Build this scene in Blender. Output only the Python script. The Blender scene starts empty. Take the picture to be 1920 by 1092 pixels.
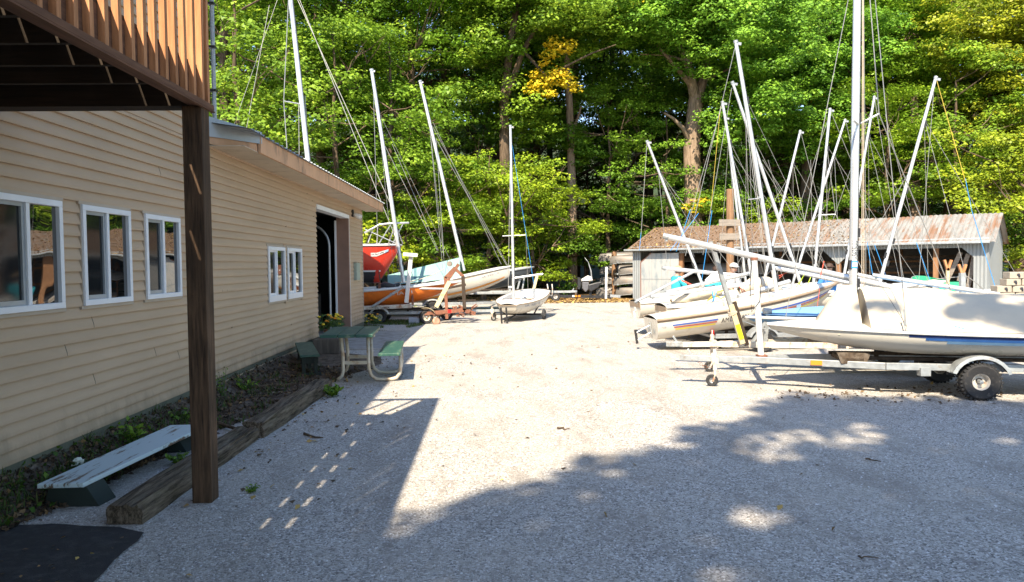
import bpy, math, random
import numpy as np
from mathutils import Vector, Matrix, Euler

sc = bpy.context.scene
COL = sc.collection
R = math.radians
# ------------------------------------------------------------------ camera
CAM_H = 1.7
F_PX = 1370.0
cam_d = bpy.data.cameras.new("camera")
cam_d.sensor_width = 36.0
cam_d.lens = 36.0 * F_PX / 1920.0
cam_d.clip_start = 0.05
cam_d.clip_end = 2000
cam = bpy.data.objects.new("camera", cam_d)
COL.objects.link(cam)
CAM_M = (Matrix.Translation((0, 0, CAM_H)) @ Matrix.Rotation(R(-1.46), 4, 'Z')
         @ Matrix.Rotation(R(90 - 2.1), 4, 'X') @ Matrix.Rotation(R(-0.63), 4, 'Z'))
cam.matrix_world = CAM_M
sc.camera = cam
# ------------------------------------------------------------------ sky, sun, exposure
SUN_DIR = Vector((0.32, 0.92, -1.0)).normalized()      # the way the light travels
elev = math.asin(-SUN_DIR.z)
to_sun = -SUN_DIR
w = bpy.data.worlds.new("World")
sc.world = w
w.use_nodes = True
wn = w.node_tree
sky = wn.nodes.new('ShaderNodeTexSky')
sky.sky_type = 'NISHITA'
sky.sun_disc = False
sky.sun_elevation = elev
sky.sun_rotation = math.atan2(to_sun.x, to_sun.y)
sky.air_density = 1.0
sky.dust_density = 0.6
sky.ozone_density = 2.0
bg = wn.nodes['Background']
bg.inputs['Strength'].default_value = 0.148
wn.links.new(sky.outputs[0], bg.inputs[0])
sl = bpy.data.lights.new("sun", 'SUN')
sl.energy = 5.0
sl.angle = R(0.53)
sl.color = (1.0, 0.875, 0.68)
so = bpy.data.objects.new("sun", sl)
COL.objects.link(so)
so.rotation_euler = SUN_DIR.to_track_quat('-Z', 'Y').to_euler()
so.location = (-10, -20, 40)
sc.view_settings.view_transform = 'Standard'
sc.view_settings.look = 'None'
sc.view_settings.exposure = 1.29
sc.view_settings.gamma = 1.0
sc.render.engine = 'CYCLES'
sc.cycles.max_bounces = 7
sc.cycles.diffuse_bounces = 4
sc.cycles.glossy_bounces = 3
sc.cycles.transmission_bounces = 4
sc.cycles.transparent_max_bounces = 6
sc.cycles.caustics_reflective = False
sc.cycles.caustics_refractive = False

CR = CAM_M.to_3x3()
def at(px, py, Y):
    """the point at depth Y (world) seen at a position of the 1920 x 1092 photograph"""
    d = CR @ Vector(((px - 960) / F_PX, -(py - 546) / F_PX, -1))
    t = Y / d.y
    return Vector((d.x * t, Y, CAM_H + d.z * t))
def gnd(px, py, z=0.0):
    d = CR @ Vector(((px - 960) / F_PX, -(py - 546) / F_PX, -1))
    t = (z - CAM_H) / d.z
    return Vector((d.x * t, d.y * t, z))
V = Vector
# ------------------------------------------------------------------ mesh helper
WM = {}
class MB:
    def __init__(s): s.v = []; s.f = []; s.mi = []; s.m = 0; s.M = None
    def add(s, vs, fs):
        b = len(s.v)
        if s.M is not None: vs = [s.M @ V(p) for p in vs]
        s.v.extend([tuple(p) for p in vs])
        for f in fs:
            s.f.append([b + i for i in f]); s.mi.append(s.m)
        return s
    def box(s, x0, x1, y0, y1, z0, z1):
        return s.add([(x0,y0,z0),(x1,y0,z0),(x1,y1,z0),(x0,y1,z0),(x0,y0,z1),(x1,y0,z1),(x1,y1,z1),(x0,y1,z1)],
                     [(0,3,2,1),(4,5,6,7),(0,1,5,4),(1,2,6,5),(2,3,7,6),(3,0,4,7)])
    def bar(s, a, b, w, h, up=(0,0,1)):
        a, b, up = V(a), V(b), V(up)
        d = (b - a).normalized()
        r = d.cross(up)
        if r.length < 1e-4: r = d.cross(V((0,1,0)))
        r.normalize(); u = r.cross(d)
        r *= w / 2; u *= h / 2
        vs = [a-r-u, a+r-u, a+r+u, a-r+u, b-r-u, b+r-u, b+r+u, b-r+u]
        return s.add(vs, [(0,3,2,1),(4,5,6,7),(0,1,5,4),(1,2,6,5),(2,3,7,6),(3,0,4,7)][:0] +
                     [(0,1,2,3),(7,6,5,4),(4,5,1,0),(5,6,2,1),(6,7,3,2),(7,4,0,3)])
    def tube(s, pts, r, n=8, cap=True):
        pts = [V(p) for p in pts]
        rs = r if isinstance(r, (list, tuple)) else [r] * len(pts)
        vs = []; fs = []; prev = None
        for i, p in enumerate(pts):
            if i == 0: d = pts[1] - p
            elif i == len(pts) - 1: d = p - pts[i-1]
            else: d = (pts[i+1] - p).normalized() + (p - pts[i-1]).normalized()
            if d.length < 1e-9: d = V((0,0,1))
            d.normalize()
            if prev is None:
                a = d.cross(V((0,0,1)))
                if a.length < 1e-3: a = d.cross(V((1,0,0)))
            else:
                a = prev - d * prev.dot(d)
            a.normalize(); prev = a; c = d.cross(a)
            for k in range(n):
                t = 2 * math.pi * k / n
                vs.append(p + (a * math.cos(t) + c * math.sin(t)) * rs[i])
        for i in range(len(pts) - 1):
            for k in range(n):
                k2 = (k + 1) % n
                fs.append((i*n+k, i*n+k2, (i+1)*n+k2, (i+1)*n+k))
        if cap:
            fs.append(tuple(range(n))[::-1]); fs.append(tuple((len(pts)-1)*n + k for k in range(n)))
        return s.add(vs, fs)
    def lathe(s, prof, c, axis=(0,0,1), n=24, closed=False):
        """prof: (radius, height along axis)"""
        c = V(c); ax = V(axis).normalized()
        a = ax.cross(V((0,0,1)))
        if a.length < 1e-3: a = V((1,0,0))
        a.normalize(); b = ax.cross(a)
        vs = []; fs = []; m = len(prof)
        for k in range(n):
            t = 2*math.pi*k/n
            for (r, h) in prof: vs.append(c + ax*h + (a*math.cos(t)+b*math.sin(t))*r)
        for k in range(n):
            k2 = (k+1) % n
            for j in range(m if closed else m-1):
                j2 = (j+1) % m
                fs.append((k*m+j, k2*m+j, k2*m+j2, k*m+j2))
        return s.add(vs, fs)
    def grid(s, rows, flip=False):
        vs = [p for r in rows for p in r]; n = len(rows[0]); fs = []
        for i in range(len(rows)-1):
            for j in range(n-1):
                q = (i*n+j, i*n+j+1, (i+1)*n+j+1, (i+1)*n+j)
                fs.append(q[::-1] if flip else q)
        return s.add(vs, fs)
    def prism(s, poly, ext):
        """poly: list of 3d points, ext: extrusion vector"""
        n = len(poly); ext = V(ext)
        vs = [V(p) for p in poly] + [V(p) + ext for p in poly]
        return s.add(vs, [tuple(range(n))[::-1], tuple(range(n, 2*n))] + [(i, (i+1) % n, n+(i+1) % n, n+i) for i in range(n)])
    def blob(s, c, r, seed=0, rough=0.15, n=8, m=6):
        rnd = random.Random(seed); c = V(c); vs = []; fs = []
        rx, ry, rz = r if isinstance(r, (tuple, list)) else (r, r, r)
        for i in range(m+1):
            ph = math.pi*i/m
            for k in range(n):
                t = 2*math.pi*k/n
                q = 1 + rnd.uniform(-rough, rough) if 0 < i < m else 1
                vs.append(c + V((rx*q*math.sin(ph)*math.cos(t), ry*q*math.sin(ph)*math.sin(t), rz*q*math.cos(ph))))
        for i in range(m):
            for k in range(n):
                k2 = (k+1) % n
                fs.append((i*n+k, (i+1)*n+k, (i+1)*n+k2, i*n+k2))
        return s.add(vs, fs)
    def build(s, name, mats, parent=None, smooth=False, bevel=0, label=None, rootM=None):
        me = bpy.data.meshes.new(name)
        M = WM.get(parent) if parent is not None else rootM
        vs = s.v
        if M is not None:
            Mi = M.inverted(); vs = [tuple(Mi @ V(p)) for p in vs]
        me.from_pydata(vs, [], s.f)
        if not isinstance(mats, (list, tuple)): mats = [mats]
        for m in mats: me.materials.append(m)
        if len(mats) > 1: me.polygons.foreach_set('material_index', s.mi)
        me.update()
        o = bpy.data.objects.new(name, me); COL.objects.link(o)
        if smooth == True:
            me.polygons.foreach_set('use_smooth', [True]*len(me.polygons))
        elif smooth:
            me.polygons.foreach_set('use_smooth', [True]*len(me.polygons))
            try: me.set_sharp_from_angle(angle=R(smooth))
            except Exception: pass
        if parent is not None:
            o.parent = parent; WM[o] = WM[parent]
        elif rootM is not None:
            o.matrix_world = rootM; WM[o] = rootM
        else: WM[o] = Matrix.Identity(4)
        if bevel:
            b = o.modifiers.new('bevel', 'BEVEL'); b.width = bevel; b.segments = 2; b.limit_method = 'ANGLE'
        if label: o['label'] = label
        return o
def thing(name, label, cat, loc=(0,0,0), rz=0, group=None, M=None):
    o = bpy.data.objects.new(name, None); COL.objects.link(o); o.empty_display_size = 0.2
    M = M or (Matrix.Translation(loc) @ Matrix.Rotation(rz, 4, 'Z'))
    o.matrix_world = M; WM[o] = M
    o['label'] = label; o['category'] = cat
    if group: o['group'] = group
    return o
def solo(name, mb, mat, label, cat, loc=(0,0,0), group=None, kind=None, **kw):
    o = mb.build(name, mat, rootM=Matrix.Translation(loc), **kw)
    if label: o['label'] = label; o['category'] = cat
    if group: o['group'] = group
    if kind: o['kind'] = kind
    return o
def struct(name, mb, mat, label=None, kind='structure', **kw):
    o = mb.build(name, mat, rootM=Matrix.Identity(4), **kw)
    o['kind'] = kind
    if label: o['label'] = label
    return o
def copy_tree(o, parent=None):
    c = o.copy(); COL.objects.link(c)
    if parent is not None: c.parent = parent; c.matrix_parent_inverse = o.matrix_parent_inverse
    for ch in list(o.children): copy_tree(ch, c)
    return c
# ------------------------------------------------------------------ materials
def nt(name):
    m = bpy.data.materials.new(name); m.use_nodes = True
    t = m.node_tree; return m, t, t.nodes['Principled BSDF']
def N(t, typ, **kw):
    n = t.nodes.new(typ)
    for k, v in kw.items(): setattr(n, k, v)
    return n
def ramp(t, fac, stops, interp='LINEAR'):
    r = N(t, 'ShaderNodeValToRGB'); cr = r.color_ramp; cr.interpolation = interp
    while len(cr.elements) < len(stops): cr.elements.new(0.5)
    for e, (p, c) in zip(cr.elements, stops):
        e.position = p; e.color = tuple(c) + (1,) if len(c) == 3 else c
    t.links.new(fac, r.inputs[0]); return r.outputs[0]
def tex(t, scale, detail=4, rough=0.55, vec=None, kind='NOISE', stretch=None, obj=True):
    tc = N(t, 'ShaderNodeTexCoord'); src = tc.outputs['Object']
    if stretch:
        mp = N(t, 'ShaderNodeMapping'); mp.inputs['Scale'].default_value = stretch
        t.links.new(src, mp.inputs[0]); src = mp.outputs[0]
    if kind == 'NOISE':
        n = N(t, 'ShaderNodeTexNoise'); n.inputs['Scale'].default_value = scale
        n.inputs['Detail'].default_value = detail; n.inputs['Roughness'].default_value = rough
        t.links.new(src, n.inputs['Vector']); return n.outputs['Fac']
    n = N(t, 'ShaderNodeTexVoronoi'); n.inputs['Scale'].default_value = scale
    t.links.new(src, n.inputs['Vector']); return n
def mixc(t, fac, a, b, mode='MIX'):
    m = N(t, 'ShaderNodeMix', data_type='RGBA', blend_type=mode)
    for i, s in ((0, fac), (6, a), (7, b)):
        if hasattr(s, 'is_output'): t.links.new(s, m.inputs[i])
        elif i == 0: m.inputs[0].default_value = s
        else: m.inputs[i].default_value = tuple(s) + (1,) if len(s) == 3 else s
    return m.outputs[2]
def bump(t, p, h, strength=0.3, dist=0.01):
    b = N(t, 'ShaderNodeBump'); b.inputs['Strength'].default_value = strength; b.inputs['Distance'].default_value = dist
    t.links.new(h, b.inputs['Height']); t.links.new(b.outputs[0], p.inputs['Normal'])
def simple(name, c, rough=0.5, metal=0.0, var=0.12, scale=6, dirt=None, dirtamt=0.5, bmp=0.0, bscale=40, stretch=None, spec=0.5):
    m, t, p = nt(name)
    p.inputs['Roughness'].default_value = rough; p.inputs['Metallic'].default_value = metal
    p.inputs['Specular IOR Level'].default_value = spec
    n = tex(t, scale, 5, 0.6, stretch=stretch)
    lo = [x*(1-var) for x in c]; hi = [min(1, x*(1+var)) for x in c]
    col = ramp(t, n, [(0.3, lo), (0.7, hi)])
    if dirt:
        n2 = tex(t, scale*0.7+0.5, 8, 0.7, stretch=stretch)
        k = ramp(t, n2, [(0.62-0.25*dirtamt, (0,0,0)), (0.72-0.1*dirtamt, (1,1,1))])
        col = mixc(t, k, col, dirt)
    t.links.new(col, p.inputs['Base Color'])
    r = ramp(t, n, [(0.2, (max(0, rough-0.1),)*3), (0.8, (min(1, rough+0.12),)*3)])
    t.links.new(r, p.inputs['Roughness'])
    if bmp:
        bump(t, p, tex(t, bscale, 5, 0.6, stretch=stretch), bmp, 0.01)
    return m
def wood(name, dark, light, axis=1, scale=3.0, rough=0.8, bmp=0.4, dirt=None):
    m, t, p = nt(name)
    st = [10, 10, 10]; st[axis] = 0.7
    n = tex(t, scale, 6, 0.65, stretch=tuple(st))
    n2 = tex(t, 1.3, 3, 0.5)
    col = ramp(t, n, [(0.32, dark), (0.68, light)])
    col = mixc(t, ramp(t, n2, [(0.35, (0,0,0)), (0.7, (0.6,)*3)]), col, dirt or [x*0.7 for x in dark])
    t.links.new(col, p.inputs['Base Color']); p.inputs['Roughness'].default_value = rough
    p.inputs['Specular IOR Level'].default_value = 0.25
    bump(t, p, n, bmp, 0.006)
    return m
MAT = {}
def mk():
    M = MAT
    # gravel
    m, t, p = nt('gravel')
    vo = tex(t, 88, kind='VORONOI'); vo.inputs['Randomness'].default_value = 1
    sp = N(t, 'ShaderNodeSeparateColor'); t.links.new(vo.outputs['Color'], sp.inputs[0])
    st = ramp(t, sp.outputs[0], [(0.0, (0.08,0.075,0.07)), (0.14, (0.21,0.195,0.18)), (0.45, (0.40,0.370,0.335)), (0.8, (0.515,0.48,0.44)), (1.0, (0.76,0.75,0.74))])
    vo2 = tex(t, 24, kind='VORONOI')
    sp2 = N(t, 'ShaderNodeSeparateColor'); t.links.new(vo2.outputs['Color'], sp2.inputs[0])
    st = mixc(t, ramp(t, sp2.outputs[1], [(0.86,(0,0,0)), (0.9,(0.7,)*3)]), st, ramp(t, sp2.outputs[0], [(0,(0.17,0.15,0.14)), (1,(0.6,0.57,0.53))]))
    big = tex(t, 0.45, 6, 0.62)
    st = mixc(t, ramp(t, big, [(0.35,(0,0,0)), (0.65,(0.6,)*3)]), st, (0.46,0.415,0.355))
    b2 = tex(t, 0.9, 8, 0.72, stretch=(1.8, 0.55, 1))
    st = mixc(t, ramp(t, b2, [(0.49,(0,0,0)), (0.66,(0.7,)*3)]), st, (0.25,0.22,0.19))
    t.links.new(st, p.inputs['Base Color']); p.inputs['Roughness'].default_value = 0.9
    p.inputs['Specular IOR Level'].default_value = 0.2
    h = ramp(t, vo.outputs['Distance'], [(0,(1,1,1)), (0.6,(0,0,0))])
    b = N(t, 'ShaderNodeBump'); b.inputs['Strength'].default_value = 0.55; b.inputs['Distance'].default_value = 0.012
    t.links.new(h, b.inputs['Height'])
    bb = N(t, 'ShaderNodeBump'); bb.inputs['Strength'].default_value = 0.5; bb.inputs['Distance'].default_value = 0.06
    t.links.new(tex(t, 2.2, 6, 0.7), bb.inputs['Height']); t.links.new(b.outputs[0], bb.inputs['Normal'])
    t.links.new(bb.outputs[0], p.inputs['Normal']); M['gravel'] = m
    # pebbles (attribute)
    m, t, p = nt('pebbles')
    a = N(t, 'ShaderNodeAttribute', attribute_name='lv')
    t.links.new(ramp(t, a.outputs['Fac'], [(0,(0.13,0.12,0.12)), (0.3,(0.32,0.30,0.28)), (0.7,(0.50,0.47,0.44)), (1,(0.74,0.73,0.72))]), p.inputs['Base Color'])
    p.inputs['Roughness'].default_value = 0.85; M['pebbles'] = m
    # soils
    M['soil'] = simple('soil', (0.085,0.062,0.045), 0.95, var=0.5, scale=9, dirt=(0.18,0.15,0.12), dirtamt=0.6, bmp=0.9, bscale=18, spec=0.1)
    M['forest_floor'] = simple('forest_floor', (0.10,0.065,0.035), 0.95, var=0.5, scale=3, dirt=(0.22,0.13,0.05), dirtamt=0.8, bmp=0.8, bscale=12, spec=0.1)
    M['undergrowth'] = simple('undergrowth', (0.025,0.045,0.014), 0.95, var=0.6, scale=0.8, dirt=(0.05,0.04,0.02), dirtamt=0.5, bmp=1.0, bscale=2)
    M['asphalt'] = simple('asphalt', (0.022,0.022,0.024), 0.9, var=0.3, scale=14, dirt=(0.05,0.05,0.05), dirtamt=0.5, bmp=0.6, bscale=120)
    M['concrete'] = simple('concrete', (0.32,0.30,0.28), 0.9, var=0.2, scale=5, dirt=(0.18,0.16,0.14), dirtamt=0.5, bmp=0.3, bscale=60)
    M['found'] = simple('foundation', (0.10,0.105,0.075), 0.9, var=0.25, scale=7, dirt=(0.09,0.10,0.06), dirtamt=0.5, bmp=0.3)
    # siding
    m, t, p = nt('siding')
    n = tex(t, 1.2, 5, 0.6, stretch=(1, 0.5, 2)); n2 = tex(t, 260, 2, 0.5)
    col = ramp(t, n, [(0.3,(0.42,0.305,0.20)), (0.7,(0.505,0.368,0.245))])
    col = mixc(t, ramp(t, n2, [(0.4,(0,0,0)), (0.75,(0.25,)*3)]), col, (0.33,0.27,0.2))
    col = mixc(t, ramp(t, tex(t, 4.5, 6, 0.75, stretch=(1, 0.35, 3)), [(0.60,(0,0,0)), (0.78,(0.35,)*3)]), col, (0.24,0.21,0.15))
    t.links.new(col, p.inputs['Base Color']); p.inputs['Roughness'].default_value = 0.55
    tcz = N(t, 'ShaderNodeTexCoord'); sz_ = N(t, 'ShaderNodeSeparateXYZ'); t.links.new(tcz.outputs['Object'], sz_.inputs[0])
    mz_ = N(t, 'ShaderNodeMath', operation='MULTIPLY_ADD'); t.links.new(tex(t, 3.5, 6, 0.7, stretch=(1, 1, 0.25)), mz_.inputs[0]); mz_.inputs[1].default_value = 1.1; t.links.new(sz_.outputs[2], mz_.inputs[2])
    col = mixc(t, ramp(t, mz_.outputs[0], [(0.72,(0.55,)*3), (0.98,(0,0,0))]), col, (0.20,0.165,0.11))
    t.links.new(col, p.inputs['Base Color'])
    bump(t, p, tex(t, 14, 3, 0.5, stretch=(1, 0.3, 6)), 0.15, 0.006); M['siding'] = m
    M['trim'] = simple('trim_tan', (0.42,0.35,0.27), 0.6, var=0.1, scale=3, bmp=0.1)
    M['soffit'] = simple('soffit', (0.54,0.46,0.36), 0.7, var=0.12, scale=1.5, dirt=(0.33,0.27,0.2), dirtamt=0.35)
    M['fascia'] = simple('fascia_pink', (0.56,0.33,0.19), 0.7, var=0.14, scale=3, dirt=(0.2,0.13,0.09), dirtamt=0.3, stretch=(1, 1.5, 0.6), bmp=0.15)
    M['jamb'] = simple('jamb_brown', (0.24,0.14,0.10), 0.7, var=0.15, scale=3)
    M['flash'] = simple('flashing_grey', (0.33,0.36,0.38), 0.45, 0.3, var=0.1, scale=3)
    M['vinyl'] = simple('window_vinyl', (0.72,0.74,0.76), 0.4, var=0.05, scale=4)
    m, t, p = nt('window_glass')
    p.inputs['Base Color'].default_value = (0.006,0.008,0.009,1); p.inputs['Roughness'].default_value = 0.015
    p.inputs['IOR'].default_value = 3.0
    bump(t, p, tex(t, 2.3, 1, 0.4), 0.5, 0.006); M['glass'] = m
    m, t, p = nt('window_screen')
    p.inputs['Base Color'].default_value = (0.012,0.015,0.017,1); p.inputs['Roughness'].default_value = 0.06
    p.inputs['IOR'].default_value = 1.35
    bump(t, p, tex(t, 2.0, 1, 0.4), 0.4, 0.006); M['screen'] = m
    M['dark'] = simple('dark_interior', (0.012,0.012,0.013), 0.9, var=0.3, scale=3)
    M['black'] = simple('black_paint', (0.02,0.02,0.022), 0.45, var=0.2, scale=9)
    M['rubber'] = simple('tyre_rubber', (0.022,0.022,0.024), 0.8, var=0.3, scale=30, dirt=(0.09,0.08,0.07), dirtamt=0.25, bmp=0.2, bscale=50)
    M['rim'] = simple('rim_cream', (0.62,0.57,0.50), 0.45, var=0.1, scale=20, dirt=(0.25,0.12,0.05), dirtamt=0.3)
    M['galv'] = simple('galvanised', (0.36,0.38,0.39), 0.42, 0.45, var=0.16, scale=12, dirt=(0.30,0.24,0.19), dirtamt=0.2)
    M['alu'] = simple('mast_aluminium', (0.60,0.61,0.62), 0.3, 0.5, var=0.06, scale=4, stretch=(4,4,0.6), dirt=(0.5,0.5,0.48), dirtamt=0.2)
    M['wire'] = simple('wire', (0.34,0.33,0.31), 0.4, 0.5, var=0.1)
    M['rope_blue'] = simple('rope_blue', (0.02,0.25,0.62), 0.7, var=0.15)
    M['rope_yellow'] = simple('rope_yellow', (0.55,0.40,0.06), 0.7, var=0.15)
    M['rope_red'] = simple('rope_red', (0.65,0.10,0.06), 0.7, var=0.15)
    M['rope_tan'] = simple('rope_tan', (0.5,0.42,0.33), 0.8, var=0.15)
    M['rope_lime'] = simple('rope_lime', (0.45,0.6,0.05), 0.8, var=0.15)
    M['gel'] = simple('gelcoat_white', (0.58,0.545,0.47), 0.28, var=0.05, scale=2.5, dirt=(0.50,0.45,0.36), dirtamt=0.12)
    M['gelw'] = simple('gelcoat_bright', (0.66,0.655,0.63), 0.3, var=0.05, scale=3, dirt=(0.5,0.48,0.43), dirtamt=0.15)
    M['gelcream'] = simple('gelcoat_cream', (0.58,0.50,0.39), 0.35, var=0.06, scale=3, dirt=(0.4,0.33,0.24), dirtamt=0.2)
    M['antiskid'] = simple('deck_grey', (0.38,0.36,0.33), 0.7, var=0.1, scale=5)
    M['rubrail'] = simple('rub_rail_tan', (0.27,0.20,0.14), 0.6, var=0.15, scale=6)
    M['canvas'] = simple('canvas_cream', (0.56,0.48,0.365), 0.85, var=0.06, scale=1.2, dirt=(0.52,0.45,0.35), dirtamt=0.2, bmp=0.35, bscale=3.5)
    M['teal'] = simple('teal_tarp', (0.20,0.34,0.31), 0.6, var=0.06, scale=2, bmp=0.15, bscale=4)
    M['tealdark'] = simple('teal_dark', (0.08,0.17,0.20), 0.6)
    M['bluecover'] = simple('blue_cover', (0.17,0.34,0.56), 0.7, var=0.12, scale=3, bmp=0.3, bscale=6)
    M['navy'] = simple('navy', (0.012,0.025,0.10), 0.35, var=0.1)
    M['midblue'] = simple('midblue', (0.03,0.10,0.30), 0.35, var=0.1)
    M['paleblue'] = simple('paleblue', (0.16,0.29,0.45), 0.35, var=0.1)
    M['stripe_blue'] = simple('stripe_blue', (0.04,0.10,0.42), 0.35)
    M['stripe_red'] = simple('stripe_red', (0.40,0.08,0.05), 0.35)
    M['stripe_yellow'] = simple('stripe_yellow', (0.62,0.50,0.04), 0.35)
    M['ink'] = simple('ink', (0.03,0.03,0.04), 0.5)
    M['inkpale'] = simple('ink_pale', (0.22,0.24,0.30), 0.5)
    M['sticker'] = simple('sticker', (0.35,0.55,0.80), 0.4)
    M['red'] = simple('red_gelcoat', (0.55,0.035,0.015), 0.3, var=0.08, scale=2)
    M['orange'] = simple('orange_gelcoat', (0.72,0.17,0.02), 0.4, var=0.1, scale=2, dirt=(0.5,0.13,0.03), dirtamt=0.25)
    M['orangestripe'] = simple('orange_stripe', (0.62,0.25,0.04), 0.4)
    M['bottom'] = simple('bottom_paint', (0.36,0.20,0.13), 0.6, var=0.15, scale=3)
    M['rust'] = simple('rust', (0.21,0.085,0.05), 0.85, var=0.25, scale=14, dirt=(0.12,0.06,0.04), dirtamt=0.4, bmp=0.3)
    M['rustwhite'] = simple('rusty_white', (0.60,0.56,0.48), 0.6, var=0.1, scale=9, dirt=(0.33,0.14,0.06), dirtamt=0.55)
    M['cream'] = simple('cream_paint', (0.60,0.50,0.30), 0.5, var=0.1, scale=9, dirt=(0.4,0.25,0.1), dirtamt=0.3)
    M['yellowtape'] = simple('yellow_tape', (0.75,0.70,0.02), 0.5, var=0.05)
    M['taillight'] = simple('tail_light', (0.5,0.02,0.02), 0.25, var=0.1)
    M['amber'] = simple('amber', (0.7,0.22,0.02), 0.3, var=0.1)
    M['green'] = simple('green_hull', (0.03,0.33,0.17), 0.4, var=0.08)
    M['skin'] = simple('skin', (0.42,0.24,0.17), 0.6, var=0.06)
    M['cyan'] = simple('cyan_shirt', (0.03,0.42,0.52), 0.85, var=0.1, bmp=0.5, bscale=14)
    M['denim'] = simple('blue_shorts', (0.07,0.11,0.36), 0.85, var=0.1, bmp=0.4, bscale=14)
    M['blueshirt'] = simple('blue_shirt', (0.03,0.16,0.42), 0.85, var=0.1, bmp=0.4, bscale=14)
    M['whiteshirt'] = simple('white_shirt', (0.7,0.68,0.66), 0.85, var=0.06, bmp=0.4, bscale=14)
    M['khaki'] = simple('khaki', (0.38,0.27,0.16), 0.85, var=0.1)
    M['hair'] = simple('hair', (0.05,0.025,0.015), 0.7, var=0.2)
    M['bark'] = simple('bark', (0.135,0.095,0.065), 0.95, var=0.4, scale=5, dirt=(0.06,0.045,0.03), dirtamt=0.7, bmp=1.0, bscale=9, stretch=(2.5,2.5,0.4), spec=0.1)
    M['barkpale'] = simple('bark_pale', (0.27,0.195,0.14), 0.95, var=0.3, scale=5, dirt=(0.13,0.09,0.06), dirtamt=0.6, bmp=1.0, bscale=9, stretch=(2.5,2.5,0.4), spec=0.1)
    M['barkdark'] = simple('bark_dark', (0.055,0.042,0.033), 0.95, var=0.4, scale=5, bmp=1.0, bscale=9, stretch=(2.5,2.5,0.4), spec=0.1)
    M['cedar'] = wood('cedar_baluster', (0.34,0.15,0.065), (0.68,0.33,0.16), axis=2)
    M['cedarX'] = wood('cedar_rim', (0.10,0.05,0.03), (0.24,0.12,0.07), axis=1)
    M['deckdark'] = wood('deck_dark', (0.018,0.013,0.009), (0.05,0.034,0.022), axis=0)
    M['deckboard'] = wood('deck_boards', (0.035,0.025,0.018), (0.09,0.06,0.045), axis=1)
    M['post'] = wood('post_brown', (0.03,0.019,0.012), (0.18,0.105,0.06), axis=2, bmp=1.0, scale=4.5)
    m, t, p = nt('old_timber')
    n = tex(t, 3.0, 7, 0.7, stretch=(13, 0.8, 9)); n2 = tex(t, 3.5, 5, 0.7)
    col = ramp(t, n, [(0.34,(0.012,0.009,0.006)), (0.43,(0.07,0.052,0.036)), (0.6,(0.20,0.155,0.11)), (0.8,(0.30,0.25,0.19))])
    col = mixc(t, ramp(t, n2, [(0.5,(0,0,0)), (0.75,(0.5,)*3)]), col, (0.10,0.09,0.05))
    t.links.new(col, p.inputs['Base Color']); p.inputs['Roughness'].default_value = 0.9; p.inputs['Specular IOR Level'].default_value = 0.2
    bump(t, p, n, 1.0, 0.02); M['tie'] = m
    M['pole'] = wood('pole_wood', (0.17,0.095,0.05), (0.40,0.235,0.13), axis=2)
    M['greywood'] = wood('grey_wood', (0.20,0.17,0.145), (0.36,0.31,0.26), axis=0)
    M['planter'] = wood('planter_wood', (0.09,0.075,0.06), (0.20,0.17,0.14), axis=2)
    m, t, p = nt('bench_pale_paint')
    n = tex(t, 2.2, 7, 0.75, stretch=(7, 0.9, 4))
    col = ramp(t, n, [(0.54,(0.52,0.63,0.66)), (0.575,(0.30,0.36,0.35)), (0.60,(0.14,0.09,0.06)), (0.8,(0.10,0.065,0.045))])
    t.links.new(col, p.inputs['Base Color']); p.inputs['Roughness'].default_value = 0.5; bump(t, p, n, 0.3, 0.004); M['benchpale'] = m
    m, t, p = nt('green_worn_paint')
    n = tex(t, 2.4, 7, 0.75, stretch=(5, 1.2, 4))
    col = ramp(t, n, [(0.5,(0.018,0.075,0.058)), (0.60,(0.05,0.12,0.08)), (0.66,(0.17,0.19,0.13)), (0.8,(0.24,0.2,0.14))])
    t.links.new(col, p.inputs['Base Color']); p.inputs['Roughness'].default_value = 0.5; bump(t, p, n, 0.3, 0.004); M['benchgreen'] = m
    M['darkgreen'] = simple('dark_green_wood', (0.015,0.025,0.02), 0.7, var=0.3, scale=8)
    M['tubecream'] = simple('cream_pipe', (0.55,0.50,0.40), 0.45, var=0.1, scale=6, dirt=(0.35,0.2,0.09), dirtamt=0.45)
    # corrugated shed metals
    m, t, p = nt('shed_roof')
    n = tex(t, 1.0, 6, 0.7, stretch=(4.5, 0.35, 1)); n2 = tex(t, 0.33, 3, 0.6); n3 = tex(t, 14, 4, 0.7)
    col = ramp(t, tex(t, 2.4, 5, 0.6, stretch=(2.5,0.4,1)), [(0.3,(0.19,0.185,0.175)), (0.7,(0.29,0.285,0.275))])
    col = mixc(t, ramp(t, n, [(0.50,(0,0,0)), (0.60,(1,1,1))]), col, (0.21,0.115,0.07))
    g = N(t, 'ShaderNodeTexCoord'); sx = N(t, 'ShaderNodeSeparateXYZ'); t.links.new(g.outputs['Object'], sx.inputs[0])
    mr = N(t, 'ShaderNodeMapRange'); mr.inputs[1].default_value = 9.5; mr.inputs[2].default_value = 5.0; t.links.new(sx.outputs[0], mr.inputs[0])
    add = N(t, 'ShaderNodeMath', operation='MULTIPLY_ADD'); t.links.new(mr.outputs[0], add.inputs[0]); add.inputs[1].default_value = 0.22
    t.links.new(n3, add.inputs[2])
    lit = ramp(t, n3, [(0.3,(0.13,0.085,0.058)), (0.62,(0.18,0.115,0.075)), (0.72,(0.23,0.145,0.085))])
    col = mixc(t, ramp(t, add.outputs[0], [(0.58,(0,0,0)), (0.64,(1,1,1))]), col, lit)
    t.links.new(col, p.inputs['Base Color']); p.inputs['Roughness'].default_value = 0.6; M['shedroof'] = m
    M['shedwall'] = simple('shed_sheet', (0.25,0.265,0.27), 0.5, 0.2, var=0.1, scale=2, dirt=(0.27,0.25,0.22), dirtamt=0.3, stretch=(2,2,0.5))
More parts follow.
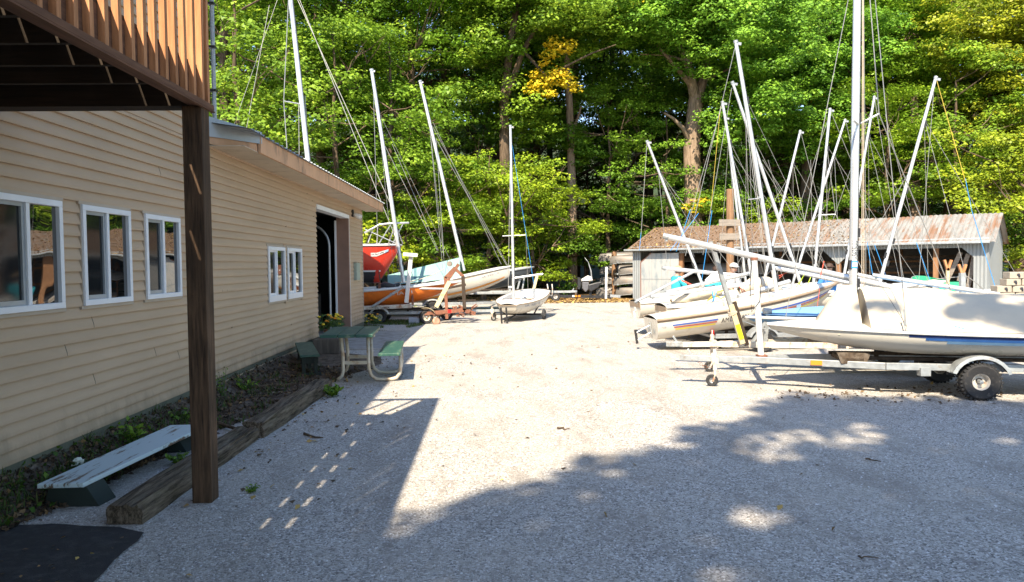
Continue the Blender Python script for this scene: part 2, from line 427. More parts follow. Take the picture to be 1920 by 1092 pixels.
    m, t, p = nt('shed_door_sheet')
    col = ramp(t, tex(t, 1.5, 6, 0.7, stretch=(3,3,0.7)), [(0.3,(0.21,0.245,0.265)), (0.45,(0.32,0.34,0.345)), (0.6,(0.42,0.40,0.38)), (0.75,(0.30,0.26,0.24))])
    t.links.new(col, p.inputs['Base Color']); p.inputs['Roughness'].default_value = 0.45; p.inputs['Metallic'].default_value = 0.2; M['sheddoor'] = m
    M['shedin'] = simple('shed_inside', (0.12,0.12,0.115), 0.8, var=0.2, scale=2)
    M['shedwood'] = wood('shed_timber', (0.16,0.08,0.04), (0.34,0.18,0.09), axis=2)
    M['canoe'] = simple('canoe_aluminium', (0.17,0.155,0.14), 0.5, 0.35, var=0.2, scale=3, dirt=(0.24,0.16,0.10), dirtamt=0.35)
    M['block'] = simple('concrete_block', (0.36,0.31,0.25), 0.9, var=0.15, scale=8, bmp=0.5, bscale=50)
    # foliage
    def leaf(name, stops, trans=0.35, rough=0.5):
        m = bpy.data.materials.new(name); m.use_nodes = True; t = m.node_tree; p = t.nodes['Principled BSDF']
        a = N(t, 'ShaderNodeAttribute', attribute_name='lv')
        col = ramp(t, a.outputs['Fac'], stops)
        oi = N(t, 'ShaderNodeObjectInfo')
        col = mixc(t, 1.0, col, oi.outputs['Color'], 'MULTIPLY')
        t.links.new(col, p.inputs['Base Color']); p.inputs['Roughness'].default_value = rough
        p.inputs['Specular IOR Level'].default_value = 0.3
        tr = N(t, 'ShaderNodeBsdfTranslucent'); t.links.new(col, tr.inputs[0])
        mx = N(t, 'ShaderNodeMixShader'); mx.inputs[0].default_value = trans
        t.links.new(p.outputs[0], mx.inputs[1]); t.links.new(tr.outputs[0], mx.inputs[2])
        t.links.new(mx.outputs[0], t.nodes['Material Output'].inputs[0]); return m
    M['leaf'] = leaf('leaf_green', [(0,(0.045,0.095,0.012)), (0.35,(0.115,0.215,0.020)), (0.7,(0.235,0.370,0.035)), (1,(0.42,0.52,0.06))], 0.33)
    M['leafgold'] = leaf('leaf_gold', [(0,(0.50,0.42,0.02)), (0.5,(0.78,0.60,0.03)), (1,(0.90,0.62,0.04))])
    M['litter'] = leaf('leaf_litter', [(0,(0.05,0.035,0.022)), (0.4,(0.15,0.10,0.06)), (0.75,(0.38,0.23,0.09)), (1,(0.55,0.40,0.12))], 0.1, 0.8)
    M['grass'] = leaf('grass_blades', [(0,(0.04,0.08,0.02)), (0.6,(0.09,0.14,0.03)), (1,(0.2,0.19,0.07))], 0.25, 0.7)
    M['flower'] = simple('flower_orange', (0.75,0.30,0.02), 0.7)
    M['flowery'] = simple('flower_yellow', (0.75,0.55,0.03), 0.7)
    M['flowerw'] = simple('flower_white', (0.7,0.72,0.6), 0.7)
mk()
M_ = MAT
# ================================================================== ground
g = MB(); g.box(-220, 220, -160, 260, -0.5, -0.012); struct('ground', g, M_['forest_floor'])
g = MB(); rows = []
for j in range(14):
    yy = 52 + j*8; rows.append([(xx*10.0, yy + 4*math.sin(xx*.7), -0.02 + 27*(1 - math.cos(math.pi*min(1, j/11)))/2 + (1.2*math.sin(xx*1.3 + j) if j else -0.2)) for xx in range(-16, 17)])
g.grid(rows); struct('wooded_hill', g, M_['undergrowth'])
rnd = random.Random(3)
def blobpoly(pts, z, jit=0.0, sub=6, seed=1):
    r = random.Random(seed); out = []
    for i in range(len(pts)):
        a, b = V(pts[i]), V(pts[(i+1) % len(pts)])
        for k in range(sub):
            p = a.lerp(b, k/sub)
            out.append(V((p.x + r.uniform(-jit, jit), p.y + r.uniform(-jit, jit), z)))
    return out
g = MB(); g.add(blobpoly([(-3.62,-12,0),(30,-12,0),(34,20,0),(17.5,30,0),(7,32.3,0),(0,33.3,0),(-14,33,0),(-14,21.5,0),(-3.62,21.3,0)], 0, 0.12, 14), [tuple(range(126))])
struct('gravel_lot', g, M_['gravel'])
from mathutils import noise as mnoise
def soil_edge(y):
    pts = [(4.7,-3.22),(5.3,-3.12),(6.4,-3.05),(7.6,-2.95),(8.6,-2.62),(10,-2.5),(11.2,-2.3),(12.6,-1.95),(13.6,-2.1),(14.4,-3.0)]
    for (a, b), (c, d) in zip(pts, pts[1:]):
        if y <= c: return b + (d-b)*max(0, (y-a))/(c-a) + 0.06*mnoise.noise(V((y*3, 1, 1)))
    return pts[-1][1]
def soil_z(x, y):
    k = max(0.0, min(1.0, (soil_edge(y) - x)/0.12)); fw = max(0, min(1, (14.3-y)/1.5, (y-4.6)/0.3))
    return 0.003 + k*fw*(0.165*math.exp(-max(0, x + 3.6)/0.13) + 0.022 + 0.035*mnoise.fractal(V((x*5, y*4, 0)), 1, 2, 4))
g = MB(); g.grid([[(x_, y_, soil_z(x_, y_)) for x_ in [-3.61 + (soil_edge(y_) + 3.61)*i/26 for i in range(27)]] for y_ in [4.68 + 9.7*j/240 for j in range(241)]], flip=True)
struct('soil_bed', g, M_['soil'], smooth=True)
A = [(-3.6,-3,0),(-2.25,-3,0),(-2.17,3.6,0)]
A += [(gnd(px, py).x, gnd(px, py).y, 0) for px, py in ((196,1075),(270,1002),(210,990),(100,985),(20,988))] + [(-3.6,4.72,0)]
g = MB(); g.add(blobpoly(A, 0.010, 0.012, 4, 5), [tuple(range(len(A)*4))]); struct('asphalt_apron', g, M_['asphalt'])
g = MB(); g.box(-3.62, -2.15, 14.75, 18.8, -0.05, 0.035); struct('doorway_slab', g, M_['concrete'], bevel=0.01)
# ================================================================== boathouse
WX = -3.62
EAVE_X = -3.13
bh = thing('boathouse', 'long tan boathouse with lapped siding, white windows and open garage door', 'building', (WX, 9, 0))
OPEN = []          # (y0, y1, z0, z1)
WIN = [(5.30, 6.20, 1.375, 2.265), (6.50, 7.35, 1.375, 2.265), (7.66, 8.50, 1.375, 2.265), (11.78, 12.72, 1.13, 2.03), (12.88, 13.82, 1.13, 2.03)]
DOOR = (15.1, 18.3, 0.0, 2.93)
def siding(mb, y0, y1, z0, z1, openings, x=WX, step=0.102):
    z = z0
    while z < z1 - 1e-4:
        zt = min(z + step, z1)
        cuts = [(a - 0.012, b + 0.012) for a, b, c, d in openings if c - 0.02 < (z+zt)/2 < d + 0.02]
        segs = []; s = y0
        for a, b in sorted(cuts):
            if a > s: segs.append((s, a))
            s = max(s, b)
        if s < y1: segs.append((s, y1))
        h = zt - z
        prof = [(0.002, 0), (0.023, 0.0), (0.0245, 0.006), (0.022, 0.03), (0.013, 0.062), (0.003, 0.099), (0.002, h)]
        prof = [(a, min(b, h)) for a, b in prof]
        for a, b in segs:
            r1 = [(x + px, a, z + pz) for px, pz in prof]; r2 = [(x + px, b, z + pz) for px, pz in prof]
            mb.grid([r1, r2])
        z = zt
mb = MB()
siding(mb, -4, 9.4, 0.25, 3.25, WIN)
siding(mb, -4, 9.4, 3.25, 6.25, [])
siding(mb, 9.4, 20.3, 0.16, 3.25, WIN + [DOOR])
mb.build('wall', M_['siding'], bh)
mb = MB(); rj = random.Random(44)
for k in range(46):
    z_ = 0.27 + 0.102*rj.randint(1, 28); y_ = rj.uniform(4.2, 19.8)
    if any(a - .15 < y_ < b + .15 and c - .15 < z_ < d + .15 for a, b, c, d in WIN + [DOOR]): continue
    mb.prism([(WX + 0.0255, y_, z_ - 0.016), (WX + 0.0235, y_, z_ + 0.012), (WX + 0.0145, y_, z_ + 0.044), (WX + 0.004, y_, z_ + 0.08), (WX, y_, z_ + 0.08), (WX, y_, z_ - 0.016)], (0, 0.006, 0))
mb.build('siding_joints', M_['found'], bh)
# backing sheets, end wall, added light-blocking wing, interior
mb = MB(); x = WX
for a, b, c, d in [(-4, 15.1, 0, 3.25), (18.3, 20.3, 0, 3.25), (15.1, 18.3, 2.93, 3.25), (-4, 9.4, 3.25, 6.25)]:
    mb.box(x - 0.16, x - 0.002, a, b, c, d)
mb.box(-11, x - 0.16, 20.14, 20.3, 0, 3.25); mb.box(-11, x - 0.16, 9.24, 9.4, 3.25, 6.24)
mb.box(-11.2, -11, -4, 20.3, 0, 3.25); mb.box(-11, x-0.16, -9.2, -9, 0, 6.4); mb.box(x - 0.15, -2.0, -3.4, -3.2, 0, 3.1); mb.box(x - 0.16, x, -9, -4, 0, 6.4)  # includes unseen wing walls behind the camera, added to darken post and deck underside
mb.build('wall_backing_and_blocker', M_['trim'], bh)
mb = MB(); mb.box(-3.64, -3.598, -4, 15.09, -0.1, 0.25); mb.box(-3.64, -3.598, 18.31, 20.3, -0.1, 0.16)
mb.build('foundation', M_['found'], bh)
mb = MB()
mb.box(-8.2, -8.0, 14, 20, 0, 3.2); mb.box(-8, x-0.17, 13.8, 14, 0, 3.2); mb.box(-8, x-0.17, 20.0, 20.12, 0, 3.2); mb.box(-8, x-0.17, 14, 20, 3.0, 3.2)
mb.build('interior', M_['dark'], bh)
mb = MB(); mb.box(-8, x-0.165, 14, 20, -0.05, 0.03); mb.build('interior_floor', M_['concrete'], bh)
# roof of the low part: ribbed sheets
mb = MB(); rows = []
SL = 0.16
y = 9.45; prof = []
while y < 21.05:
    prof += [(y, 0), (y+0.16, 0), (y+0.175, 0.022), (y+0.205, 0.022)]; y += 0.22
for (xx) in (EAVE_X + 0.05, -8.0):
    zz = 3.475 + (EAVE_X - xx) * SL
    rows.append([(xx, yy, zz + dz) for yy, dz in prof])
mb.grid(rows)
rows2 = [[(xx, yy, 3.475 + (EAVE_X - xx) * SL + dz - 0.012) for yy, dz in prof] for xx in (EAVE_X + 0.05, -8.0)]
mb.grid(rows2, flip=True)
mb.box(-11.4, -8.02, 9.45, 21, 4.1, 4.24)
mb.build('roof', M_['flash'], bh)
mb = MB(); mb.box(-11.6, -3.55, -4.4, 9.5, 6.25, 6.32); mb.build('upper_roof', M_['flash'], bh)
# fascia with a joint, soffit panels
mb = MB()
mb.box(EAVE_X - 0.02, EAVE_X + 0.02, 10.0, 11.05, 3.235, 3.46); mb.box(EAVE_X - 0.02, EAVE_X + 0.018, 11.052, 21.0, 3.235, 3.46)
mb.box(WX, EAVE_X - 0.02, 20.96, 21.0, 3.235, 3.46)
mb.prism([(WX, 9.42, 3.27), (WX, 9.42, 3.5), (EAVE_X - 0.03, 10.02, 3.45), (EAVE_X - 0.03, 10.02, 3.25)], (0.0, -0.02, 0))
mb.build('fascia', M_['fascia'], bh, bevel=0.004)
mb = MB(); y = 9.43
while y < 20.95:
    y2 = min(y + 0.15, 20.955); k = int((y - 9.43) / 1.2) % 2
    if k == 0: mb.box(WX + 0.02, EAVE_X - 0.022, y + 0.004, y2 - 0.004, 3.243, 3.25)
    else: mb.box(WX + 0.02, EAVE_X - 0.022, y, y2, 3.240, 3.25)
    y = y2
mb.build('soffit', M_['soffit'], bh)
mb = MB()
mb.prism([(WX+0.02, 9.40, 3.36), (WX+0.02, 9.40, 3.62), (EAVE_X + 0.03, 10.03, 3.52), (EAVE_X + 0.03, 10.03, 3.36)], (-0.02, -0.03, 0))
mb.build('rake_flashing', M_['flash'], bh, bevel=0.003)
mb = MB(); mb.box(WX, WX + 0.03, 20.27, 20.33, 0.14, 3.24); mb.box(WX, WX + 0.03, 9.36, 9.43, 3.25, 6.24); mb.build('corner_trim', M_['trim'], bh, bevel=0.004)
for (a, b, c, d) in WIN:
    big = c > 1.3
    f = MB(); t = 0.05 if big else 0.06
    xo, xi = WX + 0.045, WX - 0.03
    tb = t if big else 0.10
    f.box(xi, xo, a, b, d - t, d); f.box(xi, xo, a, b, c, c + tb); f.box(xi, xo, a, a + t, c + tb, d - t); f.box(xi, xo, b - t, b, c + tb, d - t)
    ym = (a + b) / 2
    f.box(xi, xo - 0.008, ym - 0.02, ym + 0.025, c + tb, d - t)
    wi = f.build('window', M_['vinyl'], bh, bevel=0.004)
    s = MB(); e = t
    for (p, q, dx) in ((a + e, ym - 0.02, -0.012),):      # sliding sash frame
        s.box(WX, WX + 0.02, p, q, d - t - 0.03, d - t); s.box(WX, WX + 0.02, p, q, c + tb, c + tb + 0.04); s.box(WX, WX + 0.02, q - 0.035, q, c + tb + 0.04, d - t - 0.03)
    s.build('sash', M_['vinyl'] if not big else M_['flash'], wi)
    s = MB(); s.box(WX - 0.02, WX + 0.002, a + e, ym - 0.02, c + tb, d - t); s.build('screen_pane', M_['screen'], wi)
    s = MB(); s.box(WX - 0.02, WX + 0.012, ym + 0.025, b - e, c + tb, d - t); s.build('pane', M_['glass'], wi)
    s = MB(); o = 0.035
    s.box(WX, WX + 0.028, a - o, b + o, d + 0.001, d + 0.03); s.box(WX, WX + 0.028, a - o, b + o, c - 0.03, c - 0.001)
    s.box(WX, WX + 0.026, a - 0.014, a - 0.001, c, d); s.box(WX, WX + 0.026, b + 0.001, b + 0.016, c, d)
    s.build('casing', M_['trim'], wi)
# garage door opening
mb = MB(); a, b, c, d = DOOR
mb.box(WX - 0.26, WX + 0.035, b - 0.001, b + 0.10, 0, d); mb.build('door_jamb', M_['jamb'], bh)
mb = MB(); mb.box(WX - 0.3, WX - 0.262, b - 0.06, b + 0.02, 0, d - 0.1); mb.box(WX - 0.15, WX + 0.04, a, b + 0.11, d - 0.05, d + 0.04); mb.box(WX - 0.0, WX + 0.04, b + 0.1, b + 0.13, 0, d)
mb.build('door_trim', M_['vinyl'], bh)
mb = MB(); pts = [(WX - 0.42, b - 0.12, 0.05), (WX - 0.42, b - 0.12, 2.2)]
for k in range(1, 8):
    t = k/7*math.pi/2; pts.append((WX - 0.42 - 0.55*(1-math.cos(t)), b - 0.12, 2.2 + 0.55*math.sin(t)))
pts.append((-7, b - 0.12, 2.75)); mb.tube(pts, 0.03, 6); mb.build('door_track', M_['galv'], bh)
cb = MB(); cb.box(-5.2, -4.6, 18.2, 19.6, 0.03, 0.98); solo('cabinet', cb, M_['gelw'], 'pale storage cabinet standing inside the open garage doorway', 'cabinet', bevel=0.02)
# flood lamp, meter box, downpipe
mb = MB(); mb.box(WX, WX + 0.06, 18.85, 18.97, 2.96, 3.14); lm = mb.build('wall_lamp', M_['black'], rootM=Matrix.Translation((WX, 18.9, 3.0)))
lm['label'] = 'twin bulb flood lamp under the eave beside the garage door'; lm['category'] = 'lamp'
mb = MB()
for dy in (-0.02, 0.2): mb.lathe([(0.001, 0), (0.045, 0.0), (0.05, 0.04), (0.07, 0.14), (0.06, 0.17), (0.001, 0.18)], (WX + 0.06, 18.92 + dy, 3.02), (0.8, 0.25, -0.3), 12)
mb.build('bulb', M_['gelw'], lm, smooth=True)
mb = MB(); mb.box(WX + 0.015, WX + 0.09, 19.0, 19.5, 1.33, 1.78); mb.box(WX + 0.09, WX + 0.096, 19.03, 19.47, 1.36, 1.54); mb.box(WX + 0.09, WX + 0.096, 19.03, 19.47, 1.57, 1.75)
solo('meter_box', mb, simple('box_grey_green', (0.26,0.31,0.26), 0.5), 'small pale grey green metal box on the siding right of the garage door', 'utility box', bevel=0.006)
mb = MB(); mb.tube([(WX + 0.07, 9.55, 3.6), (WX + 0.07, 9.55, 6.6)], 0.028, 8); ps = solo('conduit', mb, M_['galv'], 'grey metal conduit rising from the low roof at the upper wall corner', 'conduit')
for z in (3.95, 4.5, 5.05): mb = MB(); mb.box(WX + 0.02, WX + 0.105, 9.51, 9.59, z, z + 0.03); mb.build('strap', M_['black'], ps)
# ================================================================== deck
dk = thing('timber_deck', 'raised timber deck with vertical baluster railing above the near wall', 'deck', (-2.8, 2, 0))
mb = MB(); mb.box(-2.19, -2.05, 5.27, 5.41, 0, 2.845)
mb2 = mb.build('post', M_['post'], dk, bevel=0.006)
mb = MB(); mb.box(-2.19, -2.05, -2.4, -2.26, 0, 2.845); mb.build('post', M_['post'], dk, bevel=0.006)
mb = MB(); mb.box(WX + 0.03, -2.145, 5.27, 5.43, 2.845, 3.118); mb.build('beam', M_['deckdark'], dk, bevel=0.004)
mb = MB(); mb.box(-2.142, -2.102, -9.0, 5.45, 2.892, 3.118); mb.build('rim_joist', M_['cedarX'], dk)
mb = MB(); mb.box(-2.142, -2.035, -9.0, 5.47, 2.848, 2.889); mb.box(-2.06, -2.030, -9.0, 5.475, 2.835, 2.846); mb.build('skirt_board', M_['cedarX'], dk, bevel=0.004)
y = 5.27 - 0.43
while y > -6.5:
    mb = MB(); mb.box(WX + 0.03, -2.144, y, y + 0.038, 2.90, 3.118); mb.build('joist', M_['deckdark'], dk)
    y -= 0.43
mb = MB(); xx = WX + 0.03
kk = 0
while xx < -2.14:
    kk += 1; x_e = min(xx + 0.14, -2.105); mb.box(xx, x_e, -9.0, 5.45, 3.120, 3.150); xx += 0.14 + (0.023 if kk in (7, 8) else (0.018 if kk in (2, 4, 5, 9) else 0.006))
mb.build('deck_boards', M_['deckboard'], dk)
y = 5.35; rr = random.Random(8)
while y > -1.6:
    mb = MB(); dz = rr.uniform(-0.012, 0.012); tilt = rr.uniform(-0.006, 0.006)
    mb.bar((-2.082, y, 2.892 + max(0, dz)), (-2.082 + tilt, y + tilt, 4.15), 0.038, 0.038, (1, 0, 0)); mb.build('baluster', M_['cedar'], dk)
    y -= 0.146
mb = MB(); mb.box(-2.101, -2.056, 5.41, 5.45, 2.892, 4.15); mb.box(-2.20, -2.103, 5.36, 5.45, 3.157, 4.15); mb.build('corner_board', M_['cedar'], dk)
x0 = -2.32
while x0 > -3.6:
    mb = MB(); mb.bar((x0, 5.43, 3.157), (x0, 5.43, 4.15), 0.038, 0.038, (1, 0, 0)); mb.build('baluster', M_['cedar'], dk); x0 -= 0.3
mb = MB(); mb.box(-2.19, -2.04, -2.5, 5.46, 4.152, 4.19); mb.box(WX + 0.03, -2.192, 5.36, 5.46, 4.152, 4.19); mb.build('top_rail', M_['cedar'], dk, bevel=0.004)
# ================================================================== old timbers, benches, picnic table
from mathutils import noise as mnoise
def rough_beam(p0, p1, w, h, seed, nl=60, nw=10, amp=0.012):
    p0, p1 = V(p0), V(p1); d = (p1 - p0); L = d.length; d.normalize(); s = d.cross(V((0,0,1))).normalized()
    ring = []
    for k in range(nw): ring.append((-w/2 + w*k/(nw-1), h))
    for k in range(1, 5): ring.append((w/2, h - h*k/4))
    ring.append((-w/2, 0))
    for k in range(1, 4): ring.append((-w/2, h*k/4))
    rows = []
    for i in range(nl + 1):
        t = i / nl; r = []
        for (a, b) in ring:
            q = V((a*7 + seed*3.1, t*L*0.9, b*7))
            n = mnoise.fractal(q*1.4, 1.0, 2.0, 4)
            crack = mnoise.noise(V((a*38 + seed, t*L*1.1, b*20)))
            dd = n*amp*1.2 + (-0.022*max(0, crack - 0.12)*3 if b > h*0.5 else -0.008*max(0, crack))
            ed = -0.012 if abs(abs(a) - w/2) < 1e-4 and b >= h - 1e-4 else 0
            aa = a + (math.copysign(1, a) * (dd + ed) if abs(a) > w/2 - 1e-4 else 0)
            bb = b + (dd + ed if b > h - 1e-4 else 0)
            en = mnoise.noise(V((a*20, b*20, seed + i))) * 0.02 if i in (0, nl) else 0
            r.append(p0 + d*(t*L + en) + s*aa + V((0, 0, max(-0.02, bb))))
        r.append(r[0]); rows.append(r)
    mb = MB(); mb.grid(rows)
    n = len(ring)
    mb.f.append(list(range(n))); mb.mi.append(0); o = nl*(n+1); mb.f.append([o + k for k in range(n)][::-1]); mb.mi.append(0)
    return mb
mb = rough_beam((-2.47, 4.86, 0), (-2.45, 7.22, 0), 0.24, 0.135, 1)
solo('landscape_timber', mb, M_['tie'], 'nearer weathered landscape timber beside the dark post', 'timber', loc=(-2.46, 5.5, 0), smooth=35)
mb = rough_beam((-2.41, 7.27, 0), (-2.34, 10.0, 0), 0.24, 0.165, 4)
solo('landscape_timber', mb, M_['tie'], 'farther cracked landscape timber ending near the picnic table', 'timber', loc=(-2.36, 8.5, 0), smooth=35)
bn = thing('low_bench', 'low bench with peeling pale blue board beside the dark post', 'bench', (-3.05, 6.2, 0))
mb = MB(); mb.prism([(-3.245, 5.20, 0.148), (-2.925, 5.21, 0.148), (-2.78, 7.12, 0.148), (-3.14, 7.1, 0.148)], (0, 0, 0.034)); mb.build('seat', M_['benchpale'], bn, bevel=0.006)
for yy in (5.25, 6.75):
    mb = MB(); mb.prism([(-3.24, yy, 0), (-2.84, yy, 0), (-2.93, yy, 0.146), (-3.19, yy, 0.146)], (0.02, 0.2, 0)); mb.build('leg', M_['darkgreen'], bn, bevel=0.004)
gb = thing('green_bench', 'small dark green plank bench against the wall near the doorway', 'bench', (-3.0, 12.1, 0))
a, b = V((-2.815, 11.2, 0)), V((-3.40, 13.1, 0)); ax = (b - a).normalized(); sd = V((ax.y, -ax.x, 0))
mb = MB(); p = [a - sd*0.145, a + sd*0.145, b + sd*0.145, b - sd*0.145]; mb.prism([q + V((0,0,0.315)) for q in p], (0, 0, 0.035)); mb.build('seat', M_['benchgreen'], gb, bevel=0.004)
for t in (0.12, 1.75):
    c = a + ax*t; mb = MB()
    mb.bar(c - sd*0.09 + V((0,0,0.06)), c - sd*0.09 + V((0,0,0.313)), 0.05, 0.10, ax); mb.bar(c + sd*0.09 + V((0,0,0.06)), c + sd*0.09 + V((0,0,0.313)), 0.05, 0.10, ax)
    mb.bar(c - sd*0.17 + V((0,0,0.03)), c + sd*0.17 + V((0,0,0.03)), 0.10, 0.058); mb.bar(c - sd*0.13 + V((0,0,0.25)), c + sd*0.13 + V((0,0,0.25)), 0.04, 0.09)
    mb.build('leg', M_['darkgreen'], gb, bevel=0.003)
mb = MB(); mb.bar(a + ax*0.15 + V((0,0,0.16)), a + ax*1.75 + V((0,0,0.16)), 0.045, 0.08); mb.build('stretcher', M_['darkgreen'], gb)
# picnic table
pt = thing('picnic_table', 'green plank picnic table on bent cream pipe legs with one attached seat', 'table', (-2.1, 11, 0))
na, nb, fb, fa = V((-2.46, 10.35, 0)), V((-1.72, 10.37, 0)), V((-1.83, 11.78, 0)), V((-2.56, 11.75, 0))
for k in range(3):
    s0, s1 = k/3 + 0.008*(k > 0), (k+1)/3 - 0.008*(k < 2)
    q = [na.lerp(nb, s0), na.lerp(nb, s1), fa.lerp(fb, s1), fa.lerp(fb, s0)]
    mb = MB(); mb.prism([V((p.x, p.y, 0.685)) for p in q], (0, 0, 0.045)); mb.build('tabletop_plank', M_['benchgreen'], pt, bevel=0.005)
mb = MB(); mb.prism([(-1.66, 10.45, 0.405), (-1.345, 10.48, 0.405), (-1.50, 12.2, 0.405), (-1.80, 12.18, 0.405)], (0, 0, 0.04)); mb.build('seat', M_['benchgreen'], pt, bevel=0.005)
def legset(y, sx):
    mb = MB(); r = 0.026
    pts = [(-1.88+sx, y, 0.66), (-1.875+sx, y, 0.2), (-1.84+sx, y, 0.09), (-1.77+sx, y, 0.035), (-1.68+sx, y, 0.028), (-1.55+sx, y, 0.028), (-1.47+sx, y, 0.05), (-1.42+sx, y, 0.12), (-1.41+sx, y, 0.2), (-1.41+sx, y, 0.4)]
    mb.tube(pts, r, 8); mb.build('leg', M_['tubecream'], pt, smooth=True)
    mb = MB(); mb.tube([(-2.28+sx, y, 0.66), (-2.25+sx, y, 0.4), (-2.25+sx, y, 0.16), (-2.27+sx, y, 0.08), (-2.34+sx, y, 0.03)], r, 8); mb.build('leg', M_['tubecream'], pt, smooth=True)
    mb = MB(); mb.bar((-2.25+sx, y, 0.28), (-1.87+sx, y, 0.28), 0.03, 0.05); mb.build('crossbar', M_['tubecream'], pt)
    mb = MB(); mb.bar((-2.38+sx, y, 0.67), (-1.78+sx, y, 0.67), 0.05, 0.03); mb.build('top_bar', M_['tubecream'], pt)
legset(10.75, 0.03); legset(11.45, -0.04)
# planter tub with marigolds in front of the doorway
def flowers(root, c, n, sx, sy, h0, h1, seed, mats=('flower', 'flowery')):
    r = random.Random(seed); st = MB(); fl = [MB() for _ in mats]
    for i in range(n):
        x, y, h = c[0] + r.uniform(-sx, sx), c[1] + r.uniform(-sy, sy), r.uniform(h0, h1)
        q = V((x + r.uniform(-.06,.06), y + r.uniform(-.06,.06), c[2] + h))
        st.tube([(x, y, c[2]), q], 0.004, 3)
        for k in range(5):
            a = r.uniform(0, 6.3); z = c[2] + h*r.uniform(0.2, 0.9)
            st.add([(x, y, z), (x + .05*math.cos(a), y + .05*math.sin(a), z + .01), (x + .09*math.cos(a+.2), y + .09*math.sin(a+.2), z + .04), (x + .04*math.cos(a+.6), y + .04*math.sin(a+.6), z + .03)], [(0,1,2,3)])
        if r.random() < 0.6: fl[r.randrange(len(mats))].blob(q, (0.035, 0.035, 0.02), i, 0.3, 6, 4)
    st.build('foliage', LEAFPLAIN, root)
    for f, mm in zip(fl, mats):
        if f.v: f.build('blossom', M_[mm], root)
LEAFPLAIN = simple('plain_leaf', (0.06,0.12,0.025), 0.6, var=0.4, scale=20)
tub = MB(); tub.prism([(-3.5, 14.15, 0), (-2.98, 14.15, 0), (-2.98, 14.6, 0), (-3.5, 14.6, 0)], (0, 0, 0.30))
tb = solo('planter_tub', tub, M_['planter'], 'weathered wooden tub standing in front of the garage doorway', 'planter', loc=(-3.24, 14.4, 0), bevel=0.02)
t1 = thing('marigold_plant', 'marigolds with orange and yellow blooms growing in the wooden tub', 'flowers', (-3.24, 14.4, 0.3))
mb = MB(); mb.lathe([(0.001, 0), (0.11, 0), (0.15, 0.16), (0.001, 0.16)], (-3.2, 14.4, 0.302), (0,0,1), 14); mb.build('pot', simple('pot_brown', (0.16,0.07,0.05), 0.7), t1)
flowers(t1, (-3.2, 14.4, 0.44), 34, 0.2, 0.14, 0.1, 0.34, 4)
t2 = thing('corner_marigolds', 'yellow marigolds on the ground at the far corner of the siding', 'flowers', (-3.4, 20.7, 0))
flowers(t2, (-3.42, 20.7, 0), 34, 0.25, 0.2, 0.12, 0.36, 6, ('flowery', 'flower'))
t3 = thing('white_flower', 'single white bloom growing behind the low pale bench', 'flower', (-3.4, 6.4, 0))
flowers(t3, (-3.36, 5.95, 0), 7, 0.03, 0.05, 0.08, 0.16, 6, ('flowerw',))
# ================================================================== boat shed
u2 = V((0.77, -0.638, 0)).normalized(); v2 = V((-u2.y, u2.x, 0))
Q0 = gnd(1187, 560); Q0 = at(1187, 560, 33.3); Q0.z = 0
SM = Matrix(((u2.x, v2.x, 0, Q0.x), (u2.y, v2.y, 0, Q0.y), (0, 0, 1, 0), (0, 0, 0, 1)))
SL_ = 13.7
shed = thing('boat_shed', 'long open fronted corrugated metal boat shed with rusty leaf strewn roof', 'shed', M=SM)
def smb(): m = MB(); m.M = SM; return m
ZE, ZR = 2.37, 3.38
def corr(mb, x0, x1, z0, z1, y, amp=0.012, per=0.1, back=False):
    n = int((x1 - x0) / per * 2); a = []; b = []
    for i in range(n + 1):
        xx = x0 + (x1 - x0)*i/n; yy = y + (amp if i % 2 else -amp)
        a.append((xx, yy, z0(xx) if callable(z0) else z0)); b.append((xx, yy, z1))
    mb.grid([a, b], flip=back)
mb = smb()
corr(mb, 0, 0.42, 0, ZE, 0); corr(mb, 13.25, SL_, 0, ZE, 0)
def zlow(x):
    top = ZE - 0.27
    if x > 12.9: return top - (x - 12.9)*0.95
    if 8.25 < x < 9.3: return top - 0.55*(1 - abs(x - 8.84)/0.55) if abs(x-8.84) < 0.55 else top
    return top
corr(mb, 2.3, 13.25, zlow, ZE, 0); corr(mb, 0.42, 2.3, ZE - 0.16, ZE, 0)
corr(mb, 0.02, SL_, 0, ZE, 4.98, back=True)
for xx in (0.0, SL_):      # gable ends, ribbed along depth
    n = 50; a = []; b = []
    for i in range(n + 1):
        yy = 5.0*i/n; dx = 0.012 if i % 2 else -0.012
        a.append((xx + dx, yy, 0)); b.append((xx + dx, yy, ZE + (ZR - ZE)*(1 - abs(yy - 2.5)/2.5) - 0.02))
    mb.grid([a, b])
mb.build('wall', M_['shedwall'], shed)
mb = smb(); per = 0.16; n = int((SL_ + 0.4)/per*4)
for (ya, za, yb, zb) in ((-0.32, ZE - 0.09, 2.5, ZR), (2.5, ZR, 5.3, ZE - 0.08)):
    a = []; b = []
    for i in range(n + 1):
        xx = -0.2 + (SL_ + 0.4)*i/n; dz = (0, 0.018, 0.026, 0.018)[i % 4] + 0.012*math.sin(xx*1.7)
        a.append((xx, ya, za + dz)); b.append((xx, yb, zb + dz))
    mb.grid([a, b])
    a2 = [(p[0], p[1], p[2] - 0.008) for p in a]; b2 = [(p[0], p[1], p[2] - 0.008) for p in b]
    mb.grid([a2, b2], flip=True)
mb.build('roof', M_['shedroof'], shed)
mb = smb(); mb.box(-0.25, SL_ + 0.05, -0.40, -0.30, ZE - 0.13, ZE - 0.05); mb.box(-0.1, SL_, -0.06, -0.02, ZE - 0.02, ZE + 0.06); mb.build('gutter', M_['galv'], shed, bevel=0.01)
mb = smb(); mb.prism([(0.44, -0.045, 0), (2.28, -0.045, 0), (2.28, -0.045, 2.12), (0.95, -0.045, 2.12), (0.44, -0.045, 1.72)], (0, 0.03, 0)); dr = mb.build('sliding_door', M_['sheddoor'], shed)
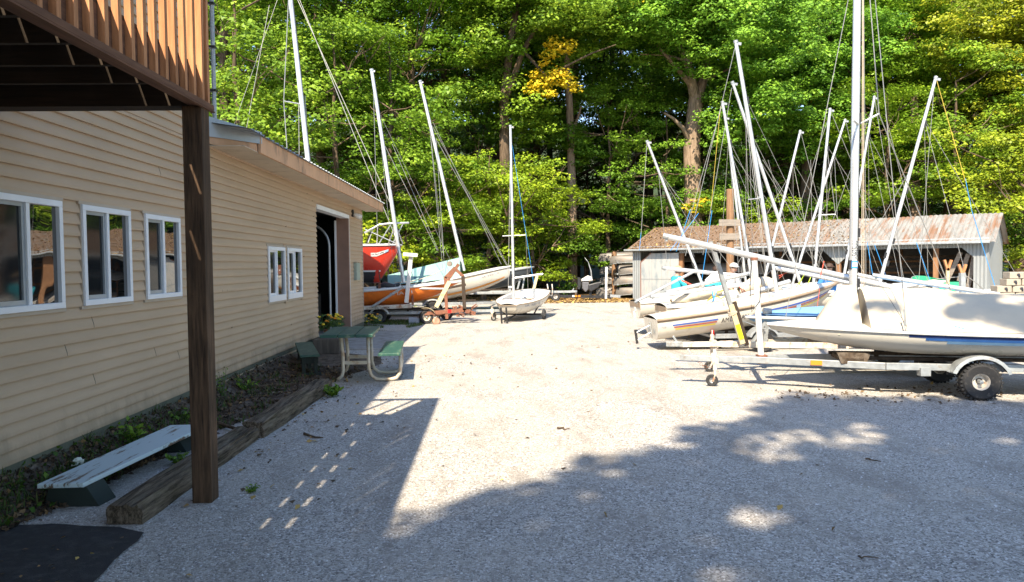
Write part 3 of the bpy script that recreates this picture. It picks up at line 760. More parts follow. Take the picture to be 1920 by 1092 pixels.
mb = smb(); mb.box(0.44, 2.28, -0.055, -0.046, 0.95, 0.98)
for xx in (0.98, 1.45, 1.9): mb.box(xx, xx + 0.012, -0.052, -0.046, 0, 2.1)
mb.build('seam', M_['shedwall'], dr)
mb = smb(); mb.bar((0.43, -0.05, 0), (0.43, -0.05, 1.72), 0.03, 0.03); mb.bar((0.43, -0.05, 1.72), (0.95, -0.05, 2.14), 0.03, 0.03); mb.build('door_edge', M_['rust'], dr)
for xx in (2.35, 5.6, 8.84, 12.1):
    mb = smb(); mb.box(xx - 0.08, xx + 0.08, 0.03, 0.19, 0, ZE - 0.1)
    mb.build('post', M_['shedwood'], shed)
mb = smb(); mb.box(2.65, 2.77, 2.0, 2.12, 0, 2.2); mb.build('post', M_['shedwood'], shed)
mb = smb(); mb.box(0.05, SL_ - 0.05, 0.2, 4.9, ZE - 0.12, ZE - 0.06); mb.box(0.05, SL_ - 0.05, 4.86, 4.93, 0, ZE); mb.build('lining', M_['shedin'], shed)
mb = smb()
for xx in (3.2, 5.6, 8.0, 10.4, 12.8): mb.box(xx, xx + 0.1, 3.1, 3.2, 0, ZE - 0.12)
for zz in (0.7, 1.15, 1.6): mb.box(2.4, 12.9, 2.9, 3.0, zz, zz + 0.08)
mb.build('rack', M_['shedwood'], shed)
for (xx, yy, zz, dx) in ((2.6, 2.3, 1.86, 3.4), (6.6, 2.5, 1.42, 5.6), (5.9, 2.2, 0.62, 6.5), (8.5, 2.6, 1.80, 4.2)):
    mb = smb(); mb.bar((xx, yy, zz), (xx + dx, yy, zz + 0.02), 0.22, 0.1); o = mb.build('stored_spar', M_['barkdark'], rootM=SM)
    o['label'] = {1.86: 'long dark spar stored high at the left in the shed', 1.42: 'long dark spar on the middle rack of the shed', 0.62: 'long dark spar on the lowest rack of the shed', 1.80: 'long dark spar stored high at the right in the shed'}[zz]; o['category'] = 'spar'
mb = smb(); mb.bar((13.62, 0.1, ZE - 0.15), (13.66, 1.6, 0.2), 0.03, 0.08); mb.build('brace', M_['barkdark'], shed)
for k, (xx, lab) in enumerate(((12.75, 'leftmost of three pale planks leaning inside the shed'), (12.98, 'middle of three pale planks leaning inside the shed'), (13.16, 'rightmost of three pale planks leaning inside the shed'))):
    mb = smb(); mb.bar((xx - 0.75 + 0.25*k, 0.7, 0), (xx + 0.08, 0.3, 1.95 - 0.06*k), 0.14, 0.04, (0, 1, 0)); o = mb.build('plank', M_['greywood'], rootM=SM)
    o['label'] = lab; o['category'] = 'plank'; o['group'] = 'planks leaning in the shed'
# utility pole with two cross boards
pp = at(1369, 520, 21.5)
pole = thing('utility_pole', 'brown timber pole with two horizontal boards standing before the shed', 'pole', (pp.x, pp.y, 0))
mb = MB(); mb.tube([(pp.x, pp.y, 0), at(1369, 355, 21.5)], 0.11, 10); mb.build('pole_shaft', M_['pole'], pole, smooth=40)
for (pa, pb) in (((1348, 418), (1388, 418)), ((1349, 444), (1386, 444))):
    A_, B_ = at(pa[0], pa[1], 21.36), at(pb[0], pb[1], 21.36); mb = MB(); mb.bar(A_, B_, 0.04, 0.19, (0,0,1)); mb.build('cross_board', M_['greywood'], pole, bevel=0.004)
# ================================================================== lettering
_TX = {}
def text_mesh(s):
    if s not in _TX:
        c = bpy.data.curves.new('t', 'FONT'); c.body = s; c.size = 1.0; c.resolution_u = 2
        o = bpy.data.objects.new('t', c); COL.objects.link(o); bpy.context.view_layer.update()
        me = bpy.data.meshes.new_from_object(o)
        vs = [tuple(v.co) for v in me.vertices]; fs = [tuple(p.vertices) for p in me.polygons]
        bpy.data.objects.remove(o); bpy.data.meshes.remove(me)
        x0 = min(v[0] for v in vs); x1 = max(v[0] for v in vs); y0 = min(v[1] for v in vs); y1 = max(v[1] for v in vs)
        _TX[s] = ([((v[0]-x0)/(x1-x0), (v[1]-y0)/(y1-y0)) for v in vs], fs)
    return _TX[s]
def lettering(s, fn, mb=None):
    """fn maps (u, v) in 0..1 over the whole word to a world point"""
    vs, fs = text_mesh(s); mb = mb or MB(); mb.add([fn(u, v) for u, v in vs], fs); return mb
# ================================================================== boats
class Hull:
    def __init__(h, L=4.2, B=1.5, D=0.45, tw=0.8, rocker=0.06, bowrise=0.75, sheer=0.14, rake=0.25, full=0.62, bx=2.3, bowpow=2.2, bs=0.62, bowmin=0.02):
        h.__dict__.update(dict(L=L, B=B, D=D, tw=tw, rocker=rocker, bowrise=bowrise, sheer=sheer, rake=rake, full=full, bx=bx, bowpow=bowpow, bs=bs, bowmin=bowmin)); h.M = None
    def hb(h, s):
        if s >= 0.42: w = max(0, 1 - ((s-0.42)/0.58)**h.bx)**0.85
        else: w = 1 - (1-h.tw)*((0.42-s)/0.42)**1.6
        return max(h.bowmin, h.B/2*w)
    def zk(h, s):
        z = h.rocker*((s-0.5)*2)**2
        if s > h.bs: z += h.D*h.bowrise*((s-h.bs)/(1-h.bs))**h.bowpow
        return z
    def zs(h, s): return h.D + h.sheer*(max(0, s-0.2)/0.8)**1.8
    def P(h, side, s, t, off=0.0):
        hb = h.hb(s); a = t*math.pi/2
        y = hb*math.sin(a)**h.full + (off if t > 0.05 else 0)
        z = h.zk(s) + (h.zs(s)-h.zk(s))*(1-math.cos(a))**0.85 - (off*0.3 if t < 0.6 else 0)
        x = s*h.L - h.rake*(1-t)*s**7
        return h.M @ V((x, side*y, z))
    def deckP(h, s, v, dz=0): 
        return h.M @ V((s*h.L, v*h.hb(s), h.zs(s) + dz + 0.06*(1-v*v)*min(1, h.hb(s)/0.3)))
def hull_parts(h, root, mhull, mdeck, mrail=None, cockpit=(0.12, 0.62, 0.66), floor=0.12, rail_r=0.022, deck=True):
    ns, ntt = 26, 9
    S = [i/ns for i in range(ns+1)]; T = [j/ntt for j in range(ntt+1)]
    mb = MB()
    rows = []
    for s in S:
        rows.append([h.P(-1, s, t) for t in T[::-1]] + [h.P(1, s, t) for t in T[1:]])
    mb.grid(rows, flip=True)
    # transom
    r = rows[0]; mb.add(r, [tuple(range(len(r)))[::-1]])
    ho = mb.build('hull', mhull, root, smooth=50)
    if deck:
        mb = MB(); c0, c1, cw = cockpit; e = 1e-3
        SS = sorted(set([round(s, 4) for s in S] + ([c0, c0+e, c1, c1+e] if c1 > c0 else [])))
        VV = [-1, -0.85] + ([-cw-e, -cw] if c1 > c0 else []) + [-0.3, 0, 0.3] + ([cw, cw+e] if c1 > c0 else []) + [0.85, 1]
        rows = []
        for s in SS:
            row = []
            for v in VV:
                if c1 > c0 and c0 + e/2 < s < c1 + e/2 and abs(v) <= cw + e/4:
                    zf = h.zk(s) + floor
                    row.append(h.M @ V((s*h.L, v*h.hb(s), zf)))
                else: row.append(h.deckP(s, v))
            rows.append(row)
        mb.grid(rows, flip=True); mb.build('deck', mdeck, root, smooth=40)
    if mrail:
        pts = [h.M @ V((s*h.L, -h.hb(s)*1.0 - 0.008, h.zs(s)-0.01)) for s in S] + [h.M @ V((s*h.L, h.hb(s) + 0.008, h.zs(s)-0.01)) for s in S[::-1]]
        mb = MB(); mb.tube(pts, rail_r, 6); mb.build('rub_rail', mrail, root, smooth=True)
    return ho
def boatM(X, Y, z, heading, pitch=0, roll=0):
    return Matrix.Translation((X, Y, z)) @ Matrix.Rotation(R(heading), 4, 'Z') @ Matrix.Rotation(R(-pitch), 4, 'Y') @ Matrix.Rotation(R(roll), 4, 'X')
def stripe(h, root, side, s0, s1, t0, t1, mat, name='stripe', n=24, slant=0, off=0.004):
    rows = []
    for i in range(n+1):
        k = i/n
        rows.append([h.P(side, s0 + (s1-s0)*k + slant*0, t0, off), h.P(side, s0 + (s1-s0)*k - (slant if i == n else 0)*0, t1, off)])
    mb = MB(); mb.grid(rows, flip=(side < 0)); return mb.build(name, mat, root)
def hull_text(h, root, side, text, s0, s1, t0, t1, mat, name='lettering', off=0.007):
    def fn(u, v): return h.P(side, s0 + (s1-s0)*u, t0 + (t1-t0)*v, off)
    return lettering(text, fn).build(name, mat, root)
def mast(root, top, base, r=0.038, mat=None, ext=0.0, cap=True):
    mb = MB(); top, base = V(top), V(base); b = base - (top-base).normalized()*ext
    mb.tube([b, base.lerp(top, 0.5), base.lerp(top, 0.97), top], [r, r, r*0.85, r*0.8], 10)
    m = mb.build('mast', mat or M_['alu'], root, smooth=50)
    d = (top-base).normalized(); mb = MB()
    for k_, q_ in ((0.09, 0.07), (0.13, -0.06), (0.2, 0.06), (0.45, 0.05), (0.78, 0.045)):
        c_ = base.lerp(top, k_); mb.bar(c_ - d*0.06 + V((q_*0.75, -r*0.5, 0)), c_ + d*0.06 + V((q_*0.75, -r*0.5, 0)), 0.02, 0.05)
    mb.tube([base.lerp(top, 0.05) + V((r*1.02, -r*0.25, 0)), base.lerp(top, 0.95) + V((r*0.92, -r*0.2, 0))], r*0.14, 4)
    fo = mb.build('mast_fittings', M_['black'], m); fo['kind'] = 'stuff'
    if cap:
        mb = MB(); d = (top-base).normalized(); mb.tube([top, top + d*0.05], r*1.05, 8); mb.bar(top + V((-.03,0,0)), top + V((0.10, 0, -0.02)), 0.03, 0.05); mb.build('masthead', M_['galv'], m)
    return m
def wire(root, a, b, r=0.005, mat=None, name='stay', sag=0):
    a, b = V(a), V(b); pts = [a, b]
    if sag: pts = [a.lerp(b, k/6) - V((0,0,sag*4*(k/6)*(1-k/6))) for k in range(7)]
    return MB().tube(pts, r*0.75, 5).build(name, mat or M_['wire'], root)
def rig(root, h, top, base, kf=0.78, sp=0.0, s_ch=0.55, r=0.005):
    """two shrouds and a forestay to the hull; sp = spreader length"""
    top, base = V(top), V(base); hd = base.lerp(top, kf)
    for side in (-1, 1):
        ch = h.deckP(s_ch, side*0.97)
        if sp:
            m = base.lerp(top, kf*0.5); d = (ch - base); d.z = 0; d.normalize(); q = m + d*sp
            MB().tube([m, q], 0.011, 6).build('spreader', M_['alu'], root)
            MB().tube([hd, q, ch], r, 5).build('shroud', M_['wire'], root)
        else: wire(root, hd, ch, r, name='shroud')
    wire(root, hd, h.deckP(0.985, 0), r, name='forestay')
def wheel(root, c, axis, r, w, rimr, matr=None, hub=True, tread=False):
    ax = V(axis).normalized(); c = V(c)
    t = MB(); hw = w/2
    prof = [(rimr, -hw*0.7), (r*0.86, -hw), (r*0.97, -hw*0.72), (r, -hw*0.3), (r, hw*0.3), (r*0.97, hw*0.72), (r*0.86, hw), (rimr, hw*0.7)]
    t.lathe(prof, c, ax, 30, closed=True)
    if tread:
        for k in range(30):
            a = 2*math.pi*k/30; u_ = ax.cross(V((0,0,1))).normalized(); v_ = ax.cross(u_)
            for sgn in (-1, 1):
                q = c + (u_*math.cos(a) + v_*math.sin(a))*(r*0.985) + ax*sgn*hw*0.62
                t.bar(q - ax*hw*0.25, q + ax*hw*0.25, 0.022, 0.022, (u_*math.cos(a) + v_*math.sin(a)))
    wo = MB(); wo.lathe([(0.001, -hw*0.35), (rimr*0.3, -hw*0.3), (rimr*0.45, 0.02*0), (rimr*0.8, -hw*0.1), (rimr*0.9, hw*0.6), (rimr*1.02, hw*0.72), (rimr*1.02, -hw*0.72), (rimr*0.9, -hw*0.6), (rimr*0.8, -hw*0.3)], c, ax, 24)
    wr = wo.build('wheel', matr or M_['rim'], root, smooth=40)
    t.build('tyre', M_['rubber'], wr, smooth=40)
    if hub:
        hb = MB(); hb.lathe([(0.001, -hw*0.9), (rimr*0.22, -hw*0.85), (rimr*0.26, 0), (rimr*0.22, hw*0.85), (0.001, hw*0.9)], c, ax, 14); hb.build('hub', M_['galv'], wr, smooth=40)
    return wr
def trailer(name, label, loc, rz, tongue=3.4, back=1.2, hw=0.62, zf=0.38, wr=0.22, ww=0.15, rimr=0.095, mat='galv', fender='galv', jack=None, post=None, tl=True, group=None, fw=0.055, bunks=True, tread=False, near=1, vee=0.9, bunkz=0.1):
    M = Matrix.Translation(loc) @ Matrix.Rotation(R(rz), 4, 'Z')
    tr = thing(name, label, 'trailer', M=M, group=group)
    def mb_(): m = MB(); m.M = M; return m
    m = mb_()
    for sgn in (-1, 1):
        m.bar((-back, sgn*(hw-0.16), zf), (vee, sgn*(hw-0.16), zf), fw, 0.085); m.bar((vee, sgn*(hw-0.16), zf), (tongue-0.75, sgn*0.035, zf), fw, 0.085)
    m.bar((tongue-0.95, 0, zf), (tongue-0.12, 0, zf), 0.075, 0.075)
    for xx in (-back, 0.0, vee): m.bar((xx, -(hw-0.18), zf-0.02), (xx, hw-0.18, zf-0.02), 0.06, 0.05)
    m.build('frame', M_[mat], tr, bevel=0.004)
    m = mb_(); m.bar((0, -hw, wr+0.01), (0, hw, wr+0.01), 0.05, 0.05); m.bar((-0.3, -(hw-0.16), zf-0.08), (0.3, -(hw-0.16), zf-0.08), 0.05, 0.025); m.bar((-0.3, hw-0.16, zf-0.08), (0.3, hw-0.16, zf-0.08), 0.05, 0.025)
    m.build('axle', M_['black'], tr)
    m = mb_(); m.prism([(tongue-0.16, -0.045, zf-0.03), (tongue+0.02, -0.03, zf-0.03), (tongue+0.09, 0, zf-0.03), (tongue+0.02, 0.03, zf-0.03), (tongue-0.16, 0.045, zf-0.03)], (0, 0, 0.075)); m.bar((tongue-0.08, 0, zf+0.03), (tongue-0.02, 0, zf+0.13), 0.02, 0.03); m.build('coupler', M_['galv'], tr, bevel=0.004)
    A3 = M.to_3x3() @ V((0, 1, 0))
    for sgn in (-1, 1):
        wheel(tr, M @ V((0, sgn*hw, wr)), A3*sgn, wr, ww, rimr, tread=tread)
        if fender:
            m = mb_(); rows = []
            for k in range(11):
                a = R(18 + 144*k/10); rr = wr + 0.075
                row = []
                for yy, dr in ((-0.10, -0.035), (-0.095, 0), (0.095, 0), (0.10, -0.035)):
                    row.append((math.cos(a)*(rr+dr)*1.12, sgn*hw + yy, wr + 0.02 + math.sin(a)*(rr+dr)))
                rows.append(row)
            m.grid(rows); m.grid([[tuple(V(q)*1.0 - V((0,0,0.006))) for q in r_] for r_ in rows], flip=True)
            m.bar((wr*1.5, sgn*hw-0.05*sgn, zf-0.02), (wr*1.25, sgn*hw, wr+0.1), 0.05, 0.02); m.build('fender', M_[fender], tr, smooth=40)
    if bunks:
        for sgn in (-1, 1):
            m = mb_(); m.bar((-back+0.1, sgn*0.28, zf+bunkz), (vee+0.5, sgn*0.28, zf+bunkz), 0.09, 0.04); m.bar((-back+0.3, sgn*0.28, zf+0.03), (-back+0.3, sgn*0.28, zf+bunkz-0.02), 0.05, 0.05); m.bar((vee-0.1, sgn*0.28, zf+0.03), (vee-0.1, sgn*0.28, zf+bunkz-0.02), 0.05, 0.05); m.build('bunk', M_['barkdark'], tr)
    if jack is not None:
        m = mb_(); xj = jack; yj = 0.09*near
        m.tube([(xj, yj, 0.22), (xj, yj, zf+0.14)], 0.028, 10); m.tube([(xj, yj, 0.1), (xj, yj, 0.24)], 0.02, 8); m.bar((xj, 0, zf), (xj, yj, zf), 0.09, 0.12)
        m.bar((xj+0.03, yj-0.035, 0.07), (xj, yj-0.02, 0.17), 0.03, 0.008); m.bar((xj+0.03, yj+0.035, 0.07), (xj, yj+0.02, 0.17), 0.03, 0.008)
        m.tube([(xj, yj, zf+0.14), (xj-0.03, yj+0.1*near, zf+0.17), (xj-0.03, yj+0.11*near, zf+0.2)], 0.008, 6)
        j = m.build('jack', M_['rustwhite'], tr, smooth=40)
        wheel(j, M @ V((xj+0.04, yj, 0.082)), A3, 0.082, 0.045, 0.035, M_['galv'], hub=False)
    if post is not None:
        m = mb_(); m.bar((post, 0, zf), (post-0.05, 0, zf+0.5), 0.06, 0.06); m.bar((post+0.2, 0, zf), (post-0.02, 0, zf+0.35), 0.04, 0.04); m.tube([(post-0.1, 0, zf+0.5), (post+0.02, 0, zf+0.5)], 0.05, 8); m.build('winch_post', M_['galv'], tr)
    if tl:
        for sgn in (-1, 1):
            m = mb_(); m.box(-back-0.06, -back-0.028, sgn*(hw-0.2)-0.05, sgn*(hw-0.2)+0.05, zf+0.0, zf+0.11); m.build('tail_light', M_['taillight'], tr, bevel=0.006)
    return tr, M
# ------------------------------------------------------------------ B1 covered scow, nearest, on galvanised trailer
TZ = 167.0
tr1, TM1 = trailer('boat_trailer', 'nearest galvanised trailer with big black tyre under the cream covered boat', (6.0, 9.28, 0), TZ, tongue=3.42, back=1.6, hw=0.67, zf=0.37, wr=0.225, ww=0.18, rimr=0.098, jack=3.04, fw=0.06, vee=1.0, tread=True, near=1, tl=False, bunkz=0.07)
m = MB(); m.M = TM1; m.bar((0.5, 0.5, 0.31), (0.62, 0.52, 0.31), 0.1, 0.1); m.build('bracket', M_['galv'], tr1)
m = MB(); m.M = TM1; m.box(1.72, 1.86, 0.355, 0.375, 0.35, 0.41); m.build('side_reflector', M_['amber'], tr1)
m = MB(); m.M = TM1; m.bar((1.35, -0.3, 0.42), (1.35, 0.42, 0.42), 0.24, 0.06); m.prism([(1.2, 0.36, 0.38), (1.5, 0.36, 0.38), (1.55, 0.36, 0.52), (1.15, 0.36, 0.52)], (0, 0.06, 0)); m.build('keel_block', M_['soil'], tr1)
pst = gnd(0, 0) if False else None
b1p = TM1 @ V((2.42, 0, 0.41)); t1p = V(at(1414, 488, b1p.y + 0.0))
m = MB(); m.tube([V((b1p.x, b1p.y, 0.33)), t1p], 0.041, 12); cr = m.build('mast_crutch', M_['gelw'], tr1, smooth=50)
m = MB(); m.tube([t1p, t1p + V((0,0,0.035))], 0.05, 10); m.bar(V((b1p.x-0.06, b1p.y, 0.37)), V((b1p.x+0.06, b1p.y, 0.37)), 0.12, 0.12); m.build('rusty_collar', M_['rust'], cr)
m = MB(); r_ = random.Random(2)
q = [t1p + V((0.05, -0.04, -0.05)), t1p + V((0.08, -0.05, -0.3)), t1p + V((0.06, -0.05, -0.55)), t1p + V((-0.05, -0.05, -0.7)), t1p + V((-0.07, -0.04, -0.35)), t1p + V((-0.05, -0.04, -0.02))]
m.tube(q, 0.006, 6); m.build('cable', M_['black'], cr)
m = MB(); m.M = TM1
for k in range(9): m.lathe([(0.018, -0.004), (0.022, 0), (0.018, 0.004)], (3.25 - 0.03*k, 0.02, 0.32 - 0.07*math.sin(k/8*math.pi)), (0.3, 1 if k % 2 else 0, 0.2 if k % 2 else 1), 8)
m.build('safety_chain', M_['rust'], tr1)
H1 = Hull(L=5.1, B=1.75, D=0.30, tw=0.8, rocker=0.03, bowrise=0.80, sheer=0.05, rake=0.05, full=0.5, bx=2.6, bowpow=2.0, bs=0.62, bowmin=0.05)
H1.M = TM1 @ Matrix.Translation((-2.76, 0, 0.475)) @ Matrix.Rotation(R(-0.4), 4, 'Y')
b1 = thing('covered_sailboat', 'cream canvas covered sailboat with blue hull stripes on the nearest trailer', 'sailboat', M=H1.M)
hull_parts(H1, b1, M_['gel'], M_['gelw'], M_['gelw'], cockpit=(0, 0, 0), rail_r=0.02)
for (t0, t1, mm, s1) in ((0.855, 0.933, 'navy', 0.70), (0.78, 0.853, 'midblue', 0.665), (0.695, 0.778, 'paleblue', 0.62)):
    stripe(H1, b1, 1, 0.0, s1, t0, t1, M_[mm])
    stripe(H1, b1, -1, 0.0, s1, t0, t1, M_[mm])
mb1 = TM1 @ V((1.27, 0, 0.86)); mt1 = V(at(1607, 0, mb1.y)); mt1 = mb1 + (mt1 - mb1)*1.42
mz = mast(b1, mt1, mb1, 0.052)
msk = mb1 + (mt1-mb1).normalized()*0
def mastpt(py, du, r=0.0535):
    p = V(at(1609, py, mb1.y)); k = (p.z - mb1.z)/(mt1.z - mb1.z); c = mb1.lerp(mt1, k); a = du
    return c + V((math.sin(a)*r, -math.cos(a)*r, 0))
lettering('IA5625UU', lambda u, v: mastpt(488 - 36*u, (0.5 - v)*1.5 - 0.05)).build('registration', M_['ink'], mz)
mb = MB(); mb.grid([[mastpt(490 + 13*j, -1.0 + 2.0*k/10, 0.0534) for k in range(11)] for j in (0, 1)]); mb.build('sticker', simple('tape_blue', (0.02,0.28,0.75), 0.4), mz)
mb = MB(); mb.grid([[mastpt(492.5 + 8*j, -0.7 + 1.5*k/10, 0.0542) for k in range(11)] for j in (0, 1)]); mb.build('sticker_face', M_['gelw'], mz)
for (dx, r, mat) in ((0.10, 0.006, 'rope_tan'), (0.13, 0.006, 'rope_tan'), (0.16, 0.005, 'wire')):
    wire(b1, mt1 + V((0.05, 0, -0.2)), mb1 + V((dx, -0.05, 0.1)), r, M_[mat], 'halyard')
spq = V(at(1648, 214, mb1.y)); spm = V(at(1609, 234, mb1.y))
MB().tube([spm, spq], 0.014, 6).build('spreader', M_['alu'], b1)
MB().tube([mt1, spq, H1.deckP(0.47, -0.9)], 0.007, 5).build('shroud', M_['wire'], b1)
spl = V(at(1600, 226, mb1.y - 0.4)); MB().tube([spm, spl], 0.014, 6).build('spreader', M_['alu'], b1)
wire(b1, V(at(1590, 0, mb1.y)) + (V(at(1590, 0, mb1.y)) - V(at(1540, 250, mb1.y-0.1)))*0.6, V(at(1470, 610, 9.75)), 0.007, name='forestay')
wire(b1, V(at(1640, 0, mb1.y+0.1)) + V((-0.15, 0, 1.5)), V(at(1700, 618, 8.75)), 0.007, name='shroud')
# turnbuckle and boom cover
mb = MB(); mb.tube([V(at(1697, 613, 8.72)), V(at(1695, 580, 8.72))], 0.009, 6); mb.build('turnbuckle', M_['galv'], b1)
def cover_rows():
    rows = []; n = 40
    for i in range(n+1):
        s = 0.0 + 0.775*i/n                # ends at the mast
        zr = 0.50 - 0.16*(1 - i/n)**1.2    # ridge height above deck
        if i == n: zr *= 0.96
        row = []; hb = H1.hb(s)
        for j in range(25):
            v = -1 + 2*j/24; a = abs(v)
            ye = 0.90*hb*(a**0.8)
            prof = zr*(1 - a**1.35) + 0.02
            wr = mnoise.fractal(V((s*9, v*2.2, 3)), 1, 2, 3)*0.035*(1-a**4) + 0.012*math.sin(s*60 + v*3)*(a > 0.3)*(1-a)
            row.append(H1.M @ V((s*H1.L, math.copysign(ye, v), H1.zs(s) + prof + wr)))
        rows.append(row)
    return rows
rows = cover_rows(); mb = MB(); mb.grid(rows); mb.add(rows[0], [tuple(range(25))]); mb.add(rows[-1], [tuple(range(25))])
mb.grid([[p - V((0,0,0.004)) for p in r_] for r_ in rows], flip=True)
cv = mb.build('boom_cover', M_['canvas'], b1, smooth=60)
# front wrap round the mast
mb = MB(); rows = []
for k in range(9):
    z = k/8; rw = []
    for j in range(13):
        a = math.pi*(j/12) - math.pi/2
        rr = 0.26*(1-z)**0.8 + 0.085
        c = mb1 + V((0, 0, -0.1 + z*0.62))
        d = (H1.M.to_3x3() @ V((math.cos(a)*1.5, math.sin(a)*1.6, 0)))
        rw.append(c + d*rr*(1 + 0.10*math.sin(j*2.1)*(1-z)))
    rows.append(rw)
mb.grid(rows); mb.build('cover_front', M_['canvas'], b1, smooth=60)
wire(cv, V(at(1655, 540, 9.2)), V(at(1700, 612, 8.7)), 0.004, M_['black'], 'seam_cord')
wire(b1, V(at(1790, 612, 8.5)), V(at(1808, 617, 8.48)), 0.008, M_['rope_blue'], 'tie_cord')
# ------------------------------------------------------------------ lying masts
def spar(label, a, b, Ya, Yb, r, cat='mast', group=None, mat='alu', fit=True):
    A_, B_ = V(at(a[0], a[1], Ya)), V(at(b[0], b[1], Yb)); mb = MB(); mb.tube([A_, A_.lerp(B_, 0.06), B_], [r*0.85, r, r], 12)
    o = mb.build('loose_mast' if cat == 'mast' else 'boom', M_[mat], rootM=Matrix.Translation(A_), smooth=50); o['label'] = label; o['category'] = cat
    if group: o['group'] = group
    if fit:
        d = (B_-A_).normalized(); mb = MB(); mb.tube([A_ - d*0.03, A_ + d*0.05], r*0.95, 10); mb.bar(A_ + d*0.02 + V((0,0,0.0)), A_ + d*0.02 - V((0,0,r*1.6)), 0.03, 0.02); mb.build('end_fitting', M_['galv'], o)
        mb = MB(); mb.tube([A_ + d*0.7 - V((0,0,r*1.02)), A_ + d*0.78 - V((0,0,r*1.25))], 0.012, 6); mb.build('bracket', M_['black'], o)
    return o
lm1 = spar('long thick bare mast lying across the white crutch post before the boats', (1247, 443), (1712, 549), 10.6, 9.95, 0.046)
lm2 = spar('long white mast lying behind the cream boat cover', (1640, 517), (1874, 553), 10.9, 10.3, 0.036)
wire(lm1, V(at(1545, 490, 10.15)), V(at(1538, 520, 10.1)), 0.008, M_['rope_red'], 'lashing')
# ------------------------------------------------------------------ blue boat + its trailer
tr2, TM2 = trailer('boat_trailer', 'cream painted trailer with slanted mast support under the blue covered boat', (6.35, 11.0, 0), 178.0, tongue=3.62, back=1.4, hw=0.6, zf=0.44, wr=0.22, mat='rustwhite', jack=2.98, post=2.2, fw=0.06, vee=0.9, near=-1)
A_ = V(at(1392, 652, 10.9)); A_.z = 0.44; B_ = V(at(1337, 466, 10.72))
m = MB(); m.bar(A_, B_, 0.06, 0.075, (0, 1, 0)); sm_ = m.build('mast_support', M_['galv'], tr2, bevel=0.006)
m = MB(); m.bar(A_.lerp(B_, 0.02) + V((0,-0.045,0)), A_.lerp(B_, 0.42) + V((0,-0.045,0)), 0.022, 0.075, (1, 0, 0)); m.build('timber_splint', M_['cream'], sm_)
m = MB(); m.bar(A_.lerp(B_, 0.07) + V((0,-0.063,0)), A_.lerp(B_, 0.22) + V((0,-0.063,0)), 0.008, 0.066, (1, 0, 0)); m.build('yellow_tape', M_['yellowtape'], sm_)
m = MB(); m.bar(A_.lerp(B_, 0.0) + V((0.07,0.01,0)), A_.lerp(B_, 0.45) + V((0.07,0.01,0)), 0.04, 0.07, (1,0,0)); m.build('back_stay', M_['barkdark'], sm_)
m = MB(); d = (B_-A_).normalized(); c = A_.lerp(B_, 0.33)
for k in range(4): m.lathe([(0.062, -0.006), (0.07, 0), (0.062, 0.006)], c + d*0.012*k, d + V((0.1*k-0.15, 0, 0.1)), 12)
m.build('rope_lashing', M_['rope_tan'], sm_)
m = MB(); m.bar(B_ + V((-0.03,-0.0,0)), B_ + V((-0.035, 0, 0.10)), 0.05, 0.03, (0,1,0)); m.bar(B_ + V((0.07,0,0)), B_ + V((0.08, 0, 0.08)), 0.05, 0.02, (0,1,0)); m.bar(B_ + V((-0.06,0,0.0)), B_ + V((0.09, 0, 0)), 0.05, 0.02); m.build('cradle', M_['galv'], sm_)
H2 = Hull(L=4.3, B=1.5, D=0.34, tw=0.8, bowrise=0.7, sheer=0.03, rake=0.1, full=0.55, bx=2.3, bs=0.6)
H2.M = boatM(8.22, 11.15, 0.52, 179, -0.5)
b2 = thing('blue_covered_dinghy', 'low dinghy with blue deck cover behind the cream covered boat', 'sailboat', M=H2.M)
hull_parts(H2, b2, M_['bluecover'], M_['bluecover'], M_['gelw'], cockpit=(0, 0, 0), rail_r=0.025)
mb = MB(); rows = []
for i in range(21):
    s = 0.05 + 0.90*i/20; rows.append([H2.M @ V((s*4.3, v*H2.hb(s)*0.96, H2.zs(s) + 0.035 + 0.13*(1-abs(v))*math.sin(math.pi*min(1, (1-s)*2.4 + 0.05)/2))) for v in (-1, -.6, -.2, 0, .2, .6, 1)])
mb.grid(rows, flip=True); mb.build('deck_cover', M_['bluecover'], b2, smooth=50)
mb = MB(); mb.tube([V(at(1435, 618, 11.0)), V(at(1365, 592, 10.85)), V(at(1385, 606, 10.9))], 0.012, 6); mb.build('bow_line', M_['galv'], b2)
wire(b2, V(at(1440, 611, 10.9)), V(at(1530, 590, 11.0)), 0.008, M_['rope_red'], 'painter_line', sag=0.02)
mb = MB(); mb.grid([[V(at(1560, 588, 11.4)), V(at(1572, 588, 11.4))], [V(at(1578, 604, 10.75)) + V((0,0,0.02)), V(at(1588, 604, 10.75)) + V((0,0,0.02))]]); mb.build('strap', M_['navy'], b2)
# ------------------------------------------------------------------ B2 the American 14.6
H3 = Hull(L=3.86, B=1.55, D=0.44, tw=0.62, rocker=0.02, bowrise=0.62, sheer=0.10, rake=0.42, full=0.48, bx=2.1, bowpow=2.4, bs=0.55)
H3.M = boatM(3.12, 14.2, 0.18, 3.5, 8.2)
b3 = thing('racing_dinghy', 'white dinghy with tan rail and blue, red and yellow stripes, bow raised', 'sailboat', M=H3.M)
hull_parts(H3, b3, M_['gel'], M_['gelw'], M_['rubrail'], cockpit=(0.16, 0.63, 0.62), floor=0.16, rail_r=0.032)
mb = MB(); rows = [[H3.P(-1, i/30, t, 0.004) for t in (0.90, 0.985)] for i in range(30)]; mb.grid(rows); mb.build('tan_band', M_['rubrail'], b3)
for side in (-1, 1):
    for (s0, s1) in ((0.07, 0.285), (0.52, 0.95)):
        dt = 0.02 if s0 < 0.5 else 0.0
        for k, mm in enumerate(('stripe_blue', 'stripe_red', 'stripe_yellow')):
            stripe(H3, b3, side, s0 + 0.006*k, s1 - 0.006*k, 0.725 - 0.075*k, 0.772 - 0.075*k, M_[mm])
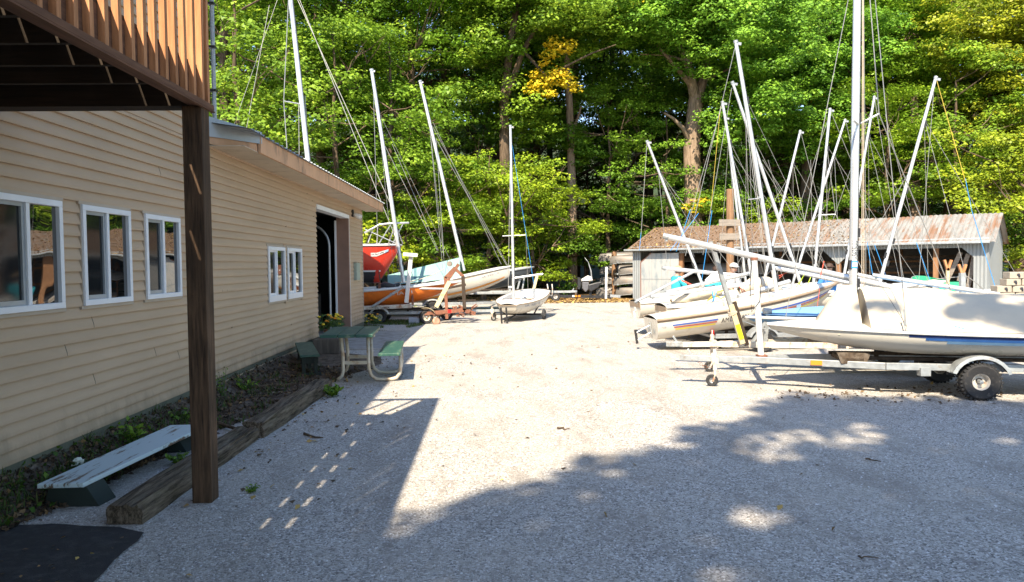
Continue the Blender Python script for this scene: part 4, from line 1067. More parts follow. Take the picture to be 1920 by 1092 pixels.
hull_text(H3, b3, -1, 'AMERICAN', 0.30, 0.435, 0.60, 0.765, M_['ink'])
hull_text(H3, b3, -1, '14.6', 0.46, 0.505, 0.61, 0.765, M_['ink'])
hull_text(H3, b3, -1, 'IA 7437 Z', 0.74, 0.88, 0.60, 0.70, M_['inkpale'], 'registration')
hull_text(H3, b3, -1, 'N6', 0.018, 0.04, 0.68, 0.76, M_['inkpale'], 'class_mark')
mb = MB(); mb.grid([[H3.P(-1, 0.70 + 0.028*j, 0.59 + 0.12*k, 0.009) for k in (0, 1)] for j in (0, 1)]); mb.build('sticker', M_['sticker'], b3)
# transom details: drain, gudgeons
T3 = H3.M
mb = MB(); mb.M = T3; mb.box(-0.03, -0.004, -0.03, 0.03, 0.12, 0.36); mb.box(-0.012, -0.003, 0.14, 0.26, 0.16, 0.24); mb.box(-0.012, -0.003, -0.26, -0.14, 0.16, 0.24); mb.build('transom_fitting', M_['galv'], b3, bevel=0.004)
mb = MB(); mb.M = T3; mb.box(-0.34, -0.29, 0.02, 0.05, -0.02, 0.26); ru = mb.build('rudder', M_['black'], b3, bevel=0.006)
mb = MB(); mb.M = T3; mb.tube([(-0.3, 0.03, 0.2), (-0.02, 0.03, 0.3)], 0.012, 6); mb.tube([(-0.3, 0.03, 0.05), (-0.02, 0.03, 0.16)], 0.012, 6); mb.build('rudder_bracket', M_['galv'], ru)
mtp, mbs = V(at(1380, 81, 14.2)), V(at(1459, 563, 14.2))
mast(b3, mtp, mbs, 0.042, ext=0.3); rig(b3, H3, mtp, mbs, 0.8, 0.32)
mb = MB(); mb.M = T3; mb.box(1.5, 1.9, -0.07, 0.07, 0.2, 0.52); mb.build('centreboard_case', M_['gelcream'], b3, bevel=0.01)
mb = MB(); mb.tube([V(at(1365, 590, 14.0)), V(at(1465, 556, 14.2))], 0.02, 6); mb.build('tiller', M_['shedwood'], b3)
wire(b3, V(at(1537, 541, 13.7)), V(at(1530, 592, 13.4)), 0.006, M_['rope_red'], 'painter_line')
tr3, TM3 = trailer('boat_trailer', 'galvanised trailer with red tail lights under the striped dinghy', (5.0, 14.2, 0), 3.5, tongue=2.7, back=0.85, hw=0.66, zf=0.3, wr=0.2, jack=2.4, post=2.1)
# ------------------------------------------------------------------ the pack of dinghies behind
def dinghy(label, x0, Y, z, heading, pitch, mtop, mbase, L=3.9, B=1.45, D=0.42, mr=0.036, hullm='gel', deckm='gelw', railm=None, kf=0.8, spr=0.0, my=None, tw=0.7, cockpit=(0.15, 0.62, 0.62), group=None, tlabel=None, trail=True):
    h = Hull(L=L, B=B, D=D, tw=tw, rocker=0.03, bowrise=0.62, sheer=0.08, rake=0.3, full=0.5, bx=2.2)
    p = at(x0, 500, Y)
    h.M = boatM(p.x, Y, z, heading, pitch)
    b = thing('sailing_dinghy', label, 'sailboat', M=h.M, group=group)
    hull_parts(h, b, M_[hullm], M_[deckm], M_[railm] if railm else M_['gelw'], cockpit=cockpit, floor=0.14)
    if mtop:
        yy = my or Y
        a, c = V(at(mtop[0], mtop[1], yy)), V(at(mbase[0], mbase[1], yy)); mast(b, a, c, mr, ext=0.25); rig(b, h, a, c, kf, spr, r=0.0065)
    if trail:
        M = h.M; q = M @ V((L*0.45, 0, 0))
        rz = heading
        trailer('boat_trailer', tlabel, (q.x, q.y, 0), rz, tongue=L*0.72, back=L*0.33, hw=0.6, zf=min(0.34, z - 0.04 + 0.1), wr=0.2, tl=True, bunks=True, bunkz=0.07)
    return b, h
gm = 'pack of bare masted dinghies parked on trailers'
b5, h5 = dinghy('white dinghy with square cut stern, second from the striped one', 1240, 15.9, 0.33, 2, 3, (1374, 157), (1503, 537), tlabel='trailer under the second white dinghy behind the striped one', spr=0.0)
b4, h4 = dinghy('white dinghy whose stern juts out farthest left of the pack', 1192, 17.2, 0.36, 4, 3.5, (1355, 194), (1410, 525), tlabel='trailer under the dinghy jutting farthest left', L=4.2)
for (h_, bb) in ((h5, b5), (h4, b4)):
    mb = MB(); mb.M = h_.M; mb.box(-0.02, -0.004, -0.07, 0.07, 0.2, 0.3); mb.box(-0.05, -0.004, -0.02, 0.02, 0.05, 0.2); mb.build('transom_fitting', M_['gelw'], bb)
    mb = MB(); mb.M = h_.M; mb.box(-0.012, -0.003, -0.45, 0.45, 0.3, 0.42); mb.build('transom_band', M_['rubrail'], bb)
b6, h6 = dinghy('white dinghy pointing left with its mast raked far left', 1560, 18.6, 0.46, 182, -1, (1214, 267), (1316, 531), tlabel='trailer under the left pointing dinghy', L=4.3)
b7, h7 = dinghy('white dinghy before the shed with its mast raked right', 1370, 19.8, 0.42, 3, 2, (1500, 248), (1433, 525), tlabel='trailer under the dinghy with mast raked right')
b8, h8 = dinghy('white dinghy with a nearly upright mast behind the striped bow', 1452, 17.7, 0.42, 5, 3, (1556, 207), (1525, 533), tlabel='trailer under the dinghy with nearly upright mast', spr=0.35)
b9, h9 = dinghy('cream dinghy close before the shed opening, its mast crossing the upright one', 1420, 20.8, 0.40, 4, 2, (1584, 227), (1486, 532), tlabel='trailer under the cream dinghy before the shed', hullm='gelcream')
b10, h10 = dinghy('white dinghy hidden behind the thick near mast', 1520, 19.2, 0.42, 5, 3, (1639, 184), (1583, 515), tlabel='trailer under the dinghy behind the thick near mast')
b11, h11 = dinghy('white dinghy behind the cream cover with mast leaning far right', 1600, 15.2, 0.42, 3, 2, (1754, 148), (1650, 528), tlabel='trailer under the dinghy behind the cream cover', spr=0.0)
b12, h12 = dinghy('white dinghy nearest the timber pole with twin close masts', 1330, 21.9, 0.40, 4, 2, (1361, 222), (1398, 527), tlabel='trailer under the dinghy nearest the timber pole')
# extra stays and ropes seen against the trees (from, to, boat, Y, material)
for (p, q, bb, Y, mt, r) in (
    ((1213,268),(1202,440),b6,18.6,'wire',.009), ((1202,436),(1199,470),b6,18.6,'rope_blue',.008),
    ((1378,90),(1285,480),b3,14.2,'wire',.007), ((1353,200),(1290,420),b4,17.2,'wire',.008), ((1372,165),(1318,478),b5,15.9,'wire',.007),
    ((1310,400),(1257,470),b4,17.0,'rope_blue',.008), ((1295,392),(1268,472),b4,17.0,'rope_blue',.008), ((1335,395),(1316,525),b5,15.8,'rope_blue',.008),
    ((1351,200),(1332,400),b4,17.2,'rope_yellow',.006),
    ((1502,250),(1545,420),b7,19.8,'wire',.008), ((1557,208),(1612,340),b8,17.7,'wire',.008), ((1586,228),(1640,470),b9,20.8,'wire',.008),
    ((1557,210),(1455,520),b8,17.7,'wire',.006), ((1545,390),(1400,560),b8,17.4,'wire',.007), ((1640,185),(1700,560),b10,17.9,'wire',.008), ((1640,188),(1530,505),b10,19.2,'wire',.006),
    ((1756,150),(1810,340),b11,15.2,'rope_yellow',.008), ((1810,335),(1822,395),b11,15.2,'rope_blue',.008), ((1822,395),(1868,545),b11,15.2,'rope_blue',.009),
    ((1718,455),(1745,530),b11,15.2,'rope_blue',.008), ((1640,460),(1662,520),b11,15.4,'rope_blue',.008), ((1626,455),(1636,515),b11,15.4,'rope_blue',.008),
    ((1752,155),(1720,560),b11,15.2,'wire',.007), ((1700,330),(1620,470),b11,15.2,'wire',.006), ((1660,215),(1740,530),b11,15.2,'wire',.006),
    ((1430,300),(1520,440),b5,15.9,'wire',.006), ((1440,300),(1500,520),b5,15.9,'wire',.006), ((1399,260),(1560,520),b3,14.6,'wire',.006), ((1480,330),(1380,500),b7,19.8,'wire',.007), ((1405,240),(1412,520),b5,15.9,'wire',.006), ((1520,300),(1524,530),b8,17.7,'wire',.006)):
    wire(bb, V(at(p[0], p[1], Y)), V(at(q[0], q[1], Y)), r, M_[mt], 'halyard')
# booms, one per boat: round spars with dark end fittings
for (a, b, Ya, Yb, r, lab) in (
    ((1244,503),(1395,518),16.6,16.6,.045,'white boom end pointing left beside the cyan shirted person'),
    ((1192,566),(1298,511),15.6,16.2,.030,'slim tube slanting down left to the gravel before the shed door'),
    ((1250,548),(1404,513),15.4,15.9,.042,'white boom rising right just before the cyan shirted person'),
    ((1222,556),(1413,531),14.7,15.0,.042,'white boom just above the striped dinghy deck'),
    ((1451,502),(1600,532),16.8,16.4,.05,'white boom lying behind the striped dinghy bow'),
    ((1386,556),(1480,528),15.0,15.3,.05,'short white boom above the striped dinghy cockpit'),
    ((1592,512),(1648,524),14.0,13.8,.04,'short pale spar end right of the thick near mast')):
    spar(lab, a, b, Ya, Yb, r, 'boom', 'booms lying over the dinghies', fit=True)
# sail bundles on the decks behind
def bundle(label, pts, Y, r, mat='canvas', seed=0, cat='sail'):
    mb = MB(); rr = random.Random(seed)
    P_ = [V(at(x, y, Y)) for x, y in pts]; ring = []
    n = 14; vs = []
    rows = []
    for i in range(len(P_)*3 - 2):
        k = i/3; j = min(int(k), len(P_)-2); c = P_[j].lerp(P_[j+1], k - j)
        e = math.sin(math.pi*(i + 0.6)/(len(P_)*3 - 1.0))**0.5
        rows.append([c + V((rr.uniform(-.01,.01), math.cos(2*math.pi*q/n)*r*e*rr.uniform(.85,1.15), math.sin(2*math.pi*q/n)*r*0.75*e*rr.uniform(.85,1.15))) for q in range(n)])
    for r_ in rows: r_.append(r_[0])
    mb.grid(rows); o = mb.build('furled_sail', M_[mat], rootM=Matrix.Translation(P_[0]), smooth=True); o['label'] = label; o['category'] = cat
    return o
bundle('cream furled sail lying on the stern of the second dinghy', [(1258,566),(1290,556),(1330,548),(1352,546)], 15.8, 0.2, seed=1)
bundle('bunched pale sail lying on the middle dinghy deck', [(1385,545),(1410,534),(1440,536),(1460,542)], 15.6, 0.24, 'canvas', 2)
bundle('white sail hung over the boom beside the blue shorts', [(1322,530),(1345,518),(1362,524)], 16.4, 0.16, 'gelw', 3)
def cord(name_label, pts, Y, r, mat):
    mb = MB(); P_ = [V(at(x, y, Y)) for x, y in pts]; mb.tube(P_, r, 5); o = mb.build('rope', M_[mat], rootM=Matrix.Translation(P_[0]), smooth=True); o['label'] = name_label; o['category'] = 'rope'; return o
cord('yellow rope looped over the deck near the blue shorts', [(1330,562),(1345,548),(1358,544),(1365,552),(1352,560),(1338,553),(1326,565)], 15.3, .014, 'rope_yellow')
cord('teal rope hanging in coils beside the yellow loop', [(1335,545),(1338,560),(1332,575),(1340,578),(1338,562),(1343,548)], 15.2, .012, 'rope_blue')
cord('red rope tangled over the pale bunched sail', [(1385,535),(1392,548),(1402,556),(1396,545),(1388,540),(1400,552)], 15.1, .010, 'rope_red')
cord('red webbing line running from the cyan shirt to the deck', [(1278,526),(1295,534),(1318,541)], 17.0, .02, 'rope_red')
cord('lime rope tangled at the foot of the raked masts', [(1488,545),(1500,528),(1508,515),(1498,535),(1512,540),(1520,520)], 15.6, .009, 'rope_lime')
cord('red rope strung between the booms behind the white post', [(1432,530),(1455,520),(1474,512),(1450,530),(1428,538)], 16.6, .010, 'rope_red')
# ------------------------------------------------------------------ left group
H4 = Hull(L=6.2, B=2.1, D=1.15, tw=0.7, rocker=0.0, bowrise=1.0, sheer=0.05, rake=0.0, full=0.7, bx=1.9, bowpow=1.0, bs=0.885, bowmin=0.015)
bt = at(752, 459, 23.0)
H4.M = Matrix.Translation((bt.x - 6.2, 23.0, bt.z - 1.2)) @ Matrix.Rotation(R(1.5), 4, 'Z')
ry = thing('red_sailboat', 'bright red hulled sailboat with steel pulpit behind the building corner', 'sailboat', M=H4.M)
hull_parts(H4, ry, M_['red'], M_['gelw'], M_['gelw'], cockpit=(0, 0, 0), rail_r=0.028)
mb = MB(); rows = []
for i in range(27):
    s = 0.93*i/26; q = []
    for zz in (0.36, 0.41):
        k = max(0.0, (zz - H4.zk(s))/(H4.zs(s) - H4.zk(s))); q.append(math.acos(1 - k**(1/0.85))*2/math.pi)
    rows.append([H4.P(-1, s, t, 0.006) for t in q])
mb.grid(rows); mb.build('boot_stripe', M_['gelw'], ry)
mb = MB(); rows = []
for i in range(27):
    s = 0.925*i/26; k = max(0.0, (0.36 - H4.zk(s))/(H4.zs(s) - H4.zk(s))); q = math.acos(1 - k**(1/0.85))*2/math.pi
    rows.append([H4.P(-1, s, q*j/4, 0.005) for j in range(5)])
mb.grid(rows); mb.build('antifouling', M_['black'], ry)
mb = MB(); mb.M = H4.M; mb.prism([(2.0, -0.08, 0.2), (4.6, -0.08, 0.25), (4.3, -0.08, -0.35), (2.2, -0.08, -0.35)], (0, 0.16, 0)); mb.build('keel', M_['black'], ry)
mb = MB(); mb.grid([[H4.P(-1, 0.855 + 0.083*j, 0.78 + 0.07*k, 0.010) for k in (0, 1)] for j in (0, 0.33, 0.66, 1)]); mb.build('registration_plate', M_['gelw'], ry)
hull_text(H4, ry, -1, 'IA7616BJ', 0.858, 0.915, 0.792, 0.838, M_['ink'], 'registration', off=0.016)
mb = MB(); mb.grid([[H4.P(-1, 0.92 + 0.017*j, 0.782 + 0.066*k, 0.018) for k in (0, 1)] for j in (0, 1)]); mb.build('sticker', M_['sticker'], ry)
rail = [(683,437),(700,428),(712,421),(738,419),(767,418)]
mb = MB(); mb.tube([V(at(x, y, 22.6)) for x, y in rail], 0.03, 8); mb.build('pulpit_rail', M_['alu'], ry, smooth=True)
for (p, q) in (((708,425),(707,458)),((733,421),(710,458)),((742,420),(728,458)),((756,419),(736,458)),((742,421),(755,457)),((700,428),(690,455)),((684,430),(745,458))):
    mb = MB(); mb.tube([V(at(p[0], p[1], 22.6)), V(at(q[0], q[1], 22.8))], 0.016, 6); mb.build('stanchion', M_['alu'], ry)
rt, rb = V(at(545, 0, 24.2)), V(at(596, 470, 24.2)); rt = rb + (rt - rb)*1.12
mast(ry, rt, rb, 0.085)
sp0 = V(at(567, 196, 24.2)); sp1 = V(at(532, 190, 23.8)); MB().tube([sp0, sp1], 0.02, 6).build('spreader', M_['alu'], ry)
MB().tube([rt, V(at(541, 0, 24)), sp1, V(at(539, 290, 23.6)), V(at(541, 480, 23.6))], 0.014, 5).build('shroud', M_['wire'], ry)
wire(ry, V(at(560, 196, 24)), V(at(563, 480, 24)), 0.013, name='shroud'); wire(ry, V(at(572, 180, 24.4)), V(at(590, 470, 24.4)), 0.013, name='shroud')
wire(ry, rt, bt + V((-0.1, 0, 0.05)), 0.014, name='forestay')
wire(ry, V(at(558, 0, 24.2)), V(at(740, 400, 23.1)), 0.014, name='forestay')
wire(ry, V(at(520, 0, 25)), V(at(430, 260, 25)), 0.010, name='backstay'); wire(ry, V(at(505, 10, 25)), V(at(455, 280, 25)), 0.012, name='backstay')
tr4, TM4 = trailer('boat_trailer', 'rusty white trailer under the red sailboat behind the corner', (bt.x - 3.3, 23.2, 0), 1.5, tongue=3.5, back=1.8, hw=0.85, zf=0.45, wr=0.28, mat='rustwhite', post=None, bunkz=0.45)
# orange dinghy
H5 = Hull(L=4.3, B=1.5, D=0.52, tw=0.7, rocker=0.05, bowrise=0.72, sheer=0.06, rake=0.5, full=0.6, bx=2.0, bowpow=1.8, bs=0.5)
ot = at(866, 539, 22.0)
H5.M = Matrix.Translation((ot.x - 4.24, 22.0, 0.36)) @ Matrix.Rotation(R(1), 4, 'Z') @ Matrix.Rotation(R(-3.6), 4, 'Y')
ob = thing('orange_dinghy', 'low orange hulled dinghy with white rail beside the building corner', 'sailboat', M=H5.M)
hull_parts(H5, ob, M_['orange'], M_['gelw'], M_['gelw'], rail_r=0.035)
hull_text(H5, ob, -1, 'IA 11', 0.56, 0.66, 0.70, 0.84, M_['gelw'], 'registration')
mb = MB(); mb.grid([[H5.P(-1, 0.51 + 0.03*j, 0.72 + 0.1*k, 0.008) for k in (0, 1)] for j in (0, 1)]); mb.build('sticker', M_['sticker'], ob)
a, c = V(at(697, 133, 22.3)), V(at(757, 530, 22.3)); mast(ob, a, c, 0.06); rig(ob, H5, a, c, 0.82, 0)
wire(ob, V(at(720, 270, 22.3)), V(at(820, 470, 22.0)), 0.009, name='halyard'); wire(ob, V(at(700, 160, 22.2)), V(at(707, 420, 22.2)), 0.009, name='halyard')
tr5, _ = trailer('boat_trailer', 'galvanised trailer carrying the orange dinghy', (ot.x - 2.4, 22.0, 0), 1, tongue=3.6, back=1.4, hw=0.6, zf=0.30, wr=0.2, mat='galv', jack=3.3, near=-1)
# pale dinghy with teal tent cover
H6 = Hull(L=5.0, B=1.7, D=0.62, tw=0.7, rocker=0.05, bowrise=0.5, sheer=0.10, rake=0.12, full=0.55, bx=2.1, bowpow=2.2, bs=0.55)
wt = at(958, 499, 24.6)
pit = 9.5
H6.M = Matrix.Translation((wt.x - 5.0*math.cos(R(pit)) + 0.1, 24.6, wt.z - 5.0*math.sin(R(pit)) - 0.71)) @ Matrix.Rotation(R(1), 4, 'Z') @ Matrix.Rotation(R(-pit), 4, 'Y')
wb = thing('cream_sloop', 'cream daysailer with orange waterline stripe, bow high, teal tent cover aft', 'sailboat', M=H6.M)
hull_parts(H6, wb, M_['gel'], M_['gelw'], M_['gelw'], cockpit=(0, 0, 0), rail_r=0.03)
stripe(H6, wb, -1, 0.05, 0.975, 0.90, 0.93, M_['rubrail'], 'sheer_line')
stripe(H6, wb, -1, 0.02, 0.96, 0.34, 0.44, M_['orangestripe']); stripe(H6, wb, -1, 0.02, 0.95, 0.03, 0.33, M_['bottom'], 'antifouling')
hull_text(H6, wb, -1, 'IA 5901 E', 0.80, 0.92, 0.76, 0.83, M_['inkpale'], 'registration')
rd0, rd1 = V(at(727, 516, 24.6)), V(at(862, 483, 24.6))
b0, b1_ = V(at(727, 535, 23.9)), V(at(862, 522, 23.9)); c0_, c1_ = b0 + V((0, 1.4, 0.05)), b1_ + V((0, 1.4, 0.05))
mb = MB(); rows = []
for k in range(13):
    t = k/12; q = []
    for (A2, B2) in ((b0, b1_), (rd0 + V((0,-.02,0)), rd1 + V((0,-.02,0))), (rd0 + V((0,.02,0)), rd1 + V((0,.02,0))), (c0_, c1_)):
        p = V(A2).lerp(V(B2), t); p.z -= 0.03*math.sin(math.pi*t)*(1 if A2 in (rd0,) else 0); q.append(p)
    rows.append(q)
mb.grid(rows); mb.add([rows[0][0], rows[0][1], rows[0][3]], [(0,1,2)]); mb.add([rows[-1][0], rows[-1][1], rows[-1][3]], [(0,1,2)])
tc = mb.build('tent_cover', M_['teal'], wb)
mb = MB(); s0, s1 = 0.365, 0.40
mb.grid([[b0.lerp(b1_, s0) + V((0,-.008,0)), rd0.lerp(rd1, s0) + V((0,-.03,0.004))], [b0.lerp(b1_, s1) + V((0,-.008,0)), rd0.lerp(rd1, s1) + V((0,-.03,.004))]]); mb.build('dark_strap', M_['tealdark'], tc)
a, c = V(at(788, 154, 24.8)), V(at(870, 508, 24.8)); mast(wb, a, c, 0.06); rig(wb, H6, a, c, 0.80, 0, r=0.008)
wire(wb, V(at(820, 265, 24.8)), V(at(950, 498, 24.6)), 0.010, name='forestay'); wire(wb, V(at(812, 230, 24.8)), V(at(940, 496, 24.6)), 0.008, name='forestay'); wire(wb, V(at(818, 260, 24.8)), V(at(832, 480, 24.2)), 0.010, name='shroud')
wire(wb, V(at(735, 270, 24.8)), V(at(822, 470, 24.4)), 0.008, name='halyard')
wire(wb, V(at(740, 530, 23.7)), V(at(832, 505, 23.6)), 0.014, M_['rope_tan'], 'mooring_rope', sag=0.12)
tr6, _ = trailer('boat_trailer', 'long galvanised trailer sloping up under the cream daysailer', (wt.x - 2.6, 24.6, 0), 1, tongue=3.4, back=2.0, hw=0.7, zf=0.42, wr=0.25, jack=3.0, post=2.6, near=-1)
# dark hulled boat behind
H7 = Hull(L=4.2, B=1.6, D=0.55, tw=0.7, rocker=0.03, bowrise=0.6, sheer=0.10, rake=0.3)
dt = at(1000, 502, 27.5); H7.M = Matrix.Translation((dt.x - 4.1, 27.5, dt.z - 1.05)) @ Matrix.Rotation(R(-6), 4, 'Y')
db = thing('dark_hulled_boat', 'dark grey hulled boat whose bow shows right of the cream daysailer', 'sailboat', M=H7.M)
hull_parts(H7, db, simple('hull_dark', (0.05,0.06,0.07), 0.35), M_['antiskid'], M_['galv'], rail_r=0.03)
tr7, TM7 = trailer('boat_trailer', 'galvanised trailer with yellow winch post right of the white pram', (0.6, 26.6, 0), -4, tongue=2.35, back=1.6, hw=0.65, zf=0.68, wr=0.25, fender=None, tl=False)
mb = MB(); mb.bar(V(at(1000, 545, 26.4)), V(at(1007, 517, 26.4)), 0.10, 0.07, (0,1,0)); mb.build('winch_post', M_['cream'], tr7)
mb = MB(); mb.tube([V(at(963, 522, 26.4)), V(at(1018, 514, 26.4))], 0.04, 8); mb.build('bow_support', M_['alu'], tr7)
mb = MB(); mb.bar(V(at(969, 547, 26.5)), V(at(976, 520, 26.5)), 0.06, 0.06, (0,1,0)); mb.bar(V(at(979, 545, 26.6)), V(at(983, 520, 26.6)), 0.05, 0.05, (0,1,0)); mb.build('upright', M_['galv'], tr7)
mb = MB(); pts = [V(at(x, y, 26.3)) for x, y in ((1026,533),(1028,545),(1031,554),(1035,555),(1036,545),(1035,533))]; mb.tube(pts, 0.02, 6); mb.build('safety_chain', M_['rustwhite'], tr7, smooth=True)
# white pram dinghy in the middle on a hand dolly
H8 = Hull(L=3.4, B=1.42, D=0.40, tw=0.78, rocker=0.05, bowrise=0.35, sheer=0.02, rake=0.15, full=0.55, bx=2.8, bowpow=2.0, bs=0.6, bowmin=0.26)
sx, sy = 1.36, 24.4
bwx, bwy = 0.42, 21.15
hd = math.degrees(math.atan2(bwy - sy, bwx - sx))
H8.M = boatM(sx, sy, 0.42, hd, -5.5)
pd_ = thing('white_pram', 'small white sailing dinghy on a hand dolly in the middle of the yard', 'sailboat', M=H8.M)
hull_parts(H8, pd_, M_['gel'], M_['gelw'], M_['rubrail'], cockpit=(0.06, 0.72, 0.74), floor=0.08, rail_r=0.016)
mb = MB(); rw = [H8.P(sg, 1.0, t) for sg, t in [(-1, 1 - k/9) for k in range(10)] + [(1, k/9) for k in range(1, 10)]]; mb.add(rw, [tuple(range(len(rw)))]); mb.build('bow_transom', M_['gel'], pd_)
hull_text(H8, pd_, 1, 'IA 3021 B', 0.86, 0.62, 0.74, 0.88, M_['inkpale'], 'registration')
a, c = V(at(957, 238, 22.0)), V(at(963, 560, 22.0)); mast(pd_, a, c, 0.042, ext=0.1)
q0, q1 = V(at(942, 443, 22.0)), V(at(986, 441, 22.0)); MB().tube([q0, q1], 0.013, 6).build('spreader', M_['alu'], pd_)
wire(pd_, V(at(960, 270, 22)), V(at(1002, 540, 22.6)), 0.009, M_['rope_blue'], 'halyard'); wire(pd_, V(at(957, 260, 22)), V(at(953, 545, 21.7)), 0.010, name='shroud'); wire(pd_, q1, V(at(990, 540, 22.3)), 0.008, name='shroud')
mb = MB(); mb.M = H8.M; mb.box(1.15, 1.4, -0.5, 0.5, 0.24, 0.30); mb.build('thwart', M_['shedwood'], pd_, bevel=0.006)
mb = MB(); mb.M = H8.M; mb.box(1.2, 2.0, -0.04, 0.04, 0.1, 0.36); mb.build('centreboard_case', M_['gelw'], pd_, bevel=0.006)
mb = MB(); mb.tube([V(at(975, 546, 22.8)), V(at(1001, 545, 22.9))], 0.025, 6); mb.build('tiller', M_['galv'], pd_)
dl = thing('hand_dolly', 'black two wheeled hand dolly under the small white dinghy', 'dolly', (0.8, 22.6, 0))
wl, wr_ = V(at(926, 590, 22.7)), V(at(1020, 590, 22.3)); wl.z = wr_.z = 0.155; axv = (wr_ - wl).normalized()
mb = MB(); mb.tube([wl, wr_], 0.025, 8); mb.tube([wl.lerp(wr_, 0.22), wl.lerp(wr_, 0.1) + V((0, 0, 0.3))], 0.025, 6); mb.tube([wl.lerp(wr_, 0.8), wl.lerp(wr_, 0.93) + V((0, 0, 0.38))], 0.025, 6); mb.tube([wl.lerp(wr_, 0.45), V((0.30, 20.95, 0.05))], 0.022, 6); mb.build('frame', M_['black'], dl)
for xx in (941, 951): mb = MB(); p = gnd(xx, 607); mb.tube([p, V(at(xx - 2, 577, p.y - 0.05))], 0.028, 8); mb.build('bow_upright', M_['black'], dl)
for c_ in (wl, wr_): wheel(dl, c_, axv, 0.155, 0.09, 0.05, M_['gelcream'])
# rusty trailer frame with winch, wheel and cream fender
rf = thing('rusty_trailer', 'rust brown trailer frame with tall hoop and cream fender left of the pram', 'trailer', (-1.6, 21.2, 0))
Yf = 21.2
def pb(name, pts, r, mat, Y=Yf, square=True):
    mb = MB(); P_ = [V(at(x, y, Y)) for x, y in pts]
    if square:
        for i in range(len(P_)-1): mb.bar(P_[i], P_[i+1] + (P_[i+1]-P_[i]).normalized()*r*0.6, r*2, r*2, (0, 1, 0))
    else: mb.tube(P_, r, 8)
    return mb.build(name, M_[mat], rf)
pb('hoop', [(838,598),(835,521),(852,503),(868,518)], 0.042, 'rust'); pb('dark_upright', [(868,518),(871,580)], 0.05, 'barkdark')
pb('cross_beam', [(838,541),(872,534)], 0.035, 'barkdark'); pb('diagonal', [(838,528),(859,497)], 0.045, 'rust')
pb('lower_beam', [(795,588),(870,582),(890,588)], 0.05, 'rust'); pb('strut', [(818,576),(842,530)], 0.06, 'cream'); pb('long_tube', [(745,541),(835,542)], 0.03, 'galv', 21.5, False)
mb = MB(); c = V(at(843, 495, Yf)); mb.lathe([(0.001,-0.03),(0.075,-0.03),(0.08,0),(0.075,0.03),(0.001,0.03)], c, (0.3,1,0), 16); mb.build('winch_drum', M_['greywood'], rf, smooth=40)
wc = V(at(799, 594, Yf)); wc.z = 0.2; wheel(rf, wc, (0.35, -1, 0), 0.2, 0.14, 0.11, M_['gelcream'])
wc2 = wc + V((0.5, 1.4, 0)); wheel(rf, wc2, (0.35, -1, 0), 0.2, 0.14, 0.11, M_['gelcream']); MB().tube([wc, wc2], 0.03, 6).build('axle', M_['rust'], rf)
mb = MB(); rows = []
for k in range(9):
    a = R(25 + 130*k/8); rows.append([wc + V((math.cos(a)*0.29, dy - 0.05, math.sin(a)*0.27)) for dy in (-0.09, 0.09)])
mb.grid(rows); mb.grid([[p - V((0,0,0.006)) for p in r_] for r_ in rows], flip=True); mb.build('fender', M_['cream'], rf, smooth=True)
mb = MB(); c = V(at(843, 584, 21.0)); mb.box(c.x-0.05, c.x+0.05, c.y-0.03, c.y, c.z-0.05, c.z+0.05); mb.build('tail_light', M_['taillight'], rf)
mb = MB(); rn = random.Random(4)
for k in range(26):
    x_ = 846 + rn.uniform(0, 44); y_ = 583 + rn.uniform(-9, 9); c = V(at(x_, y_, 21.4 + rn.uniform(-.3, .5))); q = c + V((rn.uniform(-.16, .16), rn.uniform(-.1, .1), rn.uniform(-.09, .09))); mb.tube([c, q], rn.uniform(.012, .03), 5)
ch_ = mb.build('chain_heap', M_['rust'], rf); ch_['kind'] = 'stuff'
mb = MB(); mb.lathe([(0.001,-0.04),(0.08,-0.05),(0.12,-0.02),(0.12,0.02),(0.08,0.05),(0.001,0.04)], V((gnd(826,600).x, 21.0, 0.08)), (0.6,-1,0.5), 14); mb.build('loose_hub', M_['bottom'], rf, smooth=40)
# white trailer beam with mast post, at the corner
wf = thing('white_beam_trailer', 'rusty white trailer beam with slanted post before the orange dinghy', 'trailer', (-3.2, 21.4, 0))
def pw(name, pts, r, mat, Y=21.3, par=wf, w=1.0):
    mb = MB(); P_ = [V(at(x, y, Y)) for x, y in pts]
    for i in range(len(P_)-1): mb.bar(P_[i], P_[i+1], r*2*w, r*2, (0, 1, 0))
    return mb.build(name, M_[mat], par, bevel=0.006)
bm = pw('beam', [(672,578),(772,574)], 0.055, 'rustwhite'); pw('post', [(762,568),(771,478)], 0.055, 'gelw'); pw('post_head', [(756,477),(783,479)], 0.05, 'gelw', 21.2); pw('diagonal', [(697,576),(757,538)], 0.035, 'galv', 21.2)
pw('upright', [(710,573),(712,530)], 0.03, 'rust', 21.5); pw('upright', [(774,572),(773,549)], 0.03, 'rust', 21.5); pw('rear_beam', [(690,588),(800,590)], 0.04, 'black', 22.3); pw('crossbar', [(680,541),(752,536)], 0.03, 'gelw', 21.6)
lettering('HL OBEA', lambda u, v: V(at(703 + 28*u, 579.5 - 3.2*v - 0.6*u, 21.225))).build('lettering', M_['ink'], bm)
for (px, py) in ((700, 592), (815, 592)):
    c = V(at(px, py, 22.2)); c.z = 0.19; wheel(wf, c, (0, -1, 0), 0.19, 0.13, 0.08, M_['galv'])
mb = MB(); P_ = [V(at(x, y, 21.6)) for x, y in ((706,539),(722,534),(738,538),(750,533))]; mb.tube(P_, [0.05, 0.09, 0.08, 0.05], 8); o = mb.build('dark_cloth', M_['black'], rootM=Matrix.Translation(P_[0]), smooth=True); o['label'] = 'dark cloth bundle lashed along the trailer crossbar by the corner'; o['category'] = 'cloth'
